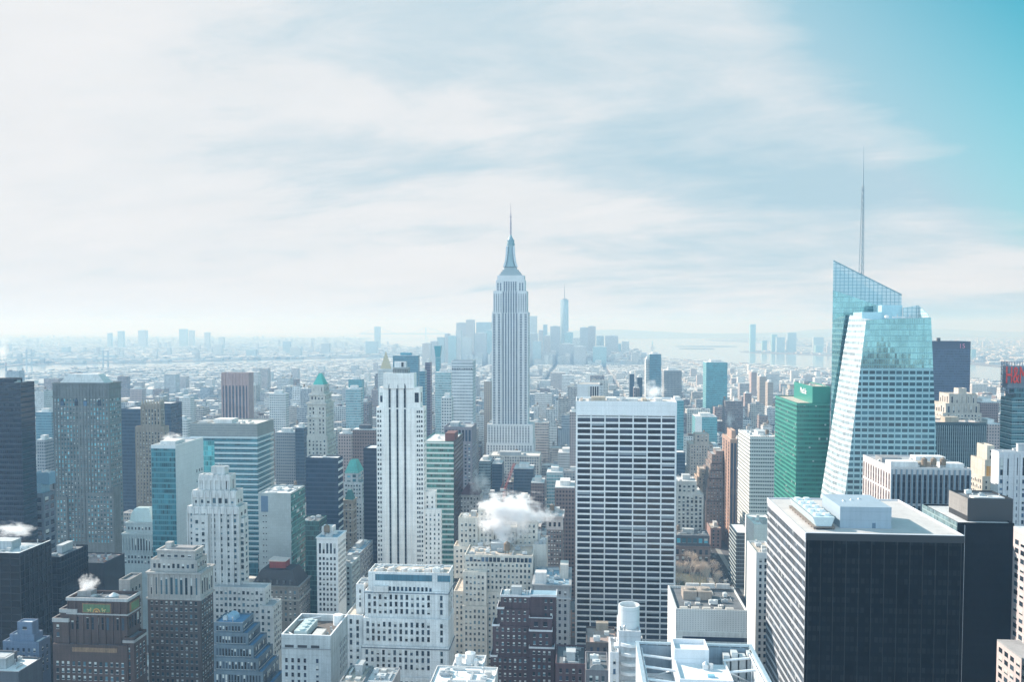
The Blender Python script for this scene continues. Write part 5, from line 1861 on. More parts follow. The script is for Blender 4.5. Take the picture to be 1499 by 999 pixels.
# green glass tower with letters
b = Bld('glass_tower', 'emerald green glass office tower with white lettering on its roof block', 'tower', 1166.6, 1212, 700, 76, short='the emerald tower', wall=curtain((0.016, 0.12, 0.098), (0.03, 0.20, 0.16), 1.5, 3.7, 0.36, 0.08, 0.5, 0.12, blind=0.05), roof=RTAN)
T = b.tier(1166.6, 1215, 592, par=1.0)
bands(b, T, 3.7, 0.8, plain((0.045, 0.26, 0.20), 0.3), faces='NE', top=0.2, vb=735, proud=0.12)
T2 = b.tier(1189.5, 1216, 568, 3, 60, wall=plain((0.03, 0.22, 0.175), 0.3), par=1.0)
x0, x1, y0, y1, z0, z1 = T2
text(b, 'MetLife', 6.6, plain((0.8, 0.8, 0.8), 0.4), (x0 - 0.35, y0 + 27, z1 - 4.6), (R(90), 0, R(-90)), 'sign_lettering', 'white lettering reading MetLife')
b.clutter(T2, 8, house=False, seed=2, big=1.4)
b.done()

# white grid tower
b = Bld('grid_tower', 'white office tower of fine horizontal grids left of the emerald tower', 'tower', 1098, 1134, 850, 62, short='the white grid tower', wall=curtain((0.05, 0.08, 0.09), (0.60, 0.60, 0.58), 2.2, 3.7, 0.48, 0.22, 0.6, 0.2), roof=RWHITE)
T = b.tier(1098, 1137, 641, par=1.0)
bands(b, T, 3.7, 1.6, plain((0.62, 0.62, 0.60), 0.5), faces='NE', top=-0.4, vb=800, proud=0.2)
b.clutter(T, 9, 1, seed=21)
b.done()

b = Bld('low_block', 'plain white blank walled block below the white grid tower', 'building', 1104, 1135, 740, 40, wall=WHITE, roof=RWHITE)
T = b.tier(1104, 1135, 770)
b.clutter(T, 3)
b.done()
b = Bld('office_block', 'low dark banded block with a white roof beside the avenue', 'building', 1078, 1096, 800, 38, short='the dark block with white roof', wall=curtain((0.015, 0.03, 0.04), (0.14, 0.18, 0.20), 2.0, 3.8, 0.3, 0.06, 0.4, 0.15), roof=RWHITE)
T = b.tier(1078, 1099, 782)
bands(b, T, 3.8, 0.8, plain((0.50, 0.55, 0.56), 0.4), faces='E', vb=860)
b.done()

# slim rust brown slab
b = Bld('slab_tower', 'slim tower with rust brown sunlit ribs on its left side and a dark front', 'tower', 1069, 1079.5, 942, 52, short='the rust brown slim tower', wall=stone((0.36, 0.24, 0.185)), roof=RTAN)
T = b.tier(1069, 1079.5, 645, par=1.0)
x0, x1, y0, y1, z0, z1 = T
for i in range(3):
    m = b.mb()
    yy = y0 + 5 + i * 16
    m.box(x0 - 0.14, x0 - 0.004, yy, yy + 7, 10, z1 - 3, True)
    b.part('window_strip', m, curtain((0.10, 0.08, 0.08), (0.22, 0.12, 0.09), 3, 3.8, 0.4, 0.05))
for i in range(2):
    m = b.mb()
    xx = x0 + 0.8 + i * 3.4
    m.box(xx, xx + 2.4, y0 - 0.12, y0 - 0.004, 10, z1 - 3, True)
    b.part('window_strip', m, GNAVY)
T = b.tier(1071, 1077, 632, 10, 30)
b.done()

# stepped brown brick
b = Bld('stepped_tower', 'dark brown brick tower whose sunlit left edge climbs in steps', 'tower', 1035, 1059, 980, 44, short='the stepped brown brick tower', wall=stone((0.22, 0.17, 0.15)), roof=RGREY)
b.tier(1033, 1058.5, 735, 0, 60)
b.wins(b.tiers[-1], 'NE', 3.2, 3.7, 1.2, 1.9, GBLIND, vb=770)
for i, (l, t) in enumerate(((1034.5, 716), (1036, 702), (1038, 690), (1040, 680), (1042, 667))):
    T = b.tier(l, 1058.5, t, 0, 56 - i * 6)
    b.wins(T, 'NE', 3.2, 3.7, 1.2, 1.9, GBLIND, mt=0.8, mb=0.3)
T = b.tier(1048, 1059, 662, 2, 20)
b.done()

b = Bld('stepped_tower', 'tan brick tower with stepped shoulders behind the stepped brown one', 'tower', 1008, 1046, 1120, 44, short='the tan stepped tower', wall=stone((0.40, 0.33, 0.28)), roof=RTAN)
T = b.tier(1008, 1046, 700, 0, 44)
b.wins(T, 'NE', 3.6, 3.7, 1.4, 1.9, GDARK, vb=720)
T = b.tier(1010, 1044, 652, 2, 36)
b.wins(T, 'NE', 3.4, 3.7, 1.4, 1.9, GDARK)
T = b.tier(1018, 1038, 637, 6, 22)
b.wins(T, 'NE', 4.4, 5, 1.8, 2.2, GDARK)
b.done()
b = Bld('stepped_tower', 'small tan tower climbing in sunlit steps left of the brown stepped one', 'tower', 1018, 1036, 1010, 40, wall=stone((0.44, 0.33, 0.25)), roof=RTAN)
for i, (l, t) in enumerate(((1017, 740), (1019, 712), (1021, 700), (1024, 688))):
    T = b.tier(l, 1034, t, 0, 40 - i * 6)
    b.wins(T, 'NE', 3.4, 3.7, 1.4, 1.9, GDARK, mt=0.8, mb=0.3, vb=760)
b.done()

b = Bld('office_block', 'pale office block of plain square windows right of the white slab', 'building', 990, 1032, 880, 40, short='the pale square windowed block', wall=stone((0.48, 0.46, 0.44)), roof=RPALE)
T = b.tier(984, 1030, 725, 0, 40)
b.wins(T, 'N', 4.0, 4.2, 2.2, 2.6, GDARK, vb=800)
T = b.tier(984, 1020, 706, 1, 30)
b.wins(T, 'N', 4.0, 4.2, 2.2, 2.6, GDARK, mt=3)
b.clutter(T, 4)
b.done()
b = Bld('office_tower', 'small dark blue office tower peeping out beside the white slab', 'tower', 991, 1003, 1000, 22, wall=curtain((0.02, 0.06, 0.10), (0.04, 0.10, 0.15), 1.6, 3.8, 0.3, 0.08), roof=RPALE)
b.tier(988, 1003, 664)
b.done()

# ornate brick block facing the park
b = Bld('ornate_block', 'brown ornate brick block with teal roof skylights facing the bare trees', 'building', 986, 1040, 850, 28, short='the ornate block by the park', wall=stone((0.23, 0.17, 0.15)), roof=RDARK)
T = b.tier(986, 1040, 801, 0, 28, ledge=0.8)
b.wins(T, 'NW', 5.2, 7.0, 2.6, 4.8, GDARK, mt=2.6, vb=870)
for q in (8.4, 15.4, 22):
    slabpart(b, T, T[5] - q, T[5] - q + 0.8, stone((0.34, 0.26, 0.22)), 'cornice', 0.6)
T = b.tier(988, 1039, 785, 2, 24, wall=SLATE, par=0.6)
b.wins(T, 'N', 4.8, 8, 3.6, 4.4, glass((0.06, 0.26, 0.34), 0.2), mt=2.4)
b.clutter(T, 8, 1, seed=3)
b.done()
b = Bld('low_block', 'low reddish brick block beside the avenue behind the ornate one', 'building', 1041, 1056, 945, 28, wall=stone((0.28, 0.18, 0.16)), roof=RTAN)
T = b.tier(1040, 1056, 775)
b.wins(T, 'NW', 3.4, 4, 1.6, 2.2, GDARK, vb=800)
b.clutter(T, 4)
b.done()

# low building with tiled front at the bottom, right of the slab
b = Bld('low_block', 'low pale block with perforated metal front and cooling towers on its roof', 'building', 990, 1094, 420, 40, short='the perforated front block', wall=stone((0.55, 0.55, 0.53)), roof=RDARK)
zf = zat(921, 420)
T = b.tier(990, 1094, 925, 0, 40, par=0, roof=False)
x0, x1, y0, y1, z0, z1 = T
m = b.mb()
m.box(x0 + 3, x1, y0 - 0.2, y0 - 0.004, z1 - 4.5, z1 - 2.4, True)
b.part('window_band', m, GNAVY)
m = b.mb()
m.box(x0 + 1, x1, y0 - 2.4, y0 - 0.3, z1 - 8, z1 - 5.6)
b.part('glass_terrace', m, curtain((0.25, 0.36, 0.36), (0.5, 0.55, 0.54), 2, 3, 0.2, 0.1))
T = b.tier(990, 1094, 896, 0.6, 38, par=1.4, wall=curtain((0.30, 0.30, 0.30), (0.60, 0.60, 0.58), 1.3, 0.95, 0.62, 0.55, 0.1, 0.5))
x0, x1, y0, y1, z0, z1 = T
m = b.mb()
m.box(x0 - 0.3, x0 - 0.004, y0 - 0.4, y1, 40, z1 + 1.5)
b.part('white_flank', m, WHITE)
for k in range(2):
    m = b.mb()
    xx = x0 + 5.5 + k * 7.4
    m.box(xx, xx + 7, y0 + 18, y0 + 27, z1 + 0.16, z1 + 4.6)
    m.cyl(xx + 3.5, y0 + 22.5, z1 + 4.602, z1 + 5.5, 2.6, 2.2, 14, True)
    b.part('cooling_tower', m, stone((0.34, 0.29, 0.25)))
for k in range(5):
    m = b.mb()
    xx = x0 + 2 + k * 5.6
    m.box(xx, xx + 3.8, y0 + 1.5, y0 + 3.5, z1 + 0.16, z1 + 1.6)
    b.part('cooling_unit', m, plain((0.5, 0.47, 0.43), 0.6))
b.clutter(T, 12, house=False, seed=13)
for k in range(3):
    m = b.mb()
    xx = x0 + 9 + k * 8
    m.box(xx, xx + 7, y1 - 2.6, y1 - 1, z1 + 1.0, z1 + 3.4)
    b.part('roof_screen', m, PALE)
b.done()

# white narrow building next to the black slab
b = Bld('slab_tower', 'narrow white building with a blank sunlit side and blue shaded windows', 'building', 1107, 1150, 480, 26, short='the narrow white building', wall=stone((0.70, 0.70, 0.69), 0.08), roof=RTAN)
T = b.tier(1107, 1135, 812)
b.wins(T, 'N', 2.6, 3.6, 1.3, 2.0, GBLUE, mt=2.4)
b.clutter(T, 5, 1, house=False)
b.done()

# big black slab in front
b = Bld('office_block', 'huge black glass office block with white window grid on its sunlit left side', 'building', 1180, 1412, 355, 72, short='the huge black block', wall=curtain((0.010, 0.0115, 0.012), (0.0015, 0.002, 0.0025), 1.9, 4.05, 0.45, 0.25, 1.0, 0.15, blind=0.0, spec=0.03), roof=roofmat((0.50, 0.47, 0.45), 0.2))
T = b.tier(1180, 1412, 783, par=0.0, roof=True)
x0, x1, y0, y1, z0, z1 = T
m = b.mb()
m.box(x0 + 0.02, x1, y0 - 0.15, y0 - 0.004, z1 - 2.4, z1 + 0.6)
b.part('fascia', m, plain((0.02, 0.024, 0.028), 0.4))
m = b.mb()
m.box(x0 - 0.35, x0 - 0.004, y0, y1, z1 - 1.8, z1 + 0.65)
m.box(x0, x1, y0 - 0.152, y0 + 0.5, z1 + 0.602, z1 + 0.8, True)
m.box(x1 - 0.5, x1, y0 + 0.502, y1, z1 + 0.155, z1 + 0.8, True)
m.box(x0, x1 - 0.502, y1 - 0.5, y1, z1 + 0.155, z1 + 0.8, True)
b.part('roof_rim', m, stone((0.60, 0.60, 0.62), 0.08))
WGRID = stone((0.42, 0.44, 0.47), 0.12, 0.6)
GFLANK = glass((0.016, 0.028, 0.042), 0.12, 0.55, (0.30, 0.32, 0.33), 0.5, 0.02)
z = z1 - 2.0
k = 0
while z > 20:
    hb = 1.4
    m = b.mb()
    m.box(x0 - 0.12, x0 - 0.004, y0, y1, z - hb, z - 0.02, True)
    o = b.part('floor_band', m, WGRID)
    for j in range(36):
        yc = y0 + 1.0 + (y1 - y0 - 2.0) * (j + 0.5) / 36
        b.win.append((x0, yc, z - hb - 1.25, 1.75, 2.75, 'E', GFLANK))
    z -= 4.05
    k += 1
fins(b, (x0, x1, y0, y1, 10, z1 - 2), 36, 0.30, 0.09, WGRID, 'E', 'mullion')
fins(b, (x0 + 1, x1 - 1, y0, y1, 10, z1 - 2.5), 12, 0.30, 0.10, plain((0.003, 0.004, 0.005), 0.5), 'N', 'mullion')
# roof: penthouse, cooling towers on legs
xa = x0 + 17
m = b.mb()
m.box(xa, xa + 21, y0 + 12, y0 + 39, z1 + 0.16, z1 + 9.2)
b.part('roof_house', m, stone((0.30, 0.37, 0.43), 0.1, 0.6))
m = b.mb()
m.box(xa + 13.2, xa + 14.6, y0 + 11.9, y0 + 11.997, z1 + 0.3, z1 + 2.5, True)
b.part('roof_door', m, plain((0.10, 0.16, 0.22)))
for k in range(3):
    m = b.mb()
    m.cyl(xa + 5 + k * 4, y0 + 24 + k * 2.4, z1 + 9.202, z1 + 9.7, 0.7, 0.5, 8)
    b.part('vent_pipe', m, STEEL)
m = b.mb()
m.box(x0 + 5, x0 + 14, y0 + 8, y0 + 50, z1 + 0.9, z1 + 1.4, True)
for yy in range(10):
    for xx in (x0 + 5.3, x0 + 13.3):
        m.box(xx, xx + 0.4, y0 + 8.2 + yy * 4.6, y0 + 8.6 + yy * 4.6, z1 + 0.15, z1 + 0.898)
b.part('steel_stand', m, plain((0.16, 0.13, 0.11), 0.6))
for k in range(5):
    ya = y0 + 9 + k * 8.1
    m = b.mb()
    m.hexa([(x0 + 6.4, ya, z1 + 1.404), (x0 + 12.6, ya, z1 + 1.404), (x0 + 12.6, ya + 7.9, z1 + 1.404), (x0 + 6.4, ya + 7.9, z1 + 1.404)],
           [(x0 + 5, ya, z1 + 5.2), (x0 + 14, ya, z1 + 5.2), (x0 + 14, ya + 7.9, z1 + 5.2), (x0 + 5, ya + 7.9, z1 + 5.2)])
    p = b.part('cooling_tower', m, plain((0.50, 0.60, 0.63), 0.45, 0.1))
    for q in (0.3, 0.74):
        m = b.mb()
        m.cyl(x0 + 5 + 9 * q, ya + 4, z1 + 5.202, z1 + 6.3, 1.55, 1.4, 14, True)
        m.build('fan_stack', plain((0.66, 0.70, 0.71), 0.4), p)
    m = b.mb()
    m.bar((x0 + 5.0, ya + 0.3, z1 + 5.4), (x0 + 5.0, ya + 7.6, z1 + 5.4), 0.12)
    m.build('pipe', DSTEEL, p)
b.done()

# black tower behind it to the right
b = Bld('office_tower', 'black tower with pale roof terrace and black roof house right of the huge black block', 'tower', 1402, 1484, 440, 44, short='the black tower at the right', wall=curtain((0.003, 0.0035, 0.004), (0.002, 0.0025, 0.003), 1.8, 4.0, 0.4, 0.14, 0.5, 0.2, spec=0.03), roof=RPALE)
T = b.tier(1402, 1485, 768, par=0.9)
x0, x1, y0, y1, z0, z1 = T
m = b.mb()
m.box(x0 + 3.2, x0 + 3.4, y0 - 0.4, y0 - 0.004, 10, z1 - 0.3)
b.part('pipe', m, plain((0.5, 0.55, 0.58)))
m = b.mb()
m.box(x0 - 0.3, x0 - 0.004, y0 + 0.2, y1, z1 - 5, z1 + 0.9)
b.part('glass_parapet', m, curtain((0.16, 0.24, 0.26), (0.24, 0.32, 0.33), 1.8, 12, 0.05, 0.12))
T = b.tier(1417, 1483, 734, 6, 22, wall=plain((0.018, 0.02, 0.022), 0.5), par=1.4, roofm=RDARK)
x0, x1, y0, y1, z0, z1 = T
m = b.mb()
m.box(x0 - 0.2, x0 - 0.004, y0, y1, z0 + 3, z1 + 1.3)
b.part('concrete_flank', m, stone((0.24, 0.23, 0.22)))
m = b.mb()
m.box(x0 + 5, x1 - 2, y0 + 4, y0 + 10, z1 + 0.16, z1 + 1.2)
b.part('skylight', m, plain((0.6, 0.6, 0.6)))
b.clutter(T, 6, house=False, seed=4)
b.done()

# grey and white striped flat topped block
b = Bld('striped_block', 'flat topped block of white ribs and dark window strips with crowded roof', 'building', 1304, 1421, 520, 50, short='the white ribbed flat topped block', wall=stone((0.55, 0.52, 0.51), 0.12), roof=RGREY)
T = b.tier(1304, 1421, 687, par=1.0)
x0, x1, y0, y1, z0, z1 = T
n = 15
k = (x1 - x0) / n
SL = glass((0.014, 0.022, 0.032), 0.0, 0.15, (0.2, 0.2, 0.2), 0.4)
for i in range(n):
    for q, (zb, za) in enumerate(((z1 - 3.2, z1 - 20.5), (z1 - 22, 20))):
        m = b.mb()
        m.box(x0 + k * i + 0.75, x0 + k * (i + 1) - 0.75, y0 - 0.12, y0 - 0.004, za, zb, True)
        b.part('window_strip', m, curtain((0.018, 0.026, 0.036), (0.03, 0.04, 0.05), 1.0, 3.9, 0.3, 0.1, 0.6, 0.15))
fins(b, (x0, x1, y0, y1, 20, z1 - 0.2), n, 0.8, 0.9, plain((0.22, 0.28, 0.33), 0.5), 'N', 'facade_fin')
n = 11
for i in range(n):
    kk = (y1 - y0) / n
    for q, (zb, za) in enumerate(((z1 - 3.0, z1 - 12.5), (z1 - 14, z1 - 24), (z1 - 25.5, 20))):
        m = b.mb()
        m.box(x0 - 0.14, x0 - 0.004, y0 + kk * i + 1.3, y0 + kk * (i + 1) - 1.3, za, zb, True)
        b.part('window_strip', m, curtain((0.10, 0.075, 0.075), (0.17, 0.13, 0.13), 1.0, 3.9, 0.3, 0.1, 0.4, 0.3))
for (dx, dy, w_, d_, h_, mt) in ((2, 6, 16, 9, 3.4, PALE), (20, 10, 7, 7, 2.6, TAN2), (30, 5, 14, 8, 2.8, PALE), (24, 26, 18, 9, 3.6, PALE), (3, 24, 12, 12, 3, GREY)):
    m = b.mb()
    m.box(x0 + dx, x0 + dx + w_, y0 + dy, y0 + dy + d_, z1 + 0.16, z1 + h_)
    b.part('roof_house', m, mt)
for k in range(3):
    watertank(b, x0 + 21 + k * 5.4, y0 + 5, z1 - 0.6, 1.7)
b.clutter(T, 10, house=False, seed=11)
b.done()

# dark ribbed slab behind
b = Bld('office_tower', 'dark slab with thin pale vertical ribs behind the white ribbed block', 'tower', 1372, 1444, 800, 30, short='the dark ribbed slab', wall=curtain((0.03, 0.06, 0.07), (0.05, 0.09, 0.10), 1.9, 3.8, 0.3, 0.1, 0.5, 0.15), roof=roofmat((0.5, 0.42, 0.38)))
T = b.tier(1364, 1444, 620)
fins(b, T, 26, 0.45, 0.5, plain((0.36, 0.42, 0.44), 0.5), 'N', 'facade_fin', 2.0)
x0, x1, y0, y1, z0, z1 = T
m = b.mb()
m.box(x0 + 14, x0 + 26, y0 + 6, y0 + 16, z1 + 0.16, z1 + 5)
b.part('roof_house', m, TAN2)
b.clutter(T, 5, house=False)
b.done()

# cream art deco tower
b = Bld('stepped_tower', 'cream art deco tower stepping up to a small square top behind the dark ribbed slab', 'tower', 1380, 1436, 1000, 40, short='the cream art deco tower', wall=stone((0.46, 0.41, 0.36)), roof=RTAN)
T = b.tier(1380, 1437, 606, 0, 40)
b.wins(T, 'NE', 3.6, 4, 1.5, 2.1, GDARK, vb=625)
T = b.tier(1384, 1434, 592, 2, 34, piers=(7, 1.4, 0.8))
b.wins(T, 'NE', 5.5, 12, 2.4, 7.0, GDARK, mt=2.6)
T = b.tier(1389, 1430, 578, 5, 26, piers=(6, 1.4, 0.8))
b.wins(T, 'NE', 5.2, 12, 1.8, 7.0, GDARK, mt=2.4)
T = b.tier(1403, 1415, 570, 9, 12)
b.done()

# navy tower at the right horizon
b = Bld('office_tower', 'tall dark navy slab tower at the right with small pink numerals near its top', 'tower', 1367, 1421, 1280, 40, short='the tall navy slab at the right', wall=curtain((0.035, 0.055, 0.10), (0.05, 0.075, 0.12), 1.6, 3.6, 0.35, 0.25, 0.6, 0.15), roof=RDARK)
T = b.tier(1362, 1421, 511, par=0, roof=False)
T = b.tier(1362, 1421, 501, 0, 40, wall=plain((0.03, 0.04, 0.07), 0.4), par=1)
x0, x1, y0, y1, z0, z1 = T
text(b, '15', 9.0, plain((0.62, 0.22, 0.32), 0.5), (x1 - 12, y0 - 0.4, z1 - 6.0), (R(90), 0, 0), 'sign_numerals', 'pink numerals reading 15')
m = b.mb()
m.box(x0 + 14, x0 + 18, y0 + 10, y0 + 14, z1 + 0.16, z1 + 6)
b.part('roof_house', m, DARK)
b.done()

# tower with lattice crown and red letters at the right edge
b = Bld('glass_tower', 'green grey glass tower with lattice crown and red letters at the right edge', 'tower', 1482, 1540, 640, 17, short='the tower with the red letters', wall=curtain((0.035, 0.10, 0.12), (0.10, 0.20, 0.22), 1.6, 4.0, 0.3, 0.08, 0.7, 0.12), roof=RGREY)
T = b.tier(1482, 1545, 585, 0, 17)
bands(b, T, 4.0, 0.5, plain((0.40, 0.50, 0.51), 0.4), faces='NE', vb=675)
T = b.tier(1485, 1545, 571, 2, 13)
x0, x1, y0, y1, z0, z1 = T
zc0, zc1 = z1 + 1.2, zat(528, 643)
xc0, xc1 = at(1475, 550, 645)[0], at(1545, 550, 645)[0]
m = b.mb()
st_ = plain((0.20, 0.24, 0.30), 0.5, 0.3, 'painted_steel')
for i in range(10):
    xx = xc0 + (xc1 - xc0) * i / 9
    m.bar((xx, y0 + 1, zc0 - 4), (xx, y0 + 1, zc1), 0.28, 4)
    m.bar((xx, y0 + 12.5, zc0 - 4), (xx, y0 + 12.5, zc1), 0.28, 4)
for i in range(7):
    zz = zc0 - 4 + (zc1 - zc0 + 4) * i / 6
    m.bar((xc0, y0 + 1, zz), (xc1, y0 + 1, zz), 0.28, 4)
    m.bar((xc0, y0 + 1, zz), (xc0, y0 + 12.5, zz), 0.28, 4)
    for q in range(1, 6):
        if i < 6:
            m.bar((xc0, y0 + 1 + 2.3 * (q - 1), zz), (xc0, y0 + 1 + 2.3 * q, zz + (zc1 - zc0 + 4) / 6), 0.18, 4)
for q in range(6):
    m.bar((xc0, y0 + 1 + 2.3 * q, zc0 - 4), (xc0, y0 + 1 + 2.3 * q, zc1), 0.25, 4)
b.part('lattice_crown', m, st_)
m = b.mb()
m.box(xc0 + 0.5, xc1 - 1, y0 + 3, y0 + 11, z1 + 1.3, zc1 - 3)
b.part('crown_core', m, plain((0.24, 0.28, 0.32)))
red = plain((0.70, 0.045, 0.03), 0.5)
hm = text(b, 'H&M', 17.5, red, (at(1490, 550, 640)[0], y0 + 0.3, (zc0 + zc1) / 2 - 0.5), (R(90), 0, 0), 'sign_lettering', 'red letters reading H&M', 0.4)
hm.scale = (0.40, 1, 1)
b.done()

b = Bld('office_tower', 'white framed tower with paired dark windows under the tower with red letters', 'tower', 1455, 1540, 520, 40, short='the white framed tower at the right edge', wall=stone((0.58, 0.57, 0.58), 0.1), roof=RGREY)
T = b.tier(1462, 1545, 664, 0, 9, piers=(10, 1.3, 0.5))
x0, x1, y0, y1, z0, z1 = T
b.wins((x0, x1, y0, y1, z1 - 15, z1), 'N', 3.55, 20, 1.9, 10.5, GDARK, mt=2.5, mx=0)
b.wins((x0, x1, y0, y1, z0, z1 - 15), 'N', 3.55, 4.0, 2.0, 2.3, GBLUE, mt=0.5, mx=0, vb=830)
b.clutter(T, 6)
b.done()
b = Bld('ornate_tower', 'narrow ornate cream tower with an orange arched panel beside the white framed tower', 'tower', 1440, 1456, 560, 24, wall=stone((0.46, 0.42, 0.36)), roof=RTAN)
T = b.tier(1438, 1457, 700, 0, 24)
b.wins(T, 'NE', 2.4, 3.8, 1.0, 2.0, GDARK, mt=1.5, vb=740)
T = b.tier(1442, 1456, 676, 2, 20)
x0, x1, y0, y1, z0, z1 = T
for q in (0.3, 0.62):
    m = b.mb()
    cx = x0 + (x1 - x0) * q
    m.box(cx - 0.8, cx + 0.8, y0 - 0.15, y0 - 0.004, z1 - 9.5, z1 - 3, True)
    b.part('arched_panel', m, stone((0.60, 0.30, 0.08)))
T = b.tier(1445, 1456, 655, 4, 14)
b.wins(T, 'N', 2.4, 4.2, 1.0, 2.2, GDARK, mt=1.2)
b.done()

# pinkish building at the right edge, nearest
xe = at(1484, 760, 432)[0]
b = Bld('apartment_tower', 'pinkish stone building with stacked dark windows in the lower right corner', 'building', 1484, 1600, 340, 92, short='the pinkish corner building', wall=stone((0.52, 0.45, 0.45), 0.12), roof=RPALE)
b.x0 = xe
zt = zat(760, 432)
m = b.mb()
m.box(xe, xe + 40, 340, 432, 0, zt)
b.part('wall', m, b.wall)
m = b.mb()
m.box(xe, xe + 40, 340, 432, zt + 0.004, zt + 0.9)
b.part('roof', m, RPALE)
T = (xe, xe + 40, 340, 432, 0, zt)
b.tiers.append(T)
b.wins(T, 'E', 5.2, 4.1, 3.4, 2.3, GDARK, mt=5, lo=20)
xl = at(1460, 919, 424)[0]
zl = zat(919, 424)
m = b.mb()
m.box(xl, xe - 0.003, 340, 424, 0, zl)
b.part('wall', m, b.wall)
m = b.mb()
m.box(xl, xe - 0.003, 340, 424, zl + 0.004, zl + 0.8)
b.part('roof', m, RGREY)
T2 = (xl, xe, 340, 424, 0, zl)
b.wins(T2, 'E', 5.2, 4.1, 3.4, 2.3, GDARK, mt=2, lo=20)
b.top = zt
FOOT.append((xl, xe + 40, 340, 432))
b.done()

# ------------------------------------------------------------------ roof frame with trusses at the bottom
b = Bld('roof_frame_building', 'near rooftop framed by white trusses with a walled white roof house and blue shade', 'building', 935, 1100, 150, 120, short='the trussed rooftop')
FOOT.pop()
zr = zat(938, 268)
xa, xb = at(931, 938, 268)[0], at(1100, 938, 268)[0]
ya, yb = 196, 268
b.x0, b.x1 = xa, xb
FOOT.append((xa, xb, ya, yb))
WALLW = curtain((0.45, 0.50, 0.54), (0.68, 0.69, 0.70), 1.1, 30, 0.02, 0.5, 0.2, 0.4)
m = b.mb()
m.box(xa, xb, ya, yb, 0, zr - 9)
b.part('wall', m, WALLW)
m = b.mb()
m.box(xa + 1.2, xb - 1.2, ya + 1.2, yb - 1.2, zr - 8.996, zr - 8.8)
b.part('roof', m, RWHITE)
for nm, (a, c, d, e) in (('side_wall', (xa, xa + 1.1, ya, yb)), ('side_wall', (xb - 1.1, xb, ya, yb)), ('end_wall', (xa + 1.102, xb - 1.102, yb - 1.1, yb))):
    m = b.mb()
    m.box(a, c, d, e, zr - 8.998, zr)
    b.part(nm, m, WALLW if nm == 'side_wall' else stone((0.22, 0.28, 0.33)))
m = b.mb()
m.box(xa - 0.2, xb + 0.2, yb - 0.9, yb + 0.1, zr + 0.3, zr + 0.9, True)
m.box(xa - 0.1, xa + 0.9, ya, yb - 0.902, zr + 0.3, zr + 0.9, True)
m.box(xb - 0.9, xb + 0.1, ya, yb - 0.902, zr + 0.3, zr + 0.9, True)
for q in range(12):
    m.box(xa + q * (xb - xa - 0.4) / 11, xa + q * (xb - xa - 0.4) / 11 + 0.4, yb - 0.7, yb - 0.3, zr, zr + 0.298)
b.part('top_rail', m, plain((0.40, 0.50, 0.56), 0.4, 0.3))
for q in range(14):
    m = b.mb()
    yy = ya + 3 + q * 5
    m.bar((xa + 1.6, yy, zr - 8.8), (xa + 1.6, yy, zr + 0.1), 0.16)
    m.bar((xa + 1.6, yy, zr - 0.4), (xa + 1.6, min(yy + 5, yb - 2), zr - 0.4), 0.2)
    b.part('rail_post', m, WSTEEL)
    m = b.mb()
    m.bar((xb - 1.6, yy, zr - 8.8), (xb - 1.6, yy, zr + 0.1), 0.16)
    m.bar((xb - 1.6, yy, zr - 0.4), (xb - 1.6, min(yy + 5, yb - 2), zr - 0.4), 0.2)
    b.part('rail_post', m, WSTEEL)
xh0, xh1 = at(987, 950, 257)[0], at(1062, 950, 257)[0]
xm1 = at(1038, 950, 257)[0]
zu = zat(944, 257)
for q in range(7):
    yy = yb - 6 - q * 9
    m = b.mb()
    m.bar((xa + 1.7, yy, zr - 1.2), (xh0 - 0.1, yy, zr - 2.2), 0.42, 8)
    b.part('truss_beam', m, WSTEEL)
    m = b.mb()
    m.bar((xh1 + 0.1, yy, zr - 2.2), (xb - 1.7, yy, zr - 1.2), 0.42, 8)
    b.part('truss_beam', m, WSTEEL)
    m = b.mb()
    m.bar((xa + 1.8, yy, zr - 8.6), (xh0 - 0.2, yy - 8, zr - 2.4), 0.25, 6)
    b.part('truss_brace', m, WSTEEL)
    m = b.mb()
    m.bar((xb - 1.8, yy, zr - 8.6), (xh1 + 0.2, yy - 8, zr - 2.4), 0.25, 6)
    b.part('truss_brace', m, WSTEEL)
HW = stone((0.66, 0.67, 0.69), 0.1)
m = b.mb()
m.box(xh0, xm1, 257, 266, zr - 8.79, zu - 1.3)
b.part('roof_house', m, HW)
for (a, c, d, e) in ((xh0, xm1, 257, 257.4), (xh0, xm1, 265.6, 266), (xh0, xh0 + 0.4, 257.402, 265.598), (xm1 - 0.4, xm1, 257.402, 265.598)):
    m = b.mb()
    m.box(a, c, d, e, zu - 1.296, zu, True)
    b.part('parapet', m, HW)
zl = zat(965, 257)
m = b.mb()
m.box(xh0, xh1, 243, 256.99, zr - 8.79, zl)
b.part('roof_deck', m, HW)
for (a, c, d, e) in ((xh0, xh1, 243, 243.4), (xh0, xh0 + 0.4, 243.402, 256.98), (xh1 - 0.4, xh1, 243.402, 256.98)):
    m = b.mb()
    m.box(a, c, d, e, zl + 0.004, zl + 1.1, True)
    b.part('parapet', m, HW)
m = b.mb()
m.box(xh0 + 0.42, xh1 - 0.42, 243.42, 256.9, zl + 0.004, zl + 0.12)
b.part('roof', m, RWHITE)
m = b.mb()
m.box(xh0 + 8.0, xh0 + 9.6, 252.5, 254.3, zl + 0.12, zl + 1.6)
m.cyl(xh0 + 10.4, 253.2, zl + 0.12, zl + 1.8, 0.7, 0.7, 12)
m.cyl(xh0 + 8.8, 253.4, zl + 1.602, zl + 2.3, 0.8, 0.3, 12, True)
b.part('fan_unit', m, plain((0.55, 0.56, 0.57), 0.4, 0.3))
m = b.mb()
m.box(xh0 + 8.6, xh0 + 10.6, 247, 248.2, zl + 0.12, zl + 0.8)
b.part('cooling_unit', m, plain((0.24, 0.46, 0.56), 0.4))
T = (xh1 + 1, xb - 2, 240, 264, 0, zr - 8.9)
b.clutter(T, 8, house=False, seed=4)
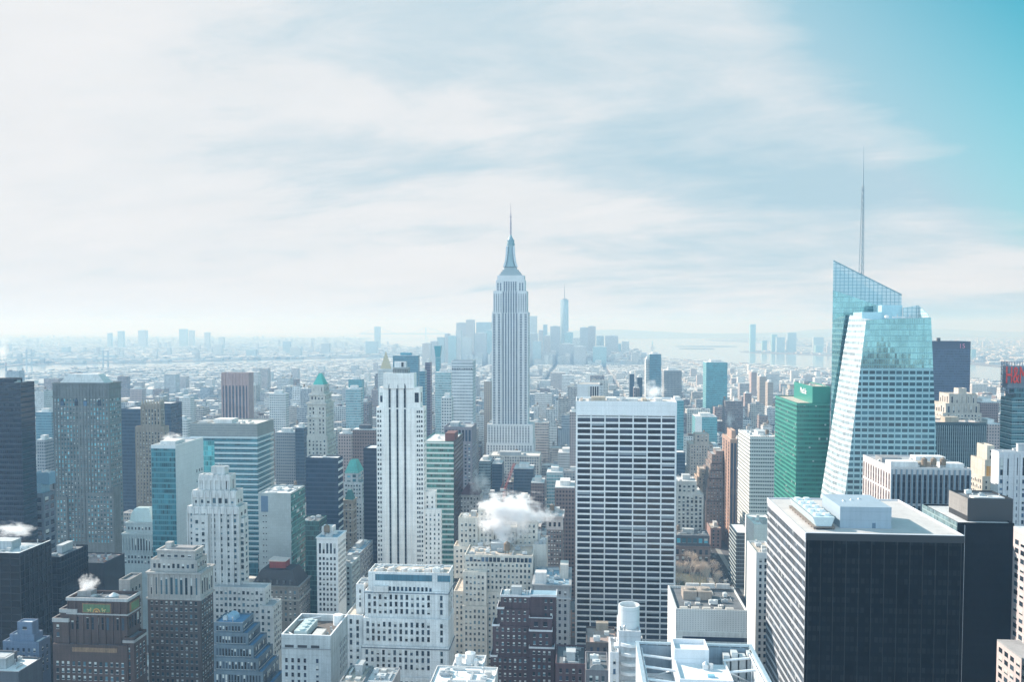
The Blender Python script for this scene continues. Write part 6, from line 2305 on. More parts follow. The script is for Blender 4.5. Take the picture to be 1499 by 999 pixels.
T = (xa + 2, xh0 - 1, 225, 264, 0, zr - 8.9)
b.clutter(T, 3, house=False, seed=5)
T = (xh1 + 0.5, xb - 2.2, 256, 266, 0, zr - 3)
for k in range(4):
    m = b.mb()
    xx = xh1 + 0.5 + k * 2.4
    m.box(xx, xx + 1.9, 263, 265.5, zr - 8.79, zr - 1 + (k % 2))
    b.part('cooling_unit', m, plain((0.5, 0.52, 0.52), 0.4))
b.top = zr
ANCH.append((1020, 950, 'the trussed rooftop', 250))

# tower with the round tank beside it
b = Bld('tank_tower', 'pale narrow tower with curved balconies carrying an open round white tank', 'building', 893, 937, 282, 22, short='the round tank tower', wall=stone((0.52, 0.54, 0.56)), roof=RPALE)
T = b.tier(906, 938, 928, 2, 16, par=0.8)
x0, x1, y0, y1, z0, z1 = T
cx, cy = at(921, 900, 290)[0], 291
b.clutter((x0, cx - 3, y0, y0 + 3, 0, z1), 3, house=False)
m = b.mb()
r_, n_ = 3.6, 28
h_ = 7.6
for i in range(n_):
    a0, a1 = 2 * math.pi * i / n_, 2 * math.pi * (i + 1) / n_
    o0, o1 = (cx + r_ * math.cos(a0), cy + r_ * math.sin(a0)), (cx + r_ * math.cos(a1), cy + r_ * math.sin(a1))
    i0, i1 = (cx + (r_ - 0.45) * math.cos(a0), cy + (r_ - 0.45) * math.sin(a0)), (cx + (r_ - 0.45) * math.cos(a1), cy + (r_ - 0.45) * math.sin(a1))
    m.quad((*o0, z1 + 0.1), (*o1, z1 + 0.1), (*o1, z1 + h_), (*o0, z1 + h_))
    m.quad((*i1, z1 + 0.1), (*i0, z1 + 0.1), (*i0, z1 + h_), (*i1, z1 + h_))
    m.quad((*o0, z1 + h_), (*o1, z1 + h_), (*i1, z1 + h_), (*i0, z1 + h_))
b.part('round_tank_wall', m, stone((0.62, 0.64, 0.65), 0.08))
m = b.mb()
m.cyl(cx, cy, z1 + 0.16, z1 + h_ - 3.2, 2.5, 2.6, 18)
m.cyl(cx, cy, z1 + h_ - 3.198, z1 + h_ - 1.5, 2.7, 0.1, 18, True)
b.part('water_tank', m, stone((0.55, 0.45, 0.37)))
b.top = 0
T = b.tier(893, 906, 960, -2, 14, z0=0)
b.wins(T, 'N', 1.4, 3.4, 0.8, 1.8, GBLUE, mt=1.2)
b.clutter(T, 4, house=False)
z = z1 - 4
for k in range(9):
    m = b.mb()
    pts = [(x0 + 0.6 + 6.0 * i / 8, y0 - 0.2 - 2.2 * math.sin(math.pi * i / 8 * 0.75 + 0.3)) for i in range(9)]
    m.hexa([(p[0], p[1], z) for p in pts] + [(pts[-1][0], y0 - 0.01, z), (pts[0][0], y0 - 0.01, z)], [(p[0], p[1], z + 1.0) for p in pts] + [(pts[-1][0], y0 - 0.01, z + 1.0), (pts[0][0], y0 - 0.01, z + 1.0)], True)
    b.part('balcony', m, WHITE)
    z -= 3.2
b.done()


# ================================================================== ground, water, far shores
def sheet(name, pts, z, mat, kind='structure', thick=2.0):
    mb = MB((pts[0][0], pts[0][1], z))
    p = list(pts)
    area = sum(p[i][0] * p[(i + 1) % len(p)][1] - p[(i + 1) % len(p)][0] * p[i][1] for i in range(len(p)))
    if area < 0:
        p.reverse()
    mb.hexa([(x, y, z - thick) for x, y in p], [(x, y, z) for x, y in p])
    o = mb.build(name, mat)
    o['kind'] = kind
    return o


def landmat(c):
    m, t, b_ = newmat('land')
    pos = t.new('ShaderNodeNewGeometry').outputs['Position']
    n = t.noise(pos, 0.004, 6, 0.65)
    n2 = t.noise(pos, 0.03, 4, 0.6)
    f = t.m('MULTIPLY_ADD', n2, 0.6, t.m('MULTIPLY', n, 0.6))
    t.put(b_.inputs['Base Color'], t.ramp(f, [(0.4, scale3(c, 0.6)), (0.6, c), (0.8, scale3(c, 1.5))]))
    b_.inputs['Roughness'].default_value = 0.9
    return m


m_, t_, b_ = newmat('water')
pos = t_.new('ShaderNodeNewGeometry').outputs['Position']
wn_ = t_.noise(pos, 0.02, 4)
bump = t_.new('ShaderNodeBump', Strength=0.04, Distance=1.0, Height=wn_)
b_.inputs['Base Color'].default_value = (0.24, 0.30, 0.33, 1)
b_.inputs['Roughness'].default_value = 0.12
t_.l.new(bump.outputs[0], b_.inputs['Normal'])
WATER = m_
sheet('water', [(-26000, -2500), (26000, -2500), (26000, 29000), (-26000, 29000)], -3.5, WATER, thick=3)

MAN = [(1800, -2400), (1800, 3300), (1560, 4650), (1250, 5000), (760, 6050), (420, 6500), (60, 6700), (-420, 6650), (-950, 6250), (-1500, 5700), (-2250, 5150), (-2720, 4500), (-2650, 3900), (-2250, 3000), (-1800, 2000), (-1650, -2400)]
sheet('ground', MAN, 0.0, landmat((0.10, 0.10, 0.105)), thick=3)
BKN = [(-26000, -2000), (-5200, -2000), (-4600, 2500), (-3900, 3600), (-3500, 4200), (-3420, 4700), (-3500, 5150), (-2900, 5500), (-2300, 6050), (-1500, 6700), (-900, 7400), (-1000, 8600), (-1900, 9600), (-2600, 11000), (-3700, 14500), (-4300, 17500), (-26000, 24000)]
sheet('far_shore', BKN, 0.5, landmat((0.16, 0.16, 0.16)), thick=3)
NJ = [(2900, -2000), (2900, 3400), (2560, 4500), (2450, 6300), (2000, 7300), (1560, 7900), (1500, 8250), (1900, 8900), (2900, 9600), (2500, 10600), (2600, 12000), (2100, 14000), (2200, 15500), (3600, 17000), (26000, 21000), (26000, -2000)]
sheet('far_shore', NJ, 0.5, landmat((0.18, 0.17, 0.17)), thick=3)
SI = [(-2600, 17500), (1000, 16500), (5000, 18000), (24000, 23000), (24000, 28500), (-3000, 28500)]
sheet('far_shore', SI, 1.0, landmat((0.15, 0.16, 0.16)), thick=4)
for k, (x, y, rx, ry) in enumerate(((1250, 9300, 170, 80), (1500, 10300, 330, 110), (-300, 8600, 420, 240))):
    pts = [(x + rx * math.cos(2 * math.pi * i / 14) * (1 + 0.15 * math.sin(3 * i)), y + ry * math.sin(2 * math.pi * i / 14)) for i in range(14)]
    sheet('island', pts, 1.5, landmat((0.13, 0.15, 0.14)), thick=4)
# low hills on the horizon
rgh = random.Random(4)


def hill(x0, x1, y, h, n=60):
    mb = MB((x0, y, 0))
    prof = [h * (0.35 + 0.65 * (0.5 + 0.5 * math.sin(i * 0.23 + x0)) * (0.6 + 0.4 * math.sin(i * 0.071 + 1))) + rgh.uniform(-6, 6) for i in range(n + 1)]
    prof[0] = prof[-1] = 1.5
    for i in range(n):
        a, c = x0 + (x1 - x0) * i / n, x0 + (x1 - x0) * (i + 1) / n
        mb.quad((a, y - 1800, 1.2), (c, y - 1800, 1.2), (c, y, prof[i + 1]), (a, y, prof[i]))
        mb.quad((a, y, prof[i]), (c, y, prof[i + 1]), (c, y + 2500, 1.2), (a, y + 2500, 1.2))
    o = mb.build('hills', landmat((0.09, 0.11, 0.11)))
    o['kind'] = 'structure'


hill(-2000, 9000, 21000, 150)
hill(6000, 24000, 25000, 190)

# the avenue that shows between the blocks, with its markings
ASPH = stone((0.05, 0.052, 0.056), 0.3, 0.9, 400)
AV = 138
mb = MB((AV, 1000, 0))
mb.box(AV - 10, AV + 10, 300, 2300, 0.001, 0.006)
o = mb.build('road', ASPH)
o['kind'] = 'structure'
for sx_ in (-1, 1):
    mb = MB((AV + sx_ * 12.5, 1000, 0))
    mb.box(AV + sx_ * 12.5 - 2.45, AV + sx_ * 12.5 + 2.45, 300, 2300, 0.0, 0.14)
    o = mb.build('pavement', stone((0.30, 0.30, 0.29)))
    o['kind'] = 'structure'
mb = MB((AV, 1000, 0))
for k in range(90):
    for q in (-5, -1.7, 1.7, 5):
        mb.quad((AV + q - 0.09, 600 + k * 9, 0.011), (AV + q + 0.09, 600 + k * 9, 0.011), (AV + q + 0.09, 603 + k * 9, 0.011), (AV + q - 0.09, 603 + k * 9, 0.011))
o = mb.build('road_marking', plain((0.7, 0.7, 0.68)))
o['kind'] = 'structure'
mb = MB((-150, 1000, 0))
mb.box(-160, -140, 300, 4200, 0.001, 0.006)
o = mb.build('road', ASPH)
o['kind'] = 'structure'
# park lawn under the bare trees
mb = MB((100, 805, 0))
mb.box(62, 122, 705, 846, 0.001, 0.05)
o = mb.build('park_ground', landmat((0.09, 0.095, 0.07)))
o['kind'] = 'structure'


# ------------------------------------------------------------------ cars on the avenue
def make_car(c, kind):
    t = empty('car', 'x', 'car', (0, 0, 0.006), 'cars on the avenue')
    paint = plain(c, 0.3, 0.1, 'car_paint')
    L = 4.7 if kind != 'van' else 6.2
    m = MB()
    if kind == 'van':
        m.hexa([(-1, -L / 2, 0.35), (1, -L / 2, 0.35), (1, L / 2, 0.35), (-1, L / 2, 0.35)], [(-0.95, -L / 2, 2.6), (0.95, -L / 2, 2.6), (0.95, L / 2 - 1.2, 2.6), (-0.95, L / 2 - 1.2, 2.6)], True)
    else:
        m.hexa([(-0.9, -L / 2, 0.3), (0.9, -L / 2, 0.3), (0.9, L / 2, 0.3), (-0.9, L / 2, 0.3)], [(-0.86, -L / 2 + 0.1, 0.92), (0.86, -L / 2 + 0.1, 0.92), (0.86, L / 2 - 0.15, 0.85), (-0.86, L / 2 - 0.15, 0.85)], True)
    m.build('body', paint, t)
    m = MB()
    if kind == 'van':
        m.box(-0.9, 0.9, L / 2 - 1.1, L / 2 - 0.3, 1.4, 2.2, True)
    else:
        m.hexa([(-0.82, -1.7, 0.925), (0.82, -1.7, 0.925), (0.82, 1.2, 0.925), (-0.82, 1.2, 0.925)], [(-0.66, -1.1, 1.4), (0.66, -1.1, 1.4), (0.66, 0.4, 1.4), (-0.66, 0.4, 1.4)], True)
    m.build('cabin', plain((0.03, 0.04, 0.05), 0.15), t)
    if kind != 'van':
        m = MB()
        m.box(-0.64, 0.64, -1.08, 0.38, 1.402, 1.45, True)
        m.build('roof', paint, t)
    for sx_ in (-1, 1):
        for y in (-L * 0.3, L * 0.3):
            m = MB()
            m.bar((sx_ * 0.72, y, 0.34), (sx_ * 0.93, y, 0.34), 0.33, 10)
            m.build('wheel', plain((0.02, 0.02, 0.02), 0.7), t)
    return t


def copy_tree(o, parent=None):
    c = o.copy()
    COL.objects.link(c)
    if parent is not None:
        c.parent = parent
    for ch in [q for q in o.children]:
        copy_tree(ch, c)
    return c


protos = {}
rg = random.Random(9)
specs = [('yellow taxi', (0.75, 0.42, 0.03), 'car'), ('white car', (0.75, 0.75, 0.74), 'car'), ('black car', (0.02, 0.02, 0.022), 'car'), ('silver grey car', (0.42, 0.43, 0.44), 'car'), ('white delivery van', (0.78, 0.78, 0.76), 'van')]
for k in range(26):
    nm, c, kind = specs[rg.choice([0, 0, 1, 2, 2, 3, 4])]
    if nm not in protos:
        protos[nm] = make_car(c, kind)
        o = protos[nm]
    else:
        o = copy_tree(protos[nm])
    o.location = (AV + (-6.8, -3.3, 0, 3.3, 6.8)[k % 5], 800 + k * 8.3 + rg.uniform(-2, 2), 0.006)
    o['label'] = nm + ' in the traffic on the avenue between the tall blocks'
    o['category'] = 'van' if kind == 'van' else 'car'
    if kind == 'van':
        o.name = 'delivery_van'
    o['group'] = nm + 's on the avenue'

# ------------------------------------------------------------------ bare trees in the park
BARK = stone((0.36, 0.29, 0.24), 0.3, 0.9, 50)
TWIG = stone((0.60, 0.50, 0.42), 0.3, 0.9, 50)


def bare_tree(x, y, h, seed):
    rg = random.Random(seed)
    t = empty('bare_tree', 'x', 'tree', (x, y, 0.05), 'bare trees in the park')
    tr = MB()
    cr = MB()

    def grow(p, d, L, r, lev):
        q = p + d * L
        (tr if lev == 0 else cr).bar(p, q, r, 5 if lev < 2 else 3, r * 0.62)
        if lev >= 5:
            return
        n = 4 if lev < 4 else 3
        for i in range(n):
            a = rg.uniform(0, 6.28)
            sp = rg.uniform(0.35, 0.75)
            nd = (d + Vector((math.cos(a) * sp, math.sin(a) * sp, rg.uniform(-0.05, 0.25)))).normalized()
            grow(p + d * L * rg.uniform(0.75, 1.0), nd, L * rg.uniform(0.62, 0.80), r * 0.55, lev + 1)
    grow(Vector((0, 0, 0)), Vector((rg.uniform(-0.06, 0.06), rg.uniform(-0.06, 0.06), 1)), h * 0.30, 0.42, 0)
    tr.build('trunk', BARK, t)
    cr.build('crown', TWIG, t)
    return t


tp = [bare_tree(0, 0, 25, s) for s in (1, 2, 3)]
spots = []
for i, px in enumerate((992, 1003, 1014, 1026, 1037, 1048, 997, 1010, 1022, 1034, 1044, 1055, 988, 1030)):
    Yt = 778 + (i * 17) % 62
    spots.append((at(px, 800, Yt)[0], Yt))
for i, (x, y) in enumerate(spots):
    o = tp[i] if i < 3 else copy_tree(tp[i % 3])
    o.location = (x, y, 0.05)
    o.rotation_euler = (0, 0, i * 1.7)
    s_ = 0.9 + 0.25 * ((i * 7) % 5) / 4
    o.scale = (s_, s_, s_)
    o['label'] = 'bare pale branched winter tree in the park in front of the ornate brown block'

# ------------------------------------------------------------------ towers farther off
far = []


def tower(name, label, l, r, t, Y, depth, mat, group=None, roof=None, hut=0.5, top=None, short=None):
    x0, z1 = at(l, t, Y)
    x1, _ = at(r, t, Y)
    depth = min(depth, 15) if r < 700 and Y < 3000 else depth
    org = ((x0 + x1) / 2, Y + depth / 2, 0)
    e = empty(name, label, 'tower', org, group)
    m = MB(org)
    m.box(x0, x1, Y, Y + depth, 0, z1)
    m.build('wall', mat, e)
    m = MB(org)
    m.box(x0 + 0.4, x1 - 0.4, Y + 0.4, Y + depth - 0.4, z1 + 0.003, z1 + 0.8)
    m.build('roof', roof or RPALE, e)
    if hut:
        m = MB(org)
        w_, d_ = (x1 - x0) * hut, depth * hut
        cx, cy = org[0], org[1]
        m.box(cx - w_ / 2, cx + w_ / 2, cy - d_ / 2, cy + d_ / 2, z1 + 0.802, z1 + 5)
        m.build('roof_house', PALE if not top else top, e)
    FOOT.append((x0, x1, Y, Y + depth))
    OCC.append((Y, l, r, t))
    if short:
        ANCH.append(((l + r) / 2, t, short, Y))
    return e, (x0, x1, Y, Y + depth, 0, z1), org


OCC = []
CT = lambda g, c, pu=1.8, pv=3.8, band=0.35, mull=0.2: curtain(g, c, pu, pv, band, mull, 0.5, 0.2)
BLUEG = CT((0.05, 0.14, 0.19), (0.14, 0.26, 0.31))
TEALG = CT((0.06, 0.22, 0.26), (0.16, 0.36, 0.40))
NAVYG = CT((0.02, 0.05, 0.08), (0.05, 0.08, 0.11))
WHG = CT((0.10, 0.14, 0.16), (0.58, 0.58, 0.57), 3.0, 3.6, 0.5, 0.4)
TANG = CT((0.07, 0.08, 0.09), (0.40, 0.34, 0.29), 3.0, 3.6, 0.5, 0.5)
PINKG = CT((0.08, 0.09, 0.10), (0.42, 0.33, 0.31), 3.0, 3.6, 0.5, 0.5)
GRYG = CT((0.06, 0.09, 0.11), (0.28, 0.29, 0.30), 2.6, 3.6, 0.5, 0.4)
PALEB = CT((0.22, 0.32, 0.37), (0.36, 0.44, 0.48))  # pale glass for towers on the far shores, haze fading put into the colour
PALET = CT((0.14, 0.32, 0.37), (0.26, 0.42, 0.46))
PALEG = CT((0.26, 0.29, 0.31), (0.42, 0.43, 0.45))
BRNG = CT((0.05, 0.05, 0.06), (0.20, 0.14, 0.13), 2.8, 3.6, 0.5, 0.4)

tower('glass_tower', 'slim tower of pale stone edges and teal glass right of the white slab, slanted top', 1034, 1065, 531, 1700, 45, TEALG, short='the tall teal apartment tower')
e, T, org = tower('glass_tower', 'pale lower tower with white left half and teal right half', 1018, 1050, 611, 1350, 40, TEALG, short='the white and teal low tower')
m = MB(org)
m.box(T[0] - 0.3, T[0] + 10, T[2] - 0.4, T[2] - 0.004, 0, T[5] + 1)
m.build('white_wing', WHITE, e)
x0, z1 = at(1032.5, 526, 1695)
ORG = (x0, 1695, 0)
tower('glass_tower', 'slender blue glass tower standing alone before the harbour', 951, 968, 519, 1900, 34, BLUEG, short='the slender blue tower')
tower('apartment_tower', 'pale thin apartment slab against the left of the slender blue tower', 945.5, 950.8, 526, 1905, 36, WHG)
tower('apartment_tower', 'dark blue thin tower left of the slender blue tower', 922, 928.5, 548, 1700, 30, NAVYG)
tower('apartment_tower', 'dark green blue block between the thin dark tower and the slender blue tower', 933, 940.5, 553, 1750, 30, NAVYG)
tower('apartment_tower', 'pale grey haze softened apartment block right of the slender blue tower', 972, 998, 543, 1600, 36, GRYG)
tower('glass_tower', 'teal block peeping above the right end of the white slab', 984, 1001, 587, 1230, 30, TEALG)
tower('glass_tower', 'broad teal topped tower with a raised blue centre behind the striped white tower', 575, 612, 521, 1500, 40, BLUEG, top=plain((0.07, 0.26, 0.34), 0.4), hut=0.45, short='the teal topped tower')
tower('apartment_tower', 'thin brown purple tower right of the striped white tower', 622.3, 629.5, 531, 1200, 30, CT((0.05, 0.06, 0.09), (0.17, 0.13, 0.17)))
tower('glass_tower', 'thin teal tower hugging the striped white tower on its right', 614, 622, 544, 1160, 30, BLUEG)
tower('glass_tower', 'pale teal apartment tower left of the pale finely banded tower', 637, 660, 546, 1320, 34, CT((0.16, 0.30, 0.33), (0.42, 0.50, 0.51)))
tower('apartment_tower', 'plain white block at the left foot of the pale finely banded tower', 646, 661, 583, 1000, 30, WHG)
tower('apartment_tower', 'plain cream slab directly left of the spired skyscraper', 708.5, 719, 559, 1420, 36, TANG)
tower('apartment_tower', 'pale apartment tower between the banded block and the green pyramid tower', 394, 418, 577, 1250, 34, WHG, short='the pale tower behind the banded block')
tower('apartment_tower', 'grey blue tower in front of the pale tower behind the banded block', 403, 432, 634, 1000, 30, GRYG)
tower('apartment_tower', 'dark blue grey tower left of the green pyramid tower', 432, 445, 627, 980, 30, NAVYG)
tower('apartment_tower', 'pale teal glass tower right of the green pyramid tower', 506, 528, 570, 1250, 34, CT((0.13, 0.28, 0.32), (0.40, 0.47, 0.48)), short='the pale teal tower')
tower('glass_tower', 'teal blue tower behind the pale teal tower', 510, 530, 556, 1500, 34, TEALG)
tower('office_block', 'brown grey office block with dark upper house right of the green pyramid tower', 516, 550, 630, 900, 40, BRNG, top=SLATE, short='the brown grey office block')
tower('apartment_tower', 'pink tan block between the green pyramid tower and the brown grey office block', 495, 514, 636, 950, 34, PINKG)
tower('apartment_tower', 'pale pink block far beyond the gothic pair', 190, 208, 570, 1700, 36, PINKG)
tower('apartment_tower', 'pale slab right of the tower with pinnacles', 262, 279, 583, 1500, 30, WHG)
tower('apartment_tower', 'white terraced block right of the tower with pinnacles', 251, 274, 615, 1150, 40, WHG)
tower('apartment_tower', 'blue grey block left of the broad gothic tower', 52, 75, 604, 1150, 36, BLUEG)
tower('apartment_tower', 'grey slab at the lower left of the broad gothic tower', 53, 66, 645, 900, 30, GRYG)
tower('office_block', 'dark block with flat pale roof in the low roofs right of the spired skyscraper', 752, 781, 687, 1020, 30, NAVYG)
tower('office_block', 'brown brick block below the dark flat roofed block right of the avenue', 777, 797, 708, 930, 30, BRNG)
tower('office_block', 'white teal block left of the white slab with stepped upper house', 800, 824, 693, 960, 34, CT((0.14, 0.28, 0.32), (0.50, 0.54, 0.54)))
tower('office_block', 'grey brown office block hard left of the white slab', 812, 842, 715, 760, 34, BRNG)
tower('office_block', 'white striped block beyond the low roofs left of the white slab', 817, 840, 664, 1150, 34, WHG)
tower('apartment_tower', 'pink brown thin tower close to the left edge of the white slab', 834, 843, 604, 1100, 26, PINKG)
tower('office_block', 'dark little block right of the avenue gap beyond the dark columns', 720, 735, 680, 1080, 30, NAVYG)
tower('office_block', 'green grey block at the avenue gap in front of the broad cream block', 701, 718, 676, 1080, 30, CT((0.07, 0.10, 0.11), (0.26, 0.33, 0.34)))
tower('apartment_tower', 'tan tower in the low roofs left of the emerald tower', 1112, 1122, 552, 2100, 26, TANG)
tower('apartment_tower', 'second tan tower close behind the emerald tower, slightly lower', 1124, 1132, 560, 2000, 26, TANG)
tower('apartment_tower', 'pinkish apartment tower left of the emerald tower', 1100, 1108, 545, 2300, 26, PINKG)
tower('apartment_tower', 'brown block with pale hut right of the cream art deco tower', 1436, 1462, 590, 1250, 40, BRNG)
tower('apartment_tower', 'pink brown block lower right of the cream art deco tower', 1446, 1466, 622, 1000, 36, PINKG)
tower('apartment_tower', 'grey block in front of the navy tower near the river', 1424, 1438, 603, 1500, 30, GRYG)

# gold spire of the pyramid roofed tower beyond, and a flared tower
e, T, org = tower('pyramid_tower', 'pale tower with a golden pyramid spire left of the striped white tower', 553, 575, 541, 1900, 34, WHG, hut=0, short='the gold spired tower')
m = MB(org)
m.hexa([(T[0] + 5, T[2] + 4, T[5] + 0.81), (T[1] - 5, T[2] + 4, T[5] + 0.81), (T[1] - 5, T[3] - 4, T[5] + 0.81), (T[0] + 5, T[3] - 4, T[5] + 0.81)], [(org[0] - 0.5, org[1] - 0.5, T[5] + 40), (org[0] + 0.5, org[1] - 0.5, T[5] + 40), (org[0] + 0.5, org[1] + 0.5, T[5] + 40), (org[0] - 0.5, org[1] + 0.5, T[5] + 40)])
m.build('gold_spire', plain((0.46, 0.38, 0.22), 0.45, 0.2), e)
e, T, org = tower('glass_tower', 'slim teal tower flaring wider at its top beyond the pale towers', 637.5, 644, 524, 2000, 14, TEALG, hut=0)
m = MB(org)
m.hexa([(T[0], T[2], T[5] + 0.81), (T[1], T[2], T[5] + 0.81), (T[1], T[3], T[5] + 0.81), (T[0], T[3], T[5] + 0.81)], [(T[0] - 3, T[2] - 2, T[5] + 28), (T[1] + 3, T[2] - 2, T[5] + 28), (T[1] + 3, T[3] + 2, T[5] + 28), (T[0] - 3, T[3] + 2, T[5] + 28)])
m.build('flared_top', plain((0.05, 0.26, 0.30), 0.3), e)

# downtown: the far cluster
DT = [(640, 650, 494, 5300), (651, 658, 489, 5450), (656, 667, 492, 5200), (667, 675, 484, 5500), (668, 683, 473, 5800), (682, 694, 468.5, 5700), (697, 719, 472, 5900), (695, 712, 488, 5300), (712, 722, 484, 5400),
      (774, 786, 463, 5900), (771, 787, 489, 5300), (788.5, 795, 484, 5600), (795, 801, 475.5, 5700), (805.5, 820, 478, 5850), (827, 839, 487, 5500), (838, 849, 495, 5300), (849, 861, 480, 5750), (861, 872, 478, 5800),
      (873, 884, 492, 5500), (886, 905, 492, 5450), (905, 913, 504, 5700), (910, 921, 500, 5600), (818, 840, 504, 5200), (796, 806, 492, 5350), (780, 792, 500, 5150), (840, 858, 508, 5100), (868, 888, 508, 5150), (676, 690, 494, 5250), (630, 640, 500, 5100), (618, 630, 503, 5000)]
for i, (l, r, t, Y) in enumerate(DT):
    mt = (CT((0.22, 0.32, 0.36), (0.36, 0.44, 0.47)), CT((0.24, 0.26, 0.28), (0.44, 0.44, 0.45)), CT((0.18, 0.34, 0.38), (0.34, 0.46, 0.49)), WHG, CT((0.24, 0.26, 0.28), (0.44, 0.44, 0.45)), CT((0.28, 0.26, 0.25), (0.48, 0.44, 0.41)))[i % 6]  # lightened colours, part of the haze over the cluster painted in
    w = ('blue glass', 'grey', 'teal glass', 'white', 'grey', 'tan')[i % 6]
    side = 'left of' if r < 745 else 'right of'
    lab = f'hazy {w} tower in the far cluster, {("low", "middling", "tall")[0 if t > 494 else 1 if t > 482 else 2]}, {side} the spired skyscraper'
    tower('distant_tower', lab, l, r, t, Y, 45, mt, 'towers of the far cluster', hut=0.5 if i % 3 else 0)
# the tallest of them, tapering to a square top with a thin mast
Y = 5950
x0, zt = at(820, 439, Y)
x1, _ = at(832.5, 439, Y)
cx = (x0 + x1) / 2
e = empty('distant_tower', 'tallest hazy glass tower of the far cluster, tapering to a thin mast', 'skyscraper', (cx, Y + 28, 0), None)
m = MB((cx, Y + 28, 0))
h_ = (x1 - x0) / 2
q = h_ * 0.95
m.hexa([(cx - h_, Y + 28 - h_, 0), (cx + h_, Y + 28 - h_, 0), (cx + h_, Y + 28 + h_, 0), (cx - h_, Y + 28 + h_, 0)], [(cx - h_, Y + 28 - h_, 60), (cx + h_, Y + 28 - h_, 60), (cx + h_, Y + 28 + h_, 60), (cx - h_, Y + 28 + h_, 60)])
base = [(cx - h_, Y + 28 - h_, 60.01), (cx, Y + 28 - h_, 60.01), (cx + h_, Y + 28 - h_, 60.01), (cx + h_, Y + 28, 60.01), (cx + h_, Y + 28 + h_, 60.01), (cx, Y + 28 + h_, 60.01), (cx - h_, Y + 28 + h_, 60.01), (cx - h_, Y + 28, 60.01)]
k = h_ * 0.93
topp = [(cx - k * 0.55, Y + 28 - k * 0.55, zt), (cx, Y + 28 - k, zt), (cx + k * 0.55, Y + 28 - k * 0.55, zt), (cx + k, Y + 28, zt), (cx + k * 0.55, Y + 28 + k * 0.55, zt), (cx, Y + 28 + k, zt), (cx - k * 0.55, Y + 28 + k * 0.55, zt), (cx - k, Y + 28, zt)]
m.hexa(base, topp)
m.build('wall', CT((0.20, 0.30, 0.34), (0.36, 0.44, 0.47)), e)
m = MB((cx, Y + 28, 0))
m.cyl(cx, Y + 28, zt + 0.02, zt + 8, 16, 16, 12)
m.cyl(cx, Y + 28, zt + 8.02, at(826, 415, Y)[1], 3.0, 0.6, 6)
m.build('mast', GREY, e)
OCC.append((Y, 820, 832, 437))

# towers across the river and the harbour
JC = [(1098.5, 1106.5, 475, 8050, 'tall pale blue tower standing alone on the far harbour shore'), (1130, 1138, 490, 8100, 'teal tower on the far shore, left of a group of three'), (1137, 1149, 494, 8000, 'broad low teal tower on the far shore, middle of a group of three'), (1153, 1166, 487.5, 8050, 'pale teal tower on the far shore, right of a group of three'),
      (1116, 1123, 499, 8200, 'small pale block on the far shore right of the tall lone tower'), (1191, 1206, 494, 7900, 'pale blue block on the far shore close to the faceted glass tower'), (1194, 1204, 506, 7600, 'pale grey block at the water near the faceted glass tower'), (1422, 1429, 512, 6500, 'teal slab across the river right of the tall navy slab')]
for l, r, t, Y, lab in JC:
    tower('distant_tower', lab, l, r, t, Y, 45, (PALET, PALEB)[int(l) % 2], 'towers on the far shore', hut=0)
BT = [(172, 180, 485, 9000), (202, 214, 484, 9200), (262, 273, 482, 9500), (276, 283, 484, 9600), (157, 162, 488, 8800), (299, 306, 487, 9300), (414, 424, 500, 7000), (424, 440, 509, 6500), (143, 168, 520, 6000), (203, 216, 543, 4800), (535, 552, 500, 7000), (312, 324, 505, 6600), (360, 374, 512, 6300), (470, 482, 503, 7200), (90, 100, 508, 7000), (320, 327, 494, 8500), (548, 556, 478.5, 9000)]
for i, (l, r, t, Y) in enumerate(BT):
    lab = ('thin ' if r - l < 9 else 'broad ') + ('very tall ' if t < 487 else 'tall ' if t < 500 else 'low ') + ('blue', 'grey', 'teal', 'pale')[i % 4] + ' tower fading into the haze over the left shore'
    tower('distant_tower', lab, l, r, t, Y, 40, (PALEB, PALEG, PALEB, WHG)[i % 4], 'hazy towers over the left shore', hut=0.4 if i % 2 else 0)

# suspension bridges in the haze
STB = plain((0.30, 0.36, 0.40), 0.6, 0.2)


def bridge(label, xa, ya, xb, yb, ht, deck, tw):
    t = empty('suspension_bridge', label, 'bridge', ((xa + xb) / 2, (ya + yb) / 2, 0))
    org = t.location
    A, B = Vector((xa, ya, 0)), Vector((xb, yb, 0))
    d = (B - A).normalized()
    nn = Vector((-d.y, d.x, 0))
    for P_ in (A, B):
        m = MB(org)
        for s_ in (-1, 1):
            q = P_ + nn * tw * s_
            m.bar(q, q + Vector((0, 0, ht)), tw * 0.28, 4)
        for z in (ht * 0.62, ht * 0.97):
            m.bar(P_ - nn * tw + Vector((0, 0, z)), P_ + nn * tw + Vector((0, 0, z)), tw * 0.2, 4)
        m.build('bridge_tower', STB, t)
    m = MB(org)
    a, c = A - d * (B - A).length * 0.45, B + d * (B - A).length * 0.45
    m.bar(a + Vector((0, 0, deck)), c + Vector((0, 0, deck)), tw * 0.35, 4)
    m.build('bridge_deck', STB, t)
    for s_ in (-1, 1):
        m = MB(org)
        prev = None
        for i in range(41):
            u = -0.45 + 1.9 * i / 40
            if 0 <= u <= 1:
                z = deck + (ht - deck) * (2 * u - 1) ** 2
            else:
                e_ = -u if u < 0 else u - 1
                z = ht - (ht - deck) * e_ / 0.45
            P_ = A + (B - A) * u + nn * tw * s_ + Vector((0, 0, z))
            if prev is not None:
                m.bar(prev, P_, tw * 0.08, 3)
            prev = P_
        m.build('bridge_cable', STB, t)


bridge('grey steel suspension bridge over the river at the far left', -2750, 4750, -3420, 5050, 100, 45, 16)
bridge('faint suspension bridge on the horizon left of the far cluster', at(556, 480, 17600)[0], 17600, at(622, 480, 17600)[0], 17700, 212, 75, 45)

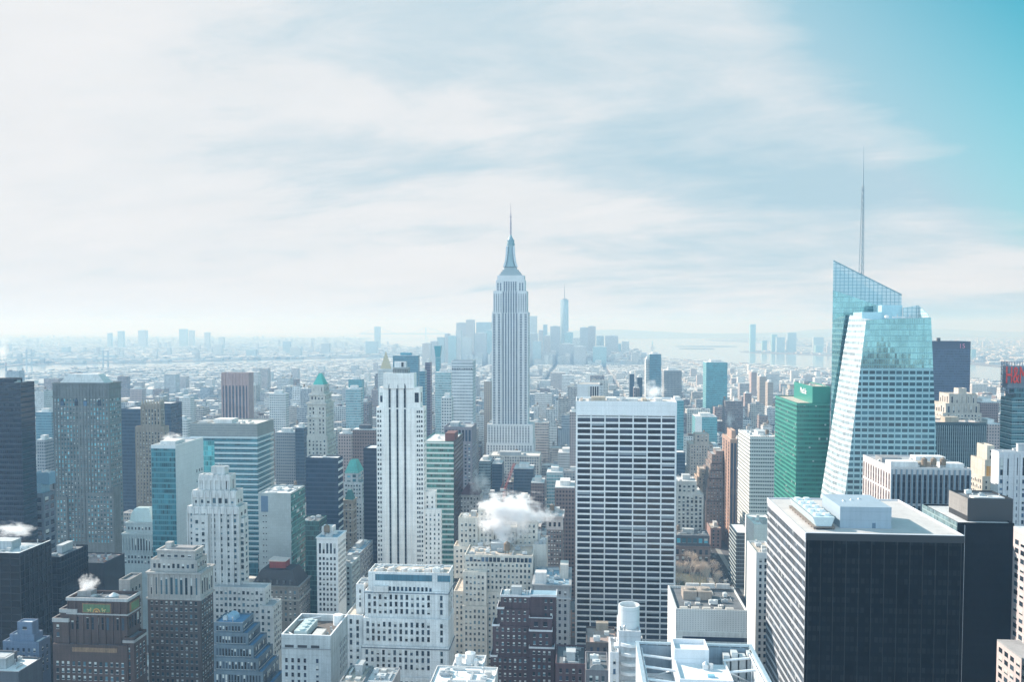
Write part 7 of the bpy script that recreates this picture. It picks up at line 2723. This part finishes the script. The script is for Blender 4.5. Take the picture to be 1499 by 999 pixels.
# ------------------------------------------------------------------ statue far out in the harbour
sx0_, _ = at(955, 497, 9300)
e = empty('harbour_statue', 'tiny hazy statue on its pedestal far out in the harbour', 'statue', (sx0_, 9300, 1.5))
m = MB((sx0_, 9300, 1.5))
m.box(sx0_ - 22, sx0_ + 22, 9278, 9322, 1.5, 14)
m.hexa([(sx0_ - 10, 9290, 14.01), (sx0_ + 10, 9290, 14.01), (sx0_ + 10, 9310, 14.01), (sx0_ - 10, 9310, 14.01)], [(sx0_ - 7, 9293, 46), (sx0_ + 7, 9293, 46), (sx0_ + 7, 9307, 46), (sx0_ - 7, 9307, 46)])
m.build('pedestal', TAN2, e)
m = MB((sx0_, 9300, 1.5))
m.cyl(sx0_, 9300, 46.01, 70, 6, 4, 10)
m.cyl(sx0_, 9300, 70.01, 79, 4, 1.6, 10)
m.cyl(sx0_, 9300, 79.01, 84, 2.4, 1.6, 10, True)
m.bar((sx0_ - 3, 9300, 76), (sx0_ - 5, 9300, 92), 1.2, 6)
m.build('figure', COPPER, e)

# ------------------------------------------------------------------ red crane among the low roofs
cx_, cz_ = at(738, 722, 950)
e = empty('tower_crane', 'red lattice crane leaning over the dark low roofs below the spired skyscraper', 'crane', (cx_, 950, 0))
RED = plain((0.50, 0.10, 0.09), 0.5)
m = MB((cx_, 950, 0))


def lattice(m, p, q, w_, n):
    p, q = Vector(p), Vector(q)
    d = (q - p).normalized()
    a = d.orthogonal().normalized() * w_
    c = d.cross(a.normalized()) * w_
    cs = [a + c, a - c, -a - c, -a + c]
    for k in range(4):
        m.bar(p + cs[k], q + cs[k], 0.22, 4)
    for i in range(n):
        u, v = p + (q - p) * i / n, p + (q - p) * (i + 1) / n
        for k in range(4):
            m.bar(u + cs[k], v + cs[(k + 1) % 4], 0.13, 3)


lattice(m, (cx_, 950, 0), (cx_, 950, cz_ + 2), 1.1, 14)
m.build('crane_mast', RED, e)
tx, tz = at(753, 679, 945)
m = MB((cx_, 950, 0))
lattice(m, (cx_, 950, cz_ + 2), (tx, 945, tz), 0.9, 14)
m.build('crane_boom', RED, e)
m = MB((cx_, 950, 0))
m.box(cx_ - 4.5, cx_ + 1.5, 948.5, 951.5, cz_ + 2.2, cz_ + 4.8, True)
m.build('crane_cab', plain((0.6, 0.6, 0.6)), e)
m = MB((cx_, 950, 0))
m.bar((cx_ - 4, 950, cz_ + 5), (cx_ - 1, 950, cz_ + 12), 0.25, 4)
m.bar((cx_ - 1, 950, cz_ + 12), (tx, 945, tz), 0.12, 4)
m.build('crane_stay', RED, e)

# ------------------------------------------------------------------ chimney at the far left by the river
hx, hz = at(8.5, 532, 4300)
e = empty('chimney_stack', 'thin dark power station chimney smoking by the river at the far left', 'chimney', (hx, 4300, 0))
m = MB((hx, 4300, 0))
m.cyl(hx, 4300, 0, hz, 5.5, 3.8, 10)
m.build('stack', stone((0.14, 0.14, 0.15)), e)
m = MB((hx, 4300, 0))
m.cyl(hx, 4300, hz - 12, hz + 0.2, 4.3, 4.1, 10)
m.build('collar', stone((0.40, 0.20, 0.17)), e)


# ================================================================== the other blocks of the city
AVES = [-2700, -2500, -2300, -2100, -1930, -1740, -1550, -1350, -1130, -920, -710, -570, -430, -290, -150, 138, 430, 705, 980, 1255, 1530, 1790]


def inside(x, y, poly):
    c = False
    n = len(poly)
    for i in range(n):
        x1, y1 = poly[i]
        x2, y2 = poly[(i + 1) % n]
        if (y1 > y) != (y2 > y) and x < (x2 - x1) * (y - y1) / (y2 - y1) + x1:
            c = not c
    return c


RG = random.Random(20)
lots = []
yb_ = 390.0
row = 0
while yb_ < 6500:
    for a0, a1 in zip(AVES, AVES[1:]):
        x = a0 + 13
        while x < a1 - 20:
            w_ = RG.uniform(14, 42) if yb_ < 2600 else RG.uniform(12, 48)
            w_ = min(w_, a1 - 13 - x)
            if w_ < 9:
                break
            for half in (0, 1):
                y0 = yb_ + (0 if half == 0 else 32)
                d_ = RG.uniform(24, 30)
                if yb_ < 640:
                    h = RG.uniform(16, 34)
                elif yb_ < 1150:
                    h = RG.choice([RG.uniform(22, 40), RG.uniform(28, 52), RG.uniform(35, 62)])
                elif yb_ < 1700:
                    h = RG.choice([RG.uniform(24, 45), RG.uniform(35, 65), RG.uniform(45, 95)])
                    if RG.random() < 0.05:
                        h = RG.uniform(85, 130)
                elif yb_ < 2700:
                    h = RG.choice([RG.uniform(18, 34), RG.uniform(22, 50), RG.uniform(30, 72)])
                    if RG.random() < 0.05:
                        h = RG.uniform(60, 115)
                else:
                    h = RG.choice([RG.uniform(10, 18), RG.uniform(12, 22), RG.uniform(14, 28)])
                    if RG.random() < 0.03 and yb_ < 4200 and -1500 < x < 1000:
                        h = RG.uniform(35, 65)
                if 700 < x * 1250 / y0 + 850 < 800 and 950 < y0 < 1250:
                    h = min(h, 42)
                if yb_ > 5050 and -750 < x < 420:
                    h = RG.uniform(25, 85)
                elif yb_ > 4300:
                    h = RG.uniform(8, 16)
                lots.append((x, x + w_ - (0 if RG.random() < 0.6 else RG.uniform(1, 4)), y0, y0 + d_, h))
            x += w_ + (0.05 if RG.random() < 0.8 else 4)
    yb_ += 80
    row += 1


def clash(x0, x1, y0, y1):
    for a, c, d, e in FOOT:
        if x0 < c + 1 and x1 > a - 1 and y0 < e + 1 and y1 > d - 1:
            return True
    if x1 > 60 and x0 < 150 and 640 < y1 and y0 < 848:
        return True            # the park
    return False


# what the named buildings hide (coarse picture grid), to keep only blocks that can be seen
GW, GH = 375, 250
grid = [[1e9] * GW for _ in range(GH)]


def paint(l, r, t, Y, bottom=999):
    for j in range(max(0, int(t / 4) + 1), min(GH, int(bottom / 4))):
        g = grid[j]
        for i in range(max(0, int(l / 4) + 1), min(GW, int(r / 4))):
            if Y < g[i]:
                g[i] = Y


for o in [q for q in COL.objects if q.type == 'MESH' and q.parent is not None and q.name.split('.')[0] == 'wall']:
    vs = [o.parent.matrix_basis.translation + v.co for v in o.data.vertices]
    ymin = min(v.y for v in vs)
    fr = [pix(v.x, v.y, v.z) for v in vs if v.y < ymin + 0.01]
    if all(fr) and ymin < 2400:
        zt_ = min(p[1] for p in fr)
        paint(min(p[0] for p in fr), max(p[0] for p in fr), zt_ + 1, ymin)

cand = []
for (x0, x1, y0, y1, h) in sorted(lots, key=lambda q: q[2]):
    if not inside((x0 + x1) / 2, y1 + 25, MAN) or not inside((x0 + x1) / 2, y0 - 10, MAN):
        continue
    p = pix(x0, y0, h)
    q = pix(x1, y0, h)
    back = pix(x0, y1, h)
    if not p or not q or q[0] < -60 or p[0] > 1560:
        continue
    if clash(x0, x1, y0, y1):
        continue
    l, r, t = p[0], q[0], back[1]
    vis = tot = 0
    if y0 < 2400:
        bot = min(999, pix(x0, y0, 0)[1])
        for j in range(max(0, int(t / 4)), min(GH, int(bot / 4) + 1)):
            for i in range(max(0, int(l / 4)), min(GW, int(r / 4) + 1)):
                tot += 1
                if grid[j][i] > y0:
                    vis += 1
        if vis == 0:
            continue
        paint(l, r, p[1], y0)
    cand.append((vis, x0, x1, y0, y1, h, l, r, t))

near = sorted([c for c in cand if c[3] < 2400], key=lambda c: -c[0])[:285]
nearset = set(near)
PAL = ((0.36, 0.33, 0.30), (0.46, 0.44, 0.41), (0.21, 0.155, 0.14), (0.31, 0.32, 0.33), (0.52, 0.51, 0.50), (0.17, 0.135, 0.13), (0.38, 0.34, 0.32), (0.25, 0.28, 0.31), (0.58, 0.57, 0.57), (0.27, 0.20, 0.185))
PAL = tuple(tuple(min(0.62, v * 1.18) for v in c) for c in PAL)
PALN = ('tan', 'cream', 'brown brick', 'grey', 'pale stone', 'dark brown', 'buff', 'slate grey', 'white', 'rust brick')
ROOFS = ((0.50, 0.50, 0.50), (0.20, 0.21, 0.22), (0.62, 0.60, 0.58), (0.36, 0.33, 0.31), (0.12, 0.13, 0.14), (0.70, 0.70, 0.70))
FARM = masonry_far(PAL, ROOFS, True)
ONE = [masonry_far((c,), ROOFS) for c in PAL]
RS = [roofmat(c) for c in ROOFS]
RSN = ('grey roof', 'dark roof', 'pale roof', 'brown grey roof', 'black roof', 'white roof')
seen_labels = {}
items = []
for (vis, x0, x1, y0, y1, h, l, r, t) in near:
    rg = random.Random(int(x0 * 31 + y0 * 7))
    ci, ri = rg.randrange(10), rg.randrange(6)
    step = h > 38 and rg.random() < 0.45
    org = ((x0 + x1) / 2, (y0 + y1) / 2, 0)
    nm = 'city_block' if h < 45 else 'apartment_block'
    e = empty(nm, 'x', 'building', org, 'ordinary blocks among the city roofs')
    m = MB(org)
    feats = []
    hb = h * 0.72 if step else h
    m.box(x0, x1, y0, y1, 0, hb)
    for (a, c, d, q) in ((x0, x1, y0, y0 + 0.5), (x0, x1, y1 - 0.5, y1), (x0, x0 + 0.5, y0 + 0.502, y1 - 0.502), (x1 - 0.5, x1, y0 + 0.502, y1 - 0.502)):
        m.box(a, c, d, q, hb + 0.001, hb + 1.0)
    m.build('wall', ONE[ci], e)
    m = MB(org)
    m.box(x0 + 0.52, x1 - 0.52, y0 + 0.52, y1 - 0.52, hb + 0.003, hb + 0.15)
    m.build('roof', RS[ri], e)
    ax0, ax1, ay0, ay1 = x0, x1, y0, y1
    if step:
        iw, idp = (x1 - x0) * 0.15, (y1 - y0) * 0.18
        ax0, ax1, ay0, ay1 = x0 + iw, x1 - iw, y0 + idp, y1 - idp
        m = MB(org)
        m.box(ax0, ax1, ay0, ay1, hb + 0.152, h)
        m.build('upper_wall', ONE[ci], e)
        m = MB(org)
        m.box(ax0 + 0.3, ax1 - 0.3, ay0 + 0.3, ay1 - 0.3, h + 0.003, h + 0.3)
        m.build('upper_roof', RS[ri], e)
        feats.append('stepped top')
    zt_ = h + (0.3 if step else 0.15)
    hw, hd = min(7, (ax1 - ax0) * 0.35), min(7, (ay1 - ay0) * 0.35)
    hx_ = ax0 + 1 + rg.random() * max(0.1, ax1 - ax0 - hw - 2)
    hy_ = ay0 + 1 + rg.random() * max(0.1, ay1 - ay0 - hd - 2)
    m = MB(org)
    m.box(hx_, hx_ + hw, hy_, hy_ + hd, zt_ + 0.002, zt_ + rg.uniform(2.6, 5))
    m.build('roof_house', rg.choice([PALE, TAN2, GREY, CREAM, BROWN]), e)
    if rg.random() < 0.38 and ax1 - ax0 > 12:
        tx_ = ax1 - 3 if hx_ < (ax0 + ax1) / 2 - hw / 2 else ax0 + 3

        class _S:
            pass
        s_ = _S()
        s_.e = e
        s_.mb = lambda org=org: MB(org)
        s_.part = lambda n_, b_, m_, par=None, smooth=False, e=e: b_.build(n_, m_, e)
        watertank(s_, tx_, ay1 - 3.2, zt_, 1.9)
        feats.append('water tank')
    for k in range(rg.randrange(1, 4)):
        ux, uy = rg.uniform(ax0 + 1, ax1 - 4), rg.uniform(ay0 + 1, ay1 - 4)
        if hx_ - 3 < ux < hx_ + hw and hy_ - 3 < uy < hy_ + hd:
            continue
        m = MB(org)
        m.box(ux, ux + rg.uniform(1.5, 3), uy, uy + rg.uniform(1.2, 2.6), zt_ + 0.002, zt_ + rg.uniform(0.9, 2))
        m.build('cooling_unit', STEEL, e)
    # the label: nearest named neighbour in the picture
    best = min(ANCH, key=lambda A: (A[0] - (l + r) / 2) ** 2 + 0.6 * (A[1] - t) ** 2)
    rel = ('beyond and left of ' if (l + r) / 2 < best[0] else 'beyond and right of ') if y0 > best[3] else ('in front and left of ' if (l + r) / 2 < best[0] else 'in front and right of ')
    size = 'low' if h < 28 else 'mid height' if h < 50 else 'tall'
    base = f'{size} {PALN[ci]} block, {RSN[ri]}'
    f_ = (' and ' + feats[-1]) if feats else ''
    items.append((e, base + f_ + ', ' + rel + best[2]))
for e, lab in items:
    seen_labels[lab] = seen_labels.get(lab, 0) + 1
for e, lab in items:
    ws = lab.split()
    e['label'] = ' '.join(ws[:16])
    if seen_labels[lab] > 1:
        e['group'] = 'blocks alike: ' + lab.split(', ')[0] + ' ' + lab.split(', ')[-1]

# everything smaller or farther, as masses no one could count
mass = MB((0, 3000, 0))
rg = random.Random(8)


FAR2 = masonry_far(tuple(tuple(0.25 + 0.62 * v for v in c) for c in PAL), ((0.62, 0.63, 0.64), (0.42, 0.43, 0.44), (0.74, 0.74, 0.74), (0.52, 0.50, 0.48), (0.34, 0.35, 0.36), (0.78, 0.78, 0.78)), True)  # palette and roofs lightened: paleness of distant haze put into the colours
mass2 = MB((0, 3000, 0))


def add_mass(mb, x0, x1, y0, y1, h):
    mb.box(x0, x1, y0, y1, 0, h)


for c in cand:
    if c in nearset:
        continue
    vis, x0, x1, y0, y1, h = c[:6]
    add_mass(mass if y0 < 2400 else mass2, x0, x1, y0, y1, h)
    if rg.random() < 0.5 and y0 < 4500 and x1 - x0 > 8:
        hw = min(6, (x1 - x0) * 0.4)
        a, d = rg.uniform(x0, x1 - hw), rg.uniform(y0, y1 - 6)
        (mass if y0 < 2400 else mass2).box(a, a + hw, d, d + 5, h + 0.01, h + rg.uniform(2.5, 5))
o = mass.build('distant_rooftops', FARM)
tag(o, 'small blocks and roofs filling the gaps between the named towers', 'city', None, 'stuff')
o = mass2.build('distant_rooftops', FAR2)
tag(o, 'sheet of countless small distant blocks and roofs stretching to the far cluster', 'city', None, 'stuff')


def scatter(name, label, poly, n, xr, yr, hs, seed, tall=0.03):
    mb = MB((sum(xr) / 2, sum(yr) / 2, 0))
    rg = random.Random(seed)
    k = 0
    while k < n:
        # even in the picture: more, smaller steps near the viewer
        u = rg.random()
        y = yr[0] * (yr[1] / yr[0]) ** u
        x = rg.uniform(*xr)
        px = pix(x, y, 10)
        if not px or not (-80 < px[0] < 1580):
            k += 0.2
            continue
        if not inside(x, y, poly):
            k += 0.2
            continue
        k += 1
        g = 1 + y / 9000
        w_, d_ = rg.uniform(12, 50) * g, rg.uniform(12, 34) * g
        h = rg.uniform(*hs)
        if rg.random() < tall:
            h = rg.uniform(30, 75)
            w_ = rg.uniform(18, 32)
            d_ = 20
        if not inside(x - w_ - 30, y, poly) or not inside(x + w_ + 30, y, poly) or not inside(x, y + d_ + 30, poly) or not inside(x, y - 25, poly):
            continue
        mb.box(x, x + w_, y, y + d_, 0.4, h)
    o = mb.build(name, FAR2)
    return tag(o, label, 'city', None, 'stuff')


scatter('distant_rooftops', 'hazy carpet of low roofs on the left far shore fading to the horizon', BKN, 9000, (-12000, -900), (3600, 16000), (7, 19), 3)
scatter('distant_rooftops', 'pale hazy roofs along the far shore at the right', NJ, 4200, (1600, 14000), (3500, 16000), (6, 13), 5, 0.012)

# the blocks behind the viewer, which the glass fronts mirror
mb = MB((0, -700, 0))
rg = random.Random(33)
for iy in range(14):
    for ix in range(-14, 15):
        x, y = ix * 62 + rg.uniform(-6, 6), -190 - iy * 80
        mb.box(x, x + rg.uniform(30, 52), y, y + rg.uniform(30, 55), 0, rg.choice([rg.uniform(30, 90), rg.uniform(60, 140), rg.uniform(90, 190)]))
o = mb.build('distant_rooftops', FARM)
tag(o, 'mass of city blocks behind the viewpoint', 'city', None, 'stuff')

# bare dark trees and parks far away read as one mass
mb = MB((0, 9000, 0))
rg = random.Random(12)
for k in range(420):
    y = rg.uniform(4200, 13000)
    x = rg.uniform(-0.72 * y, 0.62 * y)
    if not (inside(x, y, BKN) or inside(x, y, NJ)):
        continue
    for q in range(5):
        xx, yy = x + rg.uniform(-60, 60), y + rg.uniform(-40, 40)
        rr = rg.uniform(6, 14)
        mb.cyl(xx, yy, 0.5, rr * 0.6, rr, rr * 1.2, 7)
        mb.cyl(xx, yy, rr * 0.6 + 0.01, rr * 1.2, rr * 1.2, rr * 0.3, 7)
o = mb.build('distant_woods', stone((0.07, 0.08, 0.07), 0.4, 0.9, 50))
tag(o, 'dark smudges of bare trees among the far shore roofs', 'trees', None, 'stuff')


# ================================================================== steam
def steam_mat(dens, scale, seed):
    m = bpy.data.materials.new('steam')
    m.use_nodes = True
    t = NT(m.node_tree)
    t.n.clear()
    tc = t.new('ShaderNodeTexCoord').outputs['Object']
    s = t.new('ShaderNodeSeparateXYZ', Vector=tc).outputs
    off = t.new('ShaderNodeMapping', Vector=tc)
    off.inputs['Location'].default_value = (seed * 3.1, seed * 1.7, seed)
    n = t.noise(off.outputs[0], scale, 8, 0.66)
    r = t.new('ShaderNodeVectorMath', {'operation': 'LENGTH'}, i0=tc).outputs['Value']
    f = t.m('SUBTRACT', t.m('MULTIPLY_ADD', n, 3.0, -0.98), r)
    f = t.m('MULTIPLY', f, 1.7, clamp=True)
    vol = t.new('ShaderNodeVolumePrincipled', Color=(0.99, 0.99, 1.0, 1), Density=t.m('MULTIPLY', f, dens), Anisotropy=0.2)
    out = t.new('ShaderNodeOutputMaterial')
    t.l.new(vol.outputs[0], out.inputs['Volume'])
    return m


def steam(label, px, py, Y, wpx, hpx, dens=0.25, seed=1, deep=None):
    x, z = at(px, py, Y)
    k = Y / F
    rx, rz = wpx / 2 * k, hpx / 2 * k
    ry = deep or min(rx, rz) * 0.9
    mb = MB()
    n, mm = 14, 8
    ring = []
    for j in range(mm + 1):
        a = -math.pi / 2 + math.pi * j / mm
        ring.append([(math.cos(a) * math.cos(2 * math.pi * i / n), math.cos(a) * math.sin(2 * math.pi * i / n), math.sin(a)) for i in range(n)])
    for j in range(mm):
        for i in range(n):
            q = (i + 1) % n
            if j == 0:
                mb.quad(ring[0][0], ring[1][q], ring[1][i])
            elif j == mm - 1:
                mb.quad(ring[j][i], ring[j][q], ring[mm][0])
            else:
                mb.quad(ring[j][i], ring[j][q], ring[j + 1][q], ring[j + 1][i])
    o = mb.build('steam_plume', steam_mat(dens * 0.42, 1.9, seed))
    # weld so that the shell is closed
    import bmesh
    bm = bmesh.new()
    bm.from_mesh(o.data)
    bmesh.ops.remove_doubles(bm, verts=bm.verts, dist=1e-4)
    bm.to_mesh(o.data)
    bm.free()
    o.location = (x, Y, z)
    o.scale = (rx * 1.4, ry * 1.4, rz * 1.4)
    tag(o, label, 'steam', 'steam plumes over the roofs', 'thing')
    return o


STEAM = True
if STEAM:
    steam('big white steam cloud boiling up over the cream block', 747, 752, 553, 112, 66, 1.5, 1)
    steam('lower column of the big steam cloud just above the roof', 733, 776, 550, 56, 54, 1.5, 2)
    steam('thin wisp of steam drifting by the dark red hipped roof', 703, 710, 745, 34, 52, 0.5, 3)
    steam('small puff of steam over the right end of the white slab', 957, 573, 640, 36, 34, 0.5, 4)
    steam('thin steam column in front of the teal apartment tower', 1068, 615, 1100, 14, 34, 0.3, 5)
    steam('white steam puff over the brick tower with the mosaic', 129, 857, 402, 32, 36, 1.2, 6)
    steam('low white steam bank along the roof of the big black block', 22, 778, 466, 74, 30, 1.0, 7)
    steam('steam curling over the roof of the teal slab', 252, 642, 625, 44, 22, 0.7, 8)
    steam('white smoke trailing from the chimney at the far left', 3, 514, 4300, 26, 46, 0.05, 9)
    steam('faint steam over the roof of the black tower at the far left', 5, 556, 606, 40, 10, 0.4, 10)
    steam('steam over the navy tower between the gothic towers', 192, 593, 915, 26, 12, 0.2, 11)

# ================================================================== the air
m = bpy.data.materials.new('haze')
m.use_nodes = True
t = NT(m.node_tree)
t.n.clear()
vol = t.new('ShaderNodeVolumePrincipled', Color=(0.26, 0.435, 0.655, 1), Density=HAZE, Anisotropy=0.1)
vol.inputs['Absorption Color'].default_value = (0.70, 0.38, 0.0, 1)
vol.inputs['Density Attribute'].default_value = ''
vol.inputs['Temperature Attribute'].default_value = ''
vol.inputs['Color Attribute'].default_value = ''
out = t.new('ShaderNodeOutputMaterial')
t.l.new(vol.outputs[0], out.inputs['Volume'])
mb = MB((0, 12000, 0))
mb.box(-27000, 27000, -3000, 30000, -8, 392, True)
o = mb.build('haze', m)
tag(o, 'pale blue winter haze over the whole city', 'haze', None, 'stuff')
